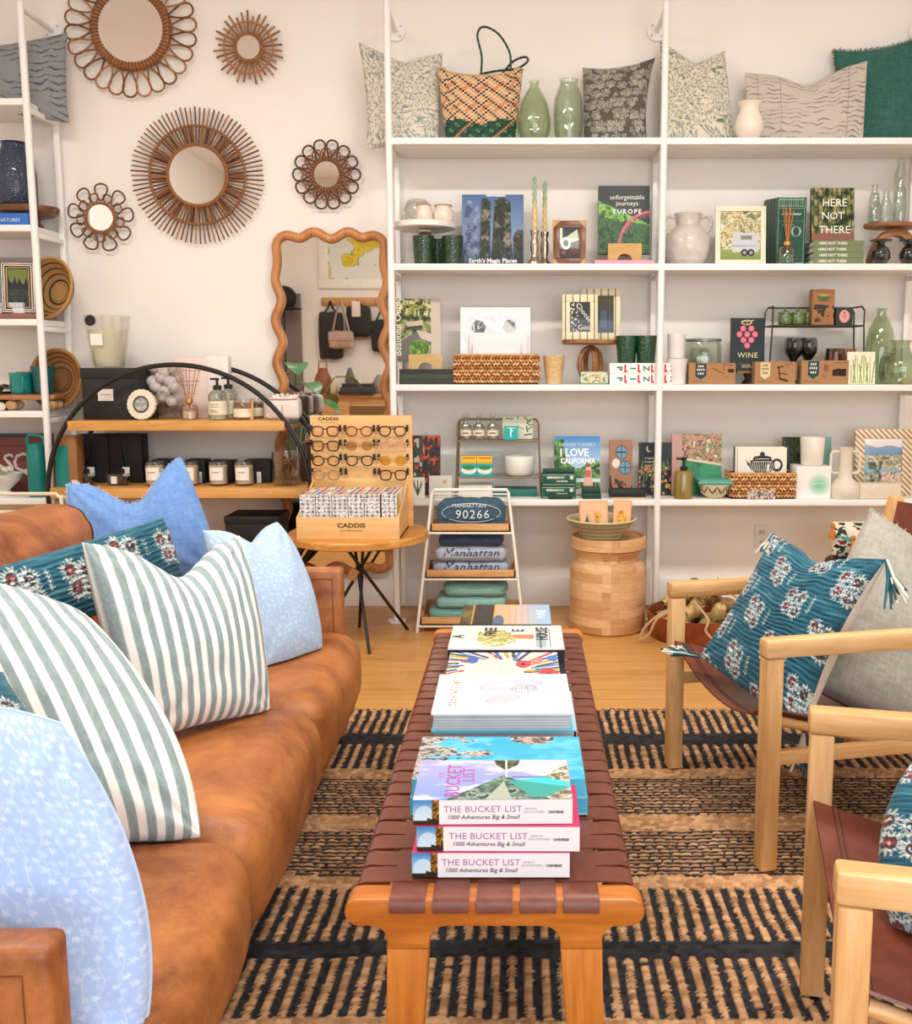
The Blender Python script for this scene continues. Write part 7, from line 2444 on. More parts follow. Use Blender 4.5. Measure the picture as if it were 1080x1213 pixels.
# upper board
def card_box(label, px0, px1, py0, z, Y, depth, lid=.2, tagpx=None, col='#1d1b1b', group=None, name='gift_box'):
    xc, w, h = slot(px0, px1, py0, z, Y)
    g = thing(name, label, 'box', (xc, Y, z + .0006), 0, group)
    m = P(col, .6, 0, .05)
    mb = MB(); mb.box(-w / 2 + .004, w / 2 - .004, 0, depth, 0, h * (1 - lid) - .0005, m, .002); mb.build('carton', g)
    if lid:
        mb = MB(); mb.box(-w / 2, w / 2, -.004, depth + .004, h * (1 - lid), h, m, .002); mb.build('lid', g)
    if tagpx:
        a, b, c, d = tagpx
        k = KK(Y, z)
        mb = MB(); mb.box((a - (px0 + px1) / 2) * k, (b - (px0 + px1) / 2) * k, -.0012, 0, ZZ(d, Y) - z, ZZ(c, Y) - z, P('#efe9e4', .6)); mb.build('paper_label', g)
        mb = MB(); mb.box((a + 3 - (px0 + px1) / 2) * k, (b - 3 - (px0 + px1) / 2) * k, -.0016, -.0012, ZZ((c + d) / 2, Y) - z, ZZ((c + d) / 2 - 1, Y) - z, P('#a59d97', .6)); mb.build('printed_line', g)
    return g, h


_, hbx = card_box('large black lidded box with a small white label on the round shelf', 96, 166, 436, R1_, 4.62, .235, .2, (116, 134, 461, 475))
g, k, _ = vessel('glass_candle', 'large flared glass candle standing on the black lidded box', 'candle', 129, 4.745, R1_ + .0012 + hbx, [(17, 436.5), (18.5, 433), (23, 400), (26, 376)], glass('#f3f5f0', .03, .6), .006, sx=1.0)
mb = MB(); mb.lathe([(16 * k, .007), (22.2 * k, 44 * k), (0, 44 * k)], P('#f1e8cc', .5, 0, .02), 32); mb.build('wax', g)
mb = MB(); mb.box(-11 * k, 3 * k, -20.1 * k, -19.9 * k, 28 * k, 41 * k, P('#f4efe6', .6), M=RX(.10)); mb.build('paper_label', g)
mb = MB(); mb.lathe([(6.3 * k, 0), (6.3 * k, .002)], P('#121212', .5), 28, T((-9 * k, -25.6 * k, 54 * k)) @ RX(PI / 2 - .06)); mb.build('black_seal', g)
# scalloped white frame
xs, ws, hs = slot(145, 187, 461.5, R1_, 4.585)
g = thing('scalloped_picture', 'round cream scalloped picture frame leaning before the black lidded box', 'picture frame', (xs, 4.585, R1_ + .003), -.15, None, -.10)
n = 22
pts = []
for q in range(n * 6):
    a = 2 * PI * q / (n * 6)
    r = hs / 2 * (.94 + .06 * abs(math.cos(a * n / 2)) ** .6)
    pts.append((r * math.cos(a), 0, hs / 2 + r * math.sin(a)))
mb = MB(); mb.prism(pts, 0, .014, P('#ece2cc', .5)); mb.tube([(hs * .255 * math.cos(2 * PI * q / 40), -.001, hs / 2 + hs * .255 * math.sin(2 * PI * q / 40)) for q in range(40)], .004, P('#4a4640', .4), 6, True); mb.build('frame', g)
cv = Cv(50, 50, 1, '#8a8a88'); cv.leafy(np.ones((50, 50)), ['#5f605e', '#8f9090', '#b9bab8'], 8, 3)
ang = [2 * PI * q / 40 for q in range(40)]
rad = np.linspace(0, 1, 16)
A_, R_ = np.meshgrid(np.linspace(0, 2 * PI, 41), rad)
cc = fbm(np.cos(A_) * R_ * 4 + 9, np.sin(A_) * R_ * 5 + 9, 3, 4)[..., None]
cc = np.array(srgb('#55585a')) * (1 - cc) + np.array(srgb('#d5d6d4')) * cc
link('photograph', grid_mesh('photograph', R_ * hs * .25 * np.cos(A_), R_ * 0 - .0006, hs / 2 + R_ * hs * .25 * np.sin(A_), cc, VC(.2, 0, .5)), g)
# clear box of white balls
xq, wq, hq = slot(170, 209, 431, R1_, 4.68)
g = thing('clear_box', 'clear box filled with white balls and brown shreds on the round shelf', 'box', (xq, 4.68, R1_ + .0006))
mb = MB(); mb.box(-wq / 2, wq / 2, 0, wq * .8, .0, hq, glass('#f2f4f4', .02, 1.1)); mb.build('clear_case', g)
mb = MB()
for q in range(60):
    p = Vector((random.uniform(-.4, .4) * wq, random.uniform(.1, .7) * wq, random.uniform(.012, .055)))
    mb.tube([p, p + Vector((random.gauss(0, .018), random.gauss(0, .012), random.gauss(.008, .008)))], .0022, P(('#7a4a2a', '#4a2c1a', '#9a6a42')[q % 3], .8), 4)
o = mb.build('shreds', g); o['kind'] = 'stuff'
cnt = 0
for lay in range(4):
    for q in range(6):
        r = .0285
        o = MB(); o.ball((0, 0, 0), r, P('#e4d8d2', .6, 0, .08, 40), sub=3, jitter=.02); o.tube([(r * 1.0 * math.cos(a * .5) * math.cos(a * .1), r * 1.0 * math.sin(a * .5), r * math.cos(a * .5) * math.sin(a * .1)) for a in range(20)], .0022, P('#cdbcb4', .7), 4)
        o = o.build('wrapped_ball', None, 60, (xq + (-.044 + .044 * (q % 3) + .014 * ((lay + q // 3) % 2) - .007), 4.68 + .042 + .058 * (q // 3) + random.uniform(-.006, .006), R1_ + .085 + .047 * lay + .022 * ((q + lay) % 2)))
        tag(o, f'white wrapped ball in the clear box, {("lowest", "second", "third", "top")[lay]} layer, {("left", "middle", "right")[q % 3]}, {("front", "back")[q // 3]}', 'ball', 'white balls in the clear box')
# pale pink box with reed diffuser, pale box behind
pbx, pbw, pbh = stand_up('diffuser_box', 'tall pale pink box with faint lettering behind the reed diffuser on the round shelf', 'box', 208, 246, 424, R1_, 4.79, .07, 0, cover='#efd9ce', pages=False, part='carton')
for q, (v, s) in enumerate(((.78, .020), (.60, .026), (.54, .018), (.40, .014))):
    mb = MB(); mb.box(-pbw * .28, pbw * (.30 - .05 * q), -.0006, 0, pbh * v, pbh * v + s * .25, P('#cbb0a4', .6)); mb.build('printed_line', pbx)
stand_up('diffuser_box', 'tall white box standing beside the pale pink box on the round shelf', 'box', 246, 271, 422, R1_, 4.80, .055, 0, cover='#f0e9e4', pages=False, part='carton')
reed_diffuser('square reed diffuser with long orange reeds in front of the pale pink box', 224, 10.5, 480, 498, 432, R1_, 4.66, '#e9cdb4', '#c0703a', 15, '#efe0d4')
# pump bottles and jars
lab_ = P('#ece0c8', .6)
for cx, Yq, lab in ((258, 4.64, 'clear pump bottle with a cream label, the front one on the round shelf'), (271, 4.72, 'clear pump bottle with a cream label, the rear one on the round shelf')):
    g, k, _ = vessel('pump_bottle', lab, 'soap bottle', cx, Yq, R1_, [(10.5, 498.5), (11, 496), (11, 470), (8.5, 466), (5, 463)], glass('#dfe3dc', .04, 1.0), .002, 'pump bottles')
    mb = MB(); mb.lathe([(10.3 * k, .004), (10.3 * k, 20 * k)], P('#dcd6c4', .3), 24); mb.build('soap', g)
    mb = MB(); mb.lathe([(11.2 * k, 6 * k), (11.2 * k, 22 * k)], lab_, 28, None, False); mb.build('paper_label', g)
    for v in (18, 15, 11, 9):
        mb = MB(); mb.box(-6 * k, (4 - v % 3) * k, -11.5 * k, -11.3 * k, v * k, (v + .6) * k, P('#8f8468', .6)); mb.build('printed_line', g)
    mb = MB(); mb.lathe([(5 * k, 35.2 * k), (5 * k, 40 * k), (1.6 * k, 41 * k), (1.6 * k, 46 * k), (2.5 * k, 46.5 * k), (2.5 * k, 49 * k)], P('#161616', .35), 16); mb.box(-8 * k, 1.5 * k, -.004, .004, 46.5 * k, 49 * k, P('#161616', .35), .001); mb.build('pump', g)
for cx, Yq, hw, lab, c_ in ((288, 4.65, 11.5, 'squat amber glass jar with a cream label on the round shelf', '#caa98a'), (304, 4.73, 8, 'small brown glass jar behind the squat amber jar', '#9a7c64')):
    g, k, _ = vessel('glass_jar', lab, 'jar', cx, Yq, R1_, [(hw * .95, 498.5), (hw, 496), (hw, 481), (hw * .9, 479)], glass(c_, .04), .003, 'amber jars')
    mb = MB(); mb.lathe([(hw * .9 * k, .005), (hw * .9 * k, 14 * k)], P('#d9b48a', .5), 24); mb.build('wax', g)
    mb = MB(); mb.lathe([(hw * 1.02 * k, 3 * k), (hw * 1.02 * k, 13 * k)], lab_, 28, None, False); mb.build('paper_label', g)
    mb = MB(); mb.lathe([(hw * .95 * k, 19.8 * k), (hw * .95 * k, 24 * k), (0, 24.4 * k)], glass('#d9cfc6', .05, 1.5), 24); mb.build('lid', g)
g = thing('wooden_tag', 'thin pale wooden tag standing between the two amber jars', 'tag', (XX(298, 4.625, R1_), 4.625, R1_ + .001), 0, None, -.12)
mb = MB(); mb.box(-.008, .008, 0, .003, 0, .095, P('#d9b07c', .6), .001); mb.build('slip', g)
# wrapped parcels
def parcel(label, px0, px1, py0, Y, depth, z):
    xc, w, h = slot(px0, px1, py0, z, Y)
    g = thing('wrapped_parcel', label, 'parcel', (xc, Y + depth / 2, z + .0006), .1, 'paper wrapped parcels')
    m = P('#ece0d8', .8, 0, .03, 30, .1)
    mb = MB(); mb.puff((0, 0, h * .42), (w, depth, h * .80), m, .3, .12, 14, noise=.002)
    for v in mb.bm.verts:
        v.co.z = max(0, v.co.z)
    mb.build('paper', g)
    mb = MB()
    for q in range(7):
        mb.tube([(-.02 + .007 * q, -.03, h * .80), (-.04 + .014 * q, -.02 + .01 * (q % 3), h * .9), (-.05 + .017 * q, -.01 * (q % 3), h * (.95 + .04 * (q % 2)))], [.006, .010, .004], m, 6, flat=.4)
    mb.build('gathered_top', g)
    mb = MB(); r = P('#b8455a', .6)
    mb.tube([(0, -depth / 2 - .006, .002), (.002, -depth / 2 - .007, h * .5), (0, -depth / 2 + .01, h * .81)], .0018, r, 5)
    mb.tube([(-w / 2 + .004, -depth / 2 - .001, h * .8), (0, -depth / 2 - .004, h * .79), (w / 2 - .004, -depth / 2 - .001, h * .8)], .0022, r, 5)
    mb.build('red_string', g)
    return g
parcel('cream paper parcel with red string, the front one on the round shelf', 313, 352, 467, 4.63, .11, R1_)
parcel('cream paper parcel with red string, the rear one on the round shelf', 326, 352, 466, 4.755, .08, R1_)
# lower board: black bags, bottles, candles with their boxes, gold twig glass
for q, (a, b, yy) in enumerate(((92, 130, 4.74), (128, 168, 4.74))):
    xc, w, h = slot(a, b, 513, R2_, yy)
    g = thing('gift_bag', ('black paper gift bag, the left of two on the round shelf', 'black paper gift bag, the right of two on the round shelf')[q], 'bag', (xc, yy, R2_ + .0006), 0, 'black gift bags')
    mb = MB(); mb.box(-w / 2, w / 2, 0, .09, 0, h * .97, P('#0f0f0f', .65), .002); mb.build('bag_body', g)
    mb = MB(); mb.tube([(-.03, -.002, h * .9), (-.02, -.006, h * .6), (-.05 if q == 0 else -.01, -.008, h * .35)], .007, P('#060606', .5), 6); mb.build('ribbon', g)
for cx, lab in ((100.5, 'small square perfume bottle with a white label, the left one on the round shelf'), (142, 'small square perfume bottle with a white label, the right one on the round shelf')):
    Yq = 4.66
    xc, w, h = slot(cx - 12, cx + 12, 561, R2_, Yq)
    g = thing('perfume_bottle', lab, 'bottle', (xc, Yq, R2_ + .0006), 0, 'perfume bottles')
    mb = MB(); mb.box(-w / 2, w / 2, -.03, .03, 0, h, glass('#e6e0d8', .03, 1.3), .003); mb.build('bottle', g)
    mb = MB(); mb.box(-w / 2 + .006, w / 2 - .006, -.024, .024, .006, h * .75, P('#3a2c24', .2), .002); mb.build('perfume', g)
    mb = MB(); mb.box(-.035 if cx < 120 else -.03, -.005 if cx < 120 else -.002, -.0315, -.0302, .01, h * .8, P('#ece6e0', .6)); mb.build('paper_label', g)
    mb = MB(); mb.lathe([(.012, h + .0003), (.012, h + .02), (.010, h + .022)], P('#141414', .3), 18, T((.012, 0, 0))); mb.build('cap', g)
    t2 = thing('price_card', ('small white card standing behind the left perfume bottle', 'small white card standing behind the right perfume bottle')[cx > 120], 'card', (XX(cx + 8, 4.715, R2_), 4.715, R2_ + .075 * 0 + .0006), 0, 'price cards')
    mb = MB(); mb.box(-.017, .017, 0, .003, 0, ZZ(553.5, 4.715) - R2_, P('#e4e0dc', .6)); mb.build('card', t2)
for i, (cx, lab) in enumerate(((183.5, 'white candle in a glass, the leftmost of four on the round shelf'), (224, 'white candle in a glass, mostly hidden behind the blue pillow tip'), (258.5, 'white candle in a glass, the second from the right on the round shelf'), (289, 'white candle in a glass, the rightmost of four on the round shelf'))):
    Yq = 4.655
    g, k, _ = vessel('glass_candle', lab, 'candle', cx, Yq, R2_, [(9.8, 578), (11, 575), (11.5, 552), (11.3, 550)], glass('#eeeae4', .03, 1.0), .002, 'white candles on the round shelf')
    mb = MB(); mb.lathe([(9.9 * k, .010), (10.8 * k, 23 * k)], P('#f0e4d0', .6, 0, .02), 26); mb.build('wax', g)
    mb = MB(); mb.lathe([(9.7 * k, .003), (9.8 * k, .009)], P('#241f1c', .3), 26); mb.build('dark_base', g)
    mb = MB()
    kk = [(11.55 * k * math.cos(a), 11.55 * k * math.sin(a)) for a in [(-PI / 2 - .75) + 1.5 * q / 8 for q in range(9)]]
    mb.sheet([[(x, y, 7 * k), (x, y, 22 * k)] for x, y in kk], P('#f4ece2', .6), .0004); mb.build('paper_label', g)
    mb = MB(); mb.box(-4 * k, 4 * k, -11.9 * k, -11.75 * k, 16 * k, 16.8 * k, P('#8f8578', .6)); mb.build('printed_line', g)
    bx_ = ((178, 209), (218, 244), (247, 276), (288, 321))[i]
    card_box(f'black candle box standing behind the {("leftmost white candle", "white candle hidden by the blue pillow", "second white candle from the right", "rightmost white candle")[i]}', bx_[0], bx_[1], (545, 545, 546, 545)[i], R2_, 4.74, .10, 0, (bx_[0] + 16, bx_[0] + 21, 559, 572) if i in (1, 3) else None, '#121112', 'black candle boxes')
g, k, xt = vessel('glass_vase', 'square-sided glass full of gilded twigs at the right end of the lower round shelf board', 'vase', 339.5, 4.67, R2_, [(15.5, 578), (16.5, 575), (17, 540), (17.5, 538)], glass('#e4ded4', .03, 1.1), .003)
mb = MB()
for q in range(70):
    a = random.uniform(0, 6.28); r = .048 * math.sqrt(random.random())
    z = random.uniform(.02, .13)
    p = Vector((r * math.cos(a), r * math.sin(a), z))
    d = Vector((random.gauss(0, 1), random.gauss(0, 1), random.gauss(0, .8))).normalized() * .035
    e = p + d
    rr_ = math.hypot(e.x, e.y)
    if rr_ > .052:
        e.x *= .052 / rr_; e.y *= .052 / rr_
    e.z = max(.012, e.z)
    mb.tube([p, e], .0022, P(('#9a7a4a', '#6a4a2c', '#c9ab6a', '#4a3424')[q % 4], .4, .4), 5)
o = mb.build('gilded_twigs', None, 35, (xt, 4.67, R2_ + .001)); tag(o, 'tangle of gilded twigs inside the square-sided glass', 'twigs'); o['kind'] = 'stuff'
card_box('flat black box on the lowest board of the round shelf', 266, 330, 612, R3_, 4.60, .22, .25, None, '#131213')
card_box('tall dark brown box at the right end behind the glass of gilded twigs', 352, 366, 528, R2_, 4.80, .08, 0, None, '#4a2a20')

# ---------------------------------------------------------------- rattan mirrors on the wall
rat = [P('#8a5a34', .5, 0, .15, 60), P('#6f4428', .5, 0, .15, 60), P('#a97244', .5, 0, .12, 60), P('#5a3420', .5, 0, .15, 60)]


def wall_mirror(label, cpx, cpy, name='rattan_mirror'):
    c = at(cpx, cpy, YW - .03)
    return thing(name, label, 'mirror', (c.x, YW - .03, c.z), 0, 'rattan mirrors on the wall'), KK(YW - .03, c.z)


def disc_mirror(g, r, y=-.004):
    mb = MB(); mb.lathe([(r, 0), (r, .004)], MIRROR, 56, T((0, y, 0)) @ RX(PI / 2)); mb.build('mirror_glass', g)
    mb = MB(); mb.lathe([(r * 1.02, 0), (r * 1.02, .005)], P('#5a3a22', .8), 48, T((0, y + .007, 0)) @ RX(PI / 2)); mb.build('backing', g)


def ring(g, r, rad, m, y=0, wrap=0, name='wrapped_ring', m2=None):
    mb = MB(); mb.tube([(r * math.cos(2 * PI * q / 72), y, r * math.sin(2 * PI * q / 72)) for q in range(72)], rad, m, 8, True)
    if wrap:
        for q in range(wrap):
            a = 2 * PI * q / wrap
            e = Vector((math.cos(a), 0, math.sin(a)))
            tn = Vector((-math.sin(a), 0, math.cos(a)))
            pts = [e * (r + rad * 1.1 * math.cos(b)) + Vector((0, y + rad * 1.1 * math.sin(b), 0)) + tn * (rad * .35 * (b / PI - 1)) for b in [2 * PI * s / 8 for s in range(8)]]
            mb.tube(pts, rad * .28, m2 or m, 4, True)
    mb.build(name, g)


def petals(g, n, r0, r1, w, rad, y=0, phase=0.0, m=None, name='petal_loop', over=1.0):
    for q in range(n):
        a = 2 * PI * (q + phase) / n
        e, tn = Vector((math.cos(a), 0, math.sin(a))), Vector((-math.sin(a), 0, math.cos(a)))
        pts = []
        for s in range(21):
            b = -PI * .93 + 2 * PI * .93 * s / 20
            u = (1 + math.cos(b)) / 2
            pts.append(e * (r0 + (r1 - r0) * u ** .8) + tn * (w * over * math.sin(b) * (.35 + .65 * u ** .7)) + Vector((0, y + .004 * math.sin(b), 0)))
        mb = MB(); mb.tube(pts, rad, m or rat[q % 3], 6); mb.build(name, g)


# large flower mirror, cut by the top of the photograph
g, k = wall_mirror('large round rattan mirror with petal loops, cut by the top edge of the photo', 155, 34)
disc_mirror(g, 39 * k)
ring(g, 43 * k, 4.6 * k, rat[2], 0, 64, m2=rat[0])
petals(g, 26, 47 * k, 78 * k, 10.5 * k, 1.15 * k, -.004, .25, None)
# small starburst top right
g, k = wall_mirror('small round rattan starburst mirror near the top, right of the big petal mirror', 294.5, 56.5)
disc_mirror(g, 13.5 * k)
ring(g, 15.5 * k, 2.2 * k, rat[0], -.002, 40, m2=rat[2])
ring(g, 29 * k, 1.2 * k, rat[2], -.005, 0, 'outer_hoop')
for q in range(34):
    a = 2 * PI * (q + .5) / 34
    r1 = (40, 36, 42)[q % 3] * k
    mb = MB(); mb.cyl((15 * k * math.cos(a), .0, 15 * k * math.sin(a)), (r1 * math.cos(a), .0, r1 * math.sin(a)), 1.25 * k, rat[(q * 2) % 4], 7); mb.build('spoke', g)
# big sunburst
g, k = wall_mirror('big rattan sunburst mirror in the middle of the wall, with two rings of spokes', 234, 208)
disc_mirror(g, 33 * k)
ring(g, 35 * k, 2.0 * k, rat[0], -.004, 90, m2=rat[2])
ring(g, 56.5 * k, 1.5 * k, rat[0], -.006, 80, 'middle_hoop', rat[2])
n = 84
for q in range(n):
    a = 2 * PI * q / n
    r1 = (77 + 2.5 * hsh(np.array(q * 1.0), np.array(1.0), 3).item()) * k
    mb = MB(); mb.cyl((35 * k * math.cos(a), .003, 35 * k * math.sin(a)), (r1 * math.cos(a), .0, r1 * math.sin(a)), .92 * k, rat[(q * 3) % 4], 6); mb.build('spoke', g)
mb = MB()
for q in range(70):
    a = 2 * PI * (q + .5) / 70
    mb.cyl((35 * k * math.cos(a), -.004, 35 * k * math.sin(a)), (57 * k * math.cos(a), -.003, 57 * k * math.sin(a)), .85 * k, rat[(q * 3 + 1) % 4], 6)
mb.build('inner_spokes', g)['kind'] = 'stuff'
# flower mirror at the right
g, k = wall_mirror('small round rattan mirror with double petals above the wavy mirror', 387, 207)
disc_mirror(g, 15 * k)
ring(g, 18 * k, 2.6 * k, rat[3], -.002, 34, m2=rat[2])
petals(g, 14, 19 * k, 40 * k, 8.6 * k, 1.15 * k, -.003, 0, rat[3])
petals(g, 14, 19 * k, 30 * k, 6.6 * k, 1.0 * k, -.007, .5, rat[0], 'inner_petal')
# flower mirror at the left
g, k = wall_mirror('small round rattan flower mirror with open loops beside the left shelving unit', 119.5, 258)
disc_mirror(g, 15 * k)
ring(g, 16.5 * k, 1.9 * k, rat[0], -.002, 30, m2=rat[2])
petals(g, 9, 19 * k, 39 * k, 10.0 * k, 1.0 * k, -.003, .15, rat[3])
petals(g, 9, 17 * k, 28 * k, 7.5 * k, .95 * k, -.007, .65, rat[0], 'inner_petal')

# ---------------------------------------------------------------- the wavy floor mirror
YM = YW - .045
tl, br_ = at(327, 279, YM), at(462, 674, YM)
g = thing('wavy_mirror', 'tall mirror with a thick wavy wooden frame on the wall behind the eyeglass display', 'mirror', ((tl.x + br_.x) / 2, YM, 0))
W2, zt0, zt1 = (br_.x - tl.x) / 2, br_.z, tl.z
rc = .055


def mirror_outline(off=0.0, amp=.017):
    pts = []
    def seg(p, q, nw, nrm, n):
        for i in range(n):
            f = i / n
            e = amp * math.sin(2 * PI * nw * f - .2) * min(1, 6 * f, 6 * (1 - f))
            pts.append(Vector(p).lerp(Vector(q), f) + Vector(nrm) * e)
    def corner(cx, cz, a0):
        for i in range(8):
            a = a0 + (PI / 2) * i / 8
            pts.append(Vector((cx + rc * math.cos(a), 0, cz + rc * math.sin(a))))
    seg((-W2, 0, zt0 + rc), (-W2, 0, zt1 - rc), 7.5, (1, 0, 0), 110)
    pts_c = [(-W2 + rc, zt1 - rc, PI, -1)]
    for i in range(8):
        a = PI - (PI / 2) * i / 8
        pts.append(Vector((-W2 + rc + rc * math.cos(a), 0, zt1 - rc + rc * math.sin(a))))
    seg((-W2 + rc, 0, zt1), (W2 - rc, 0, zt1), 2.5, (0, 0, -1), 50)
    for i in range(8):
        a = PI / 2 - (PI / 2) * i / 8
        pts.append(Vector((W2 - rc + rc * math.cos(a), 0, zt1 - rc + rc * math.sin(a))))
    seg((W2, 0, zt1 - rc), (W2, 0, zt0 + rc), 7.5, (-1, 0, 0), 110)
    for i in range(8):
        a = -(PI / 2) * i / 8
        pts.append(Vector((W2 - rc + rc * math.cos(a), 0, zt0 + rc + rc * math.sin(a))))
    seg((W2 - rc, 0, zt0), (-W2 + rc, 0, zt0), 2.5, (0, 0, 1), 50)
    for i in range(8):
        a = -PI / 2 - (PI / 2) * i / 8
        pts.append(Vector((-W2 + rc + rc * math.cos(a), 0, zt0 + rc + rc * math.sin(a))))
    return pts


ol = mirror_outline()
mb = MB(); mb.tube(ol, .024, wood('#9a5a2c', '#d99a62', 'z', 9, .35, '#c07f48'), 12, True); mb.build('wavy_frame', g)
mb = MB(); mb.prism([(p.x, 0, p.z) for p in ol], -.001, .003, MIRROR); mb.build('mirror_glass', g)
mb = MB(); mb.prism([(p.x, 0, p.z) for p in ol], .004, .03, P('#6a4a2c', .8)); mb.build('backing', g)

# wall outlet behind the far armchair
c = at(902, 636, YW - .006)
g = thing('wall_outlet', 'white double wall outlet low on the wall behind the far armchair', 'outlet', (c.x, YW - .006, c.z))
mb = MB(); mb.box(-.037, .037, 0, .006, -.06, .06, P('#ece6dd', .4), .003); mb.build('cover_plate', g)
for s in (-1, 1):
    mb = MB(); mb.box(-.018, .018, -.0025, 0, s * .026 - .017, s * .026 + .017, P('#dfd8ce', .4), .001)
    for u in (-.007, .007):
        mb.box(u - .0015, u + .0015, -.003, -.002, s * .026 - .006, s * .026 + .008, P('#4a4540', .5))
    mb.build('socket', g)
# ================================================================ BOOKS ON THE BENCH
def lying(label, x0, x1, y0, y1, z, h, cover, top, texts=(), rz=0.0, spine=None, spine_tex=None, edge=None, rot_title=(), back=None, pages_front=False, side=None):
    """book lying on the bench: spine (or page edges) towards the camera"""
    w, d = x1 - x0, y1 - y0
    g = thing('picture_book', label, 'book', ((x0 + x1) / 2, (y0 + y1) / 2, z), rz, 'books stacked on the bench')
    c = P(cover, .35)
    mb = MB()
    mb.box(-w / 2, w / 2, -d / 2, d / 2, 0, .003, P(back or cover, .35))
    mb.box(-w / 2, w / 2, -d / 2, d / 2, h - .003, h, c)
    if not pages_front:
        mb.box(-w / 2, w / 2, -d / 2, -d / 2 + .003, .003, h - .003, P(spine or cover, .35))
        mb.build('cover', g)
        mb = MB(); mb.box(-w / 2 + .003, w / 2 - .003, -d / 2 + .0032, d / 2 - .004, .0031, h - .0031, P(edge or '#e4e4e6', .7)); mb.build('pages', g)
    else:
        mb.box(-w / 2, w / 2, d / 2 - .003, d / 2, .003, h - .003, c)
        mb.build('cover', g)
        mb = MB()
        mb.box(-w / 2 + .005, w / 2 - .005, -d / 2 + .005, d / 2 - .0032, .0031, h - .0031, P(edge or '#d3d6da', .7))
        for q in range(5):
            zz_ = .005 + (h - .01) * q / 5
            mb.box(-w / 2 + .0046, w / 2 - .0046, -d / 2 + .0044, -d / 2 + .0056, zz_, zz_ + (h - .01) / 11, P('#aeb4ba', .7))
        mb.build('pages', g)
    if side:
        mb = MB(); mb.box(w / 2, w / 2 + .0008, -d / 2, d / 2, 0, h, P(side, .4)); mb.build('cover_edge', g)
    if top is not None:
        pic(g, w, d, top, T((0, -d / 2, h + .0003)) @ RX(-PI / 2), 'printed_cover', .22, .25)
    if spine_tex is not None:
        pic(g, w, h, spine_tex, T((0, -d / 2 - .0006, 0)), 'printed_spine', .3)
    for tx in texts:
        s, x, zz_, sz, col = tx[:5]
        kw = tx[5] if len(tx) > 5 else {}
        text(g, s, x, zz_, sz, col, y=-d / 2 - .001, **kw)
    for s, x, y, sz, col, ang, kw in rot_title:
        # lettering on the top cover, turned by ang about the vertical
        M = T((x, y, h + .0006)) @ RZ(ang) @ RX(-PI / 2)
        text(g, s, 0, 0, sz, col, y=0, M=M, **kw)
    return g


def bench_x(px, z, Y):
    return XX(px, Y, z)


def spine_canvas():
    cv = Cv(200, 34, 7, '#e9e8ed')
    a = cv.u < .163
    cv.grad('#bfe0f2', '#2f86c9', 0, 1, mask=a.astype(float))
    cv.put((a & (np.hypot((cv.u - .07) * 7, cv.v - .35) < .42)).astype(float) * .6, '#d9eef8')
    t = (cv.u > .118) & (cv.u < .163)
    cv.leafy(t.astype(float), ['#5a3a12', '#a8741c', '#3a2a14', '#d09a34'], 6, 3)
    cv.put((a & (cv.v < .16 + .2 * (cv.u > .09) * vn(cv.u * 60, cv.v * 5, 3))).astype(float), '#2c2616')
    return cv


def bucket_cover():
    cv = Cv(230, 170, 1.3, '#b9c4f0')
    cv.grad('#7f98e6', '#a9a8e4', 0, 1)
    cl = fbm(cv.u * 3.2, cv.v * 4, 4, 4)
    cv.put(sst(.5, .66, cl), '#cfccee')
    # still lake and mountain mirrored about the middle line
    cv.poly([(.50, .40), (1, .62), (1, .18), (.60, .16)], '#3fc4cf')
    cv.poly([(.50, 1), (.52, .86), (.58, .72), (.66, .86), (.68, 1)], '#3f4632')
    cv.leafy(cv.inpoly([(.50, 1), (.52, .86), (.58, .72), (.66, .86), (.68, 1)]), ['#3a3f2a', '#51563a', '#6a6c48'], 16, 3)
    cv.leafy(cv.inpoly([(.20, 0), (.57, .60), (.585, .60), (.88, .0)]), ['#3f5a52', '#5f7a6c', '#8fa094', '#2f4742'], 10, 5)
    cv.poly([(.45, 0), (.57, .45), (.585, .3), (.62, 0)], '#a8b0a4')
    cv.poly([(.585, .5), (.98, .30), (.98, .08), (.75, .05)], '#3a9f96')
    cv.put((np.abs(cv.u - .585) < .006) * (cv.v > .55) * 1.0, '#e6e0d0')
    cv.leafy(cv.inpoly([(.84, .55), (1, .95), (1, .40)]), ['#8a8474', '#c9bfae', '#5f6a48', '#e4d4c4'], 10, 7)
    cv.leafy(cv.inpoly([(.84, .06), (1, .30), (1, 0), (.86, 0)]), ['#6a6658', '#a59c8a', '#d9cfc0'], 12, 9)
    cv.poly([(.83, .68), (1, .98), (1, .86)], '#e9c9c4')
    cv.line(.63, .545, .84, .545, .012, '#3f5a58')
    cv.put(cv.inpoly([(.7, .95), (.95, .98), (.86, .62), (.74, .7)]) * sst(.45, .6, cl), '#eef0fa')
    return cv


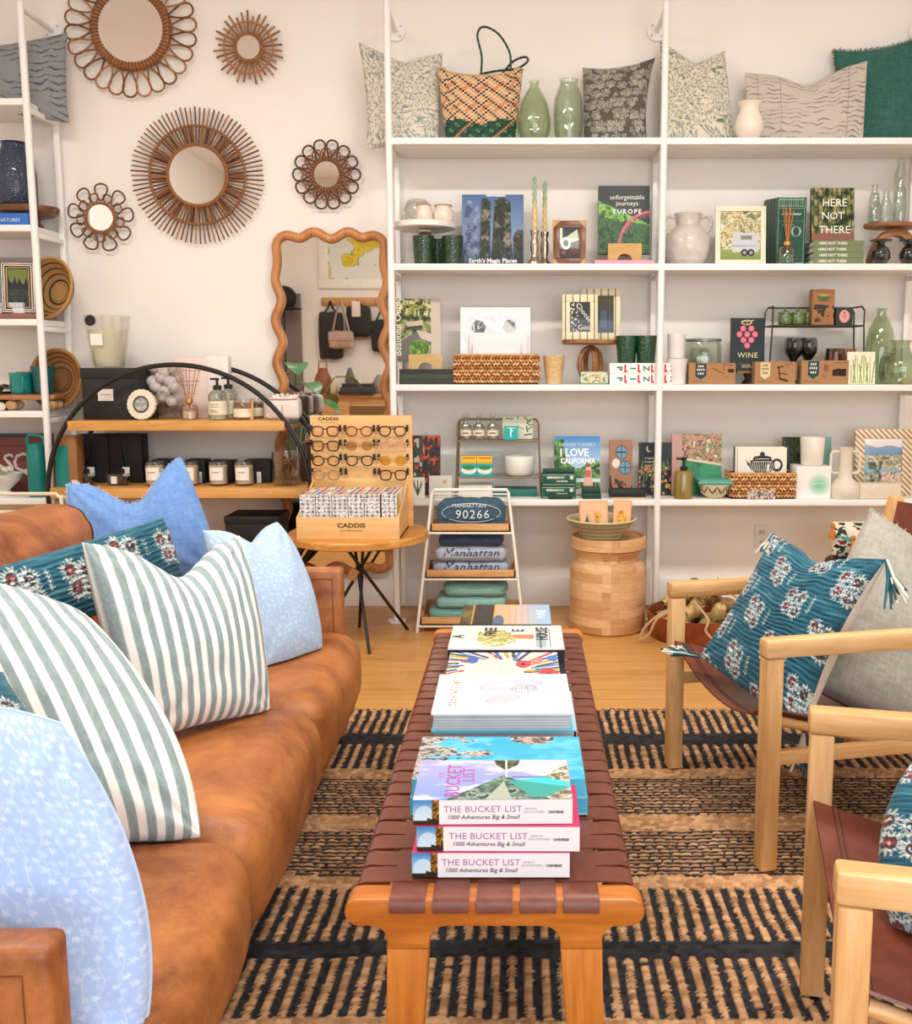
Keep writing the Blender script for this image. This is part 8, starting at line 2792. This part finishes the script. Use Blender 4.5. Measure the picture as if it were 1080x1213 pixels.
B_T, B_S, B_A = '#a873b0', '#2b2b33', '#a5a2b2'
Hs = .0405
stack = [(0, 488, 674.5, 1039), (1, 494, 686.5, 1008), (2, 488.5, 677, 976)]
lay = ('lowest', 'middle', 'topmost')
z = BZ
for i, px0, px1, pyb in stack:
    # front edge position from the pixel of its foot
    p0, p1 = atz(px0, pyb, z), atz(px1, pyb, z)
    y0 = p0.y
    top = bucket_cover() if i == 2 else None
    w = p1.x - p0.x
    g = lying(f'white-spined travel book with blue end strip, {lay[i]} of three nearest on the bench', p0.x, p1.x, y0, y0 + .154, z, Hs, '#c9c6ea' if i == 2 else '#cf3a70', top,
              [('THE BUCKET LIST', -.0155, Hs * .50, .0152, B_T, {'sx': 1.0, 'spacing': 1.04}), ('1000 Adventures Big & Small', -.0155, Hs * .22, .0098, B_S, {'shear': .25}),
               ('KATH STATHERS', .065, Hs * .46, .0046, B_A, {}), ('EDITED BY', .061, Hs * .60, .004, B_A, {}), ('UNIVERSE', .1, Hs * .44, .0056, '#4a4a55', {'bold': .0002})],
              rz=(0, -.006, .016)[i], spine='#e8e7ec', spine_tex=spine_canvas(), side='#c9386a' if i else None, back='#f1eff4',
              rot_title=[('BUCKET', -w * .215, -.004, .034, '#b2508a', PI / 2, {'sx': .95, 'spacing': 1.05}), ('LIST', -w * .125, .017, .030, '#b2508a', PI / 2, {'sx': .95, 'spacing': 1.05}), ('THE', -w * .325, .016, .014, '#c08ab8', PI / 2, {})] if i == 2 else ())
    z += Hs + .0008
# beach book and the pile below it
def beach():
    cv = Cv(220, 180, 1.2, '#38aed6')
    n = fbm(cv.u * 8, cv.v * 8, 3, 3)
    cv.put(sst(.4, .7, n) * .5, '#7fd8f0').put(sst(.62, .75, fbm(cv.u * 12, cv.v * 9, 8, 3)) * .4, '#2fa4cf')
    m = sst(.50, .60, fbm(cv.u * 5 + 1, cv.v * 5, 21, 4) + .35 * (.42 - cv.u))
    cv.leafy((m > .5) * (cv.u < .56), ['#3a4044', '#7a8288', '#b0a49e', '#d8c4b8', '#4a4a48'], 20, 4)
    cv.leafy((((cv.u - .70) / .14) ** 2 + ((cv.v - .97) / .16) ** 2 < 1).astype(float), ['#c9aa9c', '#8a7a72', '#4a4644', '#e0c9bc'], 16, 6)
    return cv
zt = BZ
p0, p1 = atz(488, 945, zt), atz(692, 962, zt)
yb = 1.60
lying('plain turquoise book lying under the rocky beach book on the bench', XX(487, 1.68, .47), XX(695, 1.68, .47), 1.662, 1.86, zt, .032, '#49b8dc', None, back='#a9d8e8', edge='#e2ecf0')
lying('turquoise beach book with rocky shore on its cover, behind the three white-spined books', XX(489, 1.68, .50), XX(692, 1.68, .50), 1.658, 1.858, zt + .0328, .036, '#57c0e2', beach(), back='#a9d8e8', edge='#e2ecf0')
# two white-topped books with grey page edges
def shell_cover():
    cv = Cv(200, 150, 1.3, '#e6e5ea')
    for (u, v, rx, ry, a, h) in ((.56, .70, .30, .13, .25, '#b9b4c6'), (.50, .35, .16, .10, .5, '#b4aebd'), (.66, .60, .12, .12, 0, '#b0b0c0')):
        x, y = (cv.u - u) * 1.3, cv.v - v
        p, q = x * math.cos(a) + y * math.sin(a), -x * math.sin(a) + y * math.cos(a)
        e = (p / (rx * 1.1)) ** 2 + (q / ry) ** 2
        cv.put(((e < 1) & (((p * 34) % 1 < .55) | (e > .82))).astype(float) * .95, h)
    cv.put((np.abs(np.hypot((cv.u - .71) * 1.3, cv.v - .63) - .05) < .012).astype(float), '#a7abc0')
    cv.put((vn(cv.u * 9, cv.v * 7, 5) > .72) * .35, '#cfe6f4')
    # a column of tiny gilt marks
    cv.put((((cv.v * 16) % 1 < .5) & (np.abs(cv.u - .135) < .03) & (np.abs(cv.v - .52) < .36) & (vn(cv.u * 160, cv.v * 34, 3) > .42)) * .9, '#8f7f52')
    return cv
Yq0, Yq1 = 2.02, 2.295
lying('white book with pale blue boards, lower of two in the middle of the bench', XX(512, 1.95, .48), XX(682, 1.95, .48), 1.93, 2.17, BZ, .055, '#a9dcee', None, pages_front=True, back='#8fd0e8', side='#f4f6f8')
lying('white book with a pale shell drawing, upper of two in the middle of the bench', XX(510, 1.92, .53), XX(678, 1.92, .53), 1.915, 2.17, BZ + .0558, .040, '#f5f4f6', shell_cover(), pages_front=True, back='#4fc0e0',
      rot_title=(), rz=.012)
# flower book, white interiors book, evening book
def flower_cover():
    cv = Cv(190, 120, 1.5, '#f3ecd8')
    for q in range(46):
        a = 2 * PI * q / 46
        r0, r1 = .34 + .05 * math.sin(q * 1.7), .62
        cv.line(.42 + r0 * math.cos(a) * 1.0, .5 + r0 * math.sin(a), .42 + r1 * math.cos(a + .25) * 1.2, .5 + r1 * math.sin(a + .25) * 1.1, .028, ('#5f86c8', '#4a5a48', '#d9a23c', '#3a6a9c', '#c94a5a', '#e8e0c8', '#37506a')[q % 7])
    for (u, v, r, h) in ((.68, .62, .10, '#e0485a'), (.80, .72, .08, '#e07a86'), (.90, .32, .13, '#d8384e'), (.62, .2, .06, '#e59aa8')):
        cv.disc(u, v, r, h, r * 1.2).disc(u, v, r * .35, '#f0c04a' if r < .09 else '#5a2430')
    cv.disc(.22, .76, .08, '#3f6ab8', .12).disc(.95, .8, .08, '#4a78c8', .1)
    cv.put((((np.abs((cv.v * 7) % 1 - .5) < .14) & (np.abs(cv.u - .42) < .13) & (np.abs(cv.v - .5) < .3) & (vn(cv.u * 60, cv.v * 12, 3) > .4))).astype(float) * .5, '#d8b47a')
    return cv
lying('dark navy book lying at the bottom under the flower-covered book on the bench', XX(531, 2.3, .48), XX(669, 2.3, .48), 2.21, 2.462, BZ, .034, '#20243c', None, edge='#dcdad4')
lying('cream book with a ring of painted flowers, before the white interiors book', XX(528, 2.3, .52), XX(663, 2.3, .52), 2.20, 2.462, BZ + .0348, .024, '#f0e8d4', flower_cover(), rz=.01, side='#23243c')
def home_cover():
    cv = Cv(200, 130, 1.5, '#e4e2e0')
    cv.poly([(.50, .42), (.50, .58), (.74, .60), (.74, .40)], '#c98a68').rect(.50, .52, .42, .58, '#6a3a2c')
    cv.leafy((((cv.u - .40) / .17) ** 2 + ((cv.v - .46) / .34) ** 2 < .6 + .9 * vn(cv.u * 20, cv.v * 14, 4)).astype(float), ['#c9bc5a', '#8f9a4a', '#e4dcb0', '#b0a03c'], 14, 3)
    cv.rect(.745, .86, .03, .72, '#c9d6da').rect(.76, .845, .06, .68, '#9fb8c0').line(.8, .03, .8, .7, .01, '#5a6468')
    cv.line(.88, .05, .88, .85, .008, '#8a8a88').line(.74, .74, .98, .74, .008, '#a9a9a8')
    return cv
g = lying('white interiors book with a plant in a vase and black letters on its cover', XX(531, 2.5, .52), XX(668, 2.5, .52), 2.472, 2.70, BZ, .066, '#f0eeec', home_cover(), spine='#20243a', back='#1d2036', edge='#2a2d44',
          rot_title=[('A', -.118, -.0, .046, '#2a2a2c', PI / 2, {'bold': .001}), ('FREE', -.030, .048, .046, '#2a2a2c', PI / 2, {'bold': .001, 'sx': .9}), ('HOUSE', .112, .030, .046, '#2a2a2c', PI / 2, {'bold': .001, 'sx': .85}), ('E', .046, .06, .046, '#2a2a2c', PI / 2, {'bold': .001})])
def sunset():
    cv = Cv(180, 110, 1.6, '#e9b98a'); cv.grad('#f0c49a', '#e8b084', 0, 1)
    t = cv.u
    cv.c = np.array(srgb('#efb98c')) * (1 - sst(.45, 1, t)[..., None]) + np.array(srgb('#9fc8ec')) * sst(.45, 1, t)[..., None]
    cv.rect(0, .36, 0, 1, '#2c2a26').leafy((cv.u < .14).astype(float), ['#3a3a24', '#5a5630', '#7a6a38'], 10, 3)
    cv.line(.13, 0, .13, 1, .012, '#d8932e').line(.37, 0, .37, 1, .012, '#e0a03c')
    cv.disc(.42, .15, .10, '#5a6a8a', .3)
    cv.put((((np.abs((cv.u * 14) % 1 - .5) < .12) & (cv.u > .5) & (cv.u < .8) & (vn(cv.u * 5, cv.v * 40, 3) > .45))).astype(float) * .5, '#c98a6a')
    return cv
lying('book with a golden evening sky cover, farthest of the books on the bench', XX(546, 2.80, .50), XX(652, 2.80, .50), 2.72, 2.95, BZ, .064, '#2c2a26', sunset(),
      rot_title=[('WINE', .118, .0, .040, '#dfe9f2', PI / 2, {})])
# ================================================================ WHAT THE MIRROR SHOWS: the wall behind the camera
def vat(px, py, Yr):
    """point on the plane y = Yr of the room that the wavy mirror shows at a pixel"""
    p = at(px, py, 2 * YM - Yr)
    return Vector((p.x, Yr, p.z))


def vk(Yr):
    return KK(2 * YM - Yr, 1.5)


k = vk(YR)
# map in a white frame
a, b = vat(402, 262, YR), vat(475, 342, YR)
g = thing('framed_map', 'large white framed world map seen in the wavy mirror', 'map', ((a.x + b.x) / 2, YR + .002, b.z))
W_, H_ = abs(a.x - b.x) + .5, a.z - b.z + .35
mb = MB()
for x0, x1, z0, z1 in ((-W_ / 2, W_ / 2, 0, .11), (-W_ / 2, W_ / 2, H_ - .11, H_), (-W_ / 2, -W_ / 2 + .11, .11, H_ - .11), (W_ / 2 - .11, W_ / 2, .11, H_ - .11)):
    mb.box(x0, x1, 0, .03, z0, z1, P('#f2efe8', .4), .003)
mb.build('frame', g)
cv = Cv(180, 150, 1.3, '#e4e6e0')
land = fbm(cv.u * 4.5, cv.v * 4, 17, 4)
cv.put((land > .56) * 1.0, '#e3cf3a').put((land > .64) * 1.0, '#d9b72c').put(((land > .54) & (land < .565)) * 1.0, '#7a9a6a')
cv.put((np.abs((cv.v * 6) % 1 - .5) < .01) * .4, '#a9b0b0')
pic(g, W_ - .22, H_ - .22, cv, T((0, .012, .11)) @ RZ(PI), 'printed_map')
g.location.x += -.25 * 0
# coat hook rail with bags
a, b = vat(381, 353, YR), vat(470, 362, YR)
zr = (a.z + b.z) / 2
g = thing('hook_rail', 'wooden hook rail on the wall behind the camera, seen in the wavy mirror', 'hook rail', (0, YR + .001, zr))
mb = MB(); mb.box(min(a.x, b.x), max(a.x, b.x), 0, .02, -.05, .05, wood('#b97f42', '#e0ac6c', 'x', 8, .5), .003); mb.build('rail', g)
bags = [(403, 371, 424, 27, '#231d1b', 'tall black tote bag hanging leftmost on the hook rail in the mirror'), (404, 393, 412, 28, '#b9a090', 'shiny rose flap bag hanging in front of the tote in the mirror'), (425, 364, 398, 28, '#151414', 'short black bag hanging in the middle of the hook rail in the mirror'), (456, 380, 416, 30, '#171516', 'slouchy black shoulder bag hanging rightmost on the hook rail in the mirror')]
hooks = (383, 403, 424, 445)
for q, px in enumerate(hooks):
    h_ = vat(px, 352, YR)
    mb = MB(); mb.tube([(h_.x, .02, -.01), (h_.x, .05, -.02), (h_.x, .065, .0), (h_.x, .065, .03)], .006, P('#8a8a8a', .3, .8), 7); mb.build('hook', g)
for q, (px, p0, p1, w, c_, lab) in enumerate(bags):
    yy = YR + .075 + (.10 if q == 1 else 0)
    c = vat(px - (11 if q == 0 else 0), (p0 + p1) / 2, yy)
    g = thing('hanging_bag', lab, 'bag', (c.x, yy, c.z), 0, 'bags on the hook rail')
    hh, ww = (p1 - p0) * k, w * k
    m = P(c_, .35 if q == 1 else .6, .5 if q == 1 else 0, .08, 12, .1)
    mb = MB(); mb.puff((0, 0, 0), (ww, .07, hh), m, .5, .3, 12, noise=.006, seed=q); mb.build('bag_body', g)
    if q == 1:
        mb = MB(); mb.puff((0, .045, hh * .2), (ww * .98, .02, hh * .55), m, .6, .2, 10); mb.build('flap', g)
    hz = zr - c.z
    mb = MB(); mb.tube(smooth([(-ww * .35, 0, hh * .45), (-ww * .12, -.0, hz * .8), (0, -.0, hz), (ww * .12, 0, hz * .8), (ww * .35, 0, hh * .45)], 6), .012, m, 7); mb.build('strap', g)
g = thing('paper_tag', 'pale tag hanging from the middle hook of the rail in the mirror', 'tag', (vat(424, 366, YR).x, YR + .14, zr))
mb = MB(); mb.box(-.05, .05, 0, .01, -.18, -.0, P('#e4d6cc', .7), .004); mb.build('tag', g)
# grey door panel and hat at the left of the mirror
a, b = vat(344, 353, YR), vat(359, 440, YR)
mb = MB(); mb.box(-.33, .11, 0, .03, 0, a.z - .05 + .1, P('#7d7168', .6), .004)
o = mb.build('panel_board', None, 35, (b.x - .11, YR + .002, 0.001)); tag(o, 'grey brown board standing against the wall behind the camera, seen in the mirror', 'board')
c = vat(336, 353, -1.55)
g = thing('black_hat', 'black hat on a stand at the left of the wavy mirror reflection', 'hat', (c.x, -1.55, 0))
mb = MB(); mb.lathe([(.16, 0.001), (.16, .015), (.012, .02), (.012, c.z - .05)], P('#1a1a1a', .5), 24); mb.build('stand', g)
mb = MB(); mb.ball((0, 0, c.z), .15, P('#0f0f10', .8), sub=3, squash=(1, 1, .95)); mb.lathe([(.13, c.z - .10), (.2, c.z - .13), (.2, c.z - .12)], P('#0f0f10', .8), 32); mb.build('crown', g)
# dresser with its goods
a, b = vat(372, 467, -1.3), vat(480, 467, -1.3)
zt_ = a.z
x0, x1 = min(a.x, b.x) - .02, max(a.x, b.x) + .3
g = thing('counter_cabinet', 'light wooden counter cabinet behind the camera, seen low in the wavy mirror', 'cabinet', ((x0 + x1) / 2, -1.5, 0))
hw = (x1 - x0) / 2
dw = wood('#a8743c', '#d3a163', 'x', 7, .45)
mb = MB(); mb.box(-hw, hw, -.25, .25, .08, zt_ - .04, dw, .004); mb.build('body', g)
mb = MB(); mb.box(-hw - .02, hw + .02, -.26, .27, zt_ - .039, zt_, dw, .006); mb.build('worktop', g)
for q in range(3):
    xq_ = -hw + (2 * hw) * (q + .5) / 3
    mb = MB(); mb.box(xq_ - hw / 3 + .015, xq_ + hw / 3 - .015, .2505, .265, .12, zt_ - .08, dw, .004); d_ = mb.build('drawer', g)
    mb = MB(); mb.cyl((xq_, .266, zt_ * .6), (xq_, .29, zt_ * .6), .014, P('#2a2420', .4), 12); mb.build('knob', d_)
mb = MB(); mb.box(-hw + .05, hw - .05, -.22, .2, .001, .0795, P('#3a2a1e', .7)); mb.build('plinth', g)
for q, (px, h, r, c_, nm, lab) in enumerate(((383, .30, .10, '#8a4a2a', 'leather_pouch', 'small brown leather bag on the counter in the mirror'), (395, .16, .05, '#d9c4a0', 'glass_candle', 'tan candle on the counter in the mirror'), (405, .15, .040, '#cfc2b4', 'ceramic_cup', 'pale cup beside the tan candle in the mirror'), (415, .30, .06, '#5a5a5c', 'stone_figure', 'dark grey figure on the counter in the mirror'), (426, .18, .05, '#d9cfc0', 'glass_jar', 'pale jar to the right of the dark figure in the mirror'), (450, .22, .09, '#8a8a86', 'glass_dome', 'grey glass dome at the right of the counter in the mirror'))):
    c = vat(px, 465, -1.4)
    g = thing(nm, lab, nm.split('_')[-1], (c.x, -1.4, zt_ + .001))
    m = P(c_, .4, 0, .1)
    mb = MB(); mb.lathe([(r * .8, 0), (r, h * .2), (r * .95, h * .6), (r * .5, h * .9), (r * .3, h)], m, 24); mb.build('body', g)
    if q == 0:
        mb = MB(); mb.tube([(-r * .5, 0, h * .85), (-r * .4, 0, h * 1.25), (r * .4, 0, h * 1.25), (r * .5, 0, h * .85)], .008, m, 7); mb.build('handle', g)
for q in range(3):
    c = vat(424, 468, -1.33)
    o = MB(); o.box(-.2 + .02 * q, .2 - .015 * q, -.09, .09, 0, .04, P(('#22252c', '#3a3f4a', '#2a2420')[q], .5), .002); o = o.build('picture_book', None, 35, (c.x, -1.28 + .0, zt_ + .001 + .041 * q)); tag(o, f'dark book lying on the counter in the mirror, {("lowest", "middle", "topmost")[q]} of three', 'book', 'books on the counter')
# broad leafed plant standing in front of the left part of the mirror's view
c = vat(352, 455, 1.0)
g = thing('potted_plant', 'broad-leafed potted plant far behind the sofa, seen at the left of the mirror', 'plant', (c.x - .03, 1.0, 0))
mb = MB(); mb.lathe([(.15, .001), (.19, .30), (.17, .30), (.15, .26), (0, .26)], P('#b5643a', .7), 32); mb.build('pot', g)
lm_ = P('#2f6a38', .35, 0, .2, 8, 0, .3)
for q in range(13):
    az = q * 2.4
    up = .75 + .55 * ((q * 7) % 13) / 13
    rr_ = .18 + .22 * ((q * 5) % 13) / 13
    base = Vector((0, 0, .26))
    tip = Vector((rr_ * math.cos(az), rr_ * math.sin(az), up))
    mb = MB(); mb.tube([base, (base + tip) / 2 + Vector((0, 0, .12)), tip], .007, P('#3f6a3a', .6), 6); st_ = mb.build('stem', g)
    d = Vector((math.cos(az), math.sin(az), -.35)).normalized()
    s_ = Vector((-math.sin(az), math.cos(az), 0))
    rows = []
    for i in range(9):
        f = i / 8
        wd = .10 * math.sin(PI * min(1, f * 1.02)) ** .8
        p = tip + d * .30 * f + Vector((0, 0, .06 * math.sin(PI * f)))
        rows.append([p - s_ * wd, p - Vector((0, 0, .012 * wd / .085)), p + s_ * wd])
    mb = MB(); mb.sheet(rows, lm_, .002); mb.build('leaf', g)

# ================================================================ SETTLING: soft pillows take the shape of what they lie on
def bvh_of(objs, dg):
    from mathutils.bvhtree import BVHTree
    vs, ps = [], []
    for o in objs:
        mw = o.matrix_world
        b = len(vs)
        vs.extend(mw @ v.co for v in o.data.vertices)
        ps.extend(tuple(b + i for i in p.vertices) for p in o.data.polygons)
    return BVHTree.FromPolygons(vs, ps)


bpy.context.view_layer.update()


def kids(root, names):
    return [c for c in root.children if c.name.split('.')[0] in names]


def settle(p, seat=None, back=None, blim=None, gap=.004, to=None):
    """lift the vertices that sink into the seat, push forward those inside the backrest; `to` = matrix into the seat's own frame"""
    M = to or Matrix.Identity(4)
    Mi = M.inverted()
    for v in p.data.vertices:
        w = M @ (p.matrix_world @ v.co)
        w0 = w.copy()
        if back:
            h = back.ray_cast(Vector((w.x + blim[0] * 2.5, w.y, w.z)), Vector((-blim[0], 0, 0)))
            if h[0] is not None and (w.x - h[0].x) * blim[0] < gap:
                w.x = h[0].x + blim[0] * gap
        if seat:
            h = seat.ray_cast(Vector((w.x, w.y, 2.0)), Vector((0, 0, -1)))
            if h[0] is not None and w.z < h[0].z + gap:
                w.z = h[0].z + gap
        if blim and blim[1] is not None:
            lo, hi, zt_ = blim[1], blim[2], blim[3]
            if w.z < zt_:
                w.y = max(lo, min(hi, w.y))
        if (w - w0).length > 1e-7:
            v.co = p.matrix_world.inverted() @ (Mi @ w)
    p.data.update()


sofa = bpy.data.objects['leather_sofa']
Ms = sofa.matrix_world.inverted()


def local_bvh(root, names):
    from mathutils.bvhtree import BVHTree
    vs, ps = [], []
    for o in kids(root, names):
        b = len(vs)
        vs.extend(v.co.copy() for v in o.data.vertices)
        ps.extend(tuple(b + i for i in q.vertices) for q in o.data.polygons)
    return BVHTree.FromPolygons(vs, ps)


seat_b, back_b = local_bvh(sofa, ('seat_cushion', 'base')), local_bvh(sofa, ('back_cushion', 'backrest'))
for o in list(bpy.data.objects):
    if o.get('group') == 'pillows on the sofa':
        for q in [o] + list(o.children):
            settle(q, seat_b, back_b, (1.0, -.982, .990, .63), .006, Ms)
for cname, A_, B_ in (('sling_chair', CH1A, CH1B), ('sling_chair.001', CH2A, CH2B)):
    ch = bpy.data.objects[cname]
    W_ = (Vector(A_) - Vector(B_)).length
    sb, bb = local_bvh(ch, ('seat_sling',)), local_bvh(ch, ('back_sling',))
    for o in list(bpy.data.objects):
        if o.get('group') == 'pillows on the armchairs' and ((o.location.y < 2.1) == (cname.endswith('.001'))):
            settle(o, sb, bb, (-1.0, -W_ / 2 + .052, W_ / 2 - .052, .95), .006, ch.matrix_world.inverted())
            for q in o.children:
                if q.name.startswith('frayed'):
                    settle(q, sb, bb, (-1.0, -W_ / 2 + .052, W_ / 2 - .052, .95), .006, ch.matrix_world.inverted())

for o in list(bpy.data.objects):
    if o.get('group') == 'pillows on the top shelf':
        un = bpy.data.objects['shelving_unit.001' if o.location.x < -1.2 else 'shelving_unit']
        sh = local_bvh(un, ('shelf', 'shelf_bracket'))
        settle(o, sh, None, None, .002, None)
# ================================================================ LIGHT AND CAMERA
w = bpy.data.worlds.new('daylight')
SC.world = w
w.use_nodes = True
bg = w.node_tree.nodes['Background']
bg.inputs[0].default_value = (0.80, 0.90, 1.0, 1)
bg.inputs[1].default_value = .5


def area(name, loc, size, size_y, energy, color, target):
    l = bpy.data.lights.new(name, 'AREA')
    l.shape = 'RECTANGLE'
    l.size, l.size_y = size, size_y
    l.energy = energy
    l.color = color
    o = bpy.data.objects.new(name, l)
    COL.objects.link(o)
    o.location = loc
    o.rotation_euler = (Vector(target) - Vector(loc)).to_track_quat('-Z', 'Y').to_euler()
    return o


WARM = (1.0, .86, .70)
for (lx, ly) in ((-1.5, 2.25), (0.9, 2.25), (-1.5, 0.2), (0.9, 0.2)):
    area('ceiling_lamp_light', (lx, ly, ZC - .065), 1.15, .26, 56 if ly > 2 else 11, (1.0, .955, .89), (lx, ly, 0))
area('window_daylight', ((WX0 + WX1) / 2, YR - .04, (WZ0 + WZ1) / 2), WX1 - WX0 - .1, WZ1 - WZ0 - .1, 128, (.85, .94, 1.0), ((WX0 + WX1) / 2, 5, (WZ0 + WZ1) / 2))

cam = bpy.data.cameras.new('camera')
co = bpy.data.objects.new('camera', cam)
COL.objects.link(co)
SC.camera = co
co.location = (0, 0, EYE)
co.rotation_euler = (PI / 2 - PITCH, 0, 0)
cam.sensor_fit = 'AUTO'
cam.sensor_width = 36.0
cam.lens = F / 1213 * 36.0
cam.shift_x = -(CX - 540) / 1213
cam.shift_y = -(606.5 - CY) / 1213
cam.clip_start = .05
vs = SC.view_settings
vs.view_transform = 'Standard'
vs.look = 'None'
vs.exposure = 0.0
vs.gamma = 1.0
vs.use_curve_mapping = False
SC.cycles.use_denoising = True
SC.cycles.max_bounces = 10
SC.cycles.transparent_max_bounces = 24
SC.cycles.caustics_reflective = False
SC.cycles.caustics_refractive = False
bpy.context.view_layer.update()
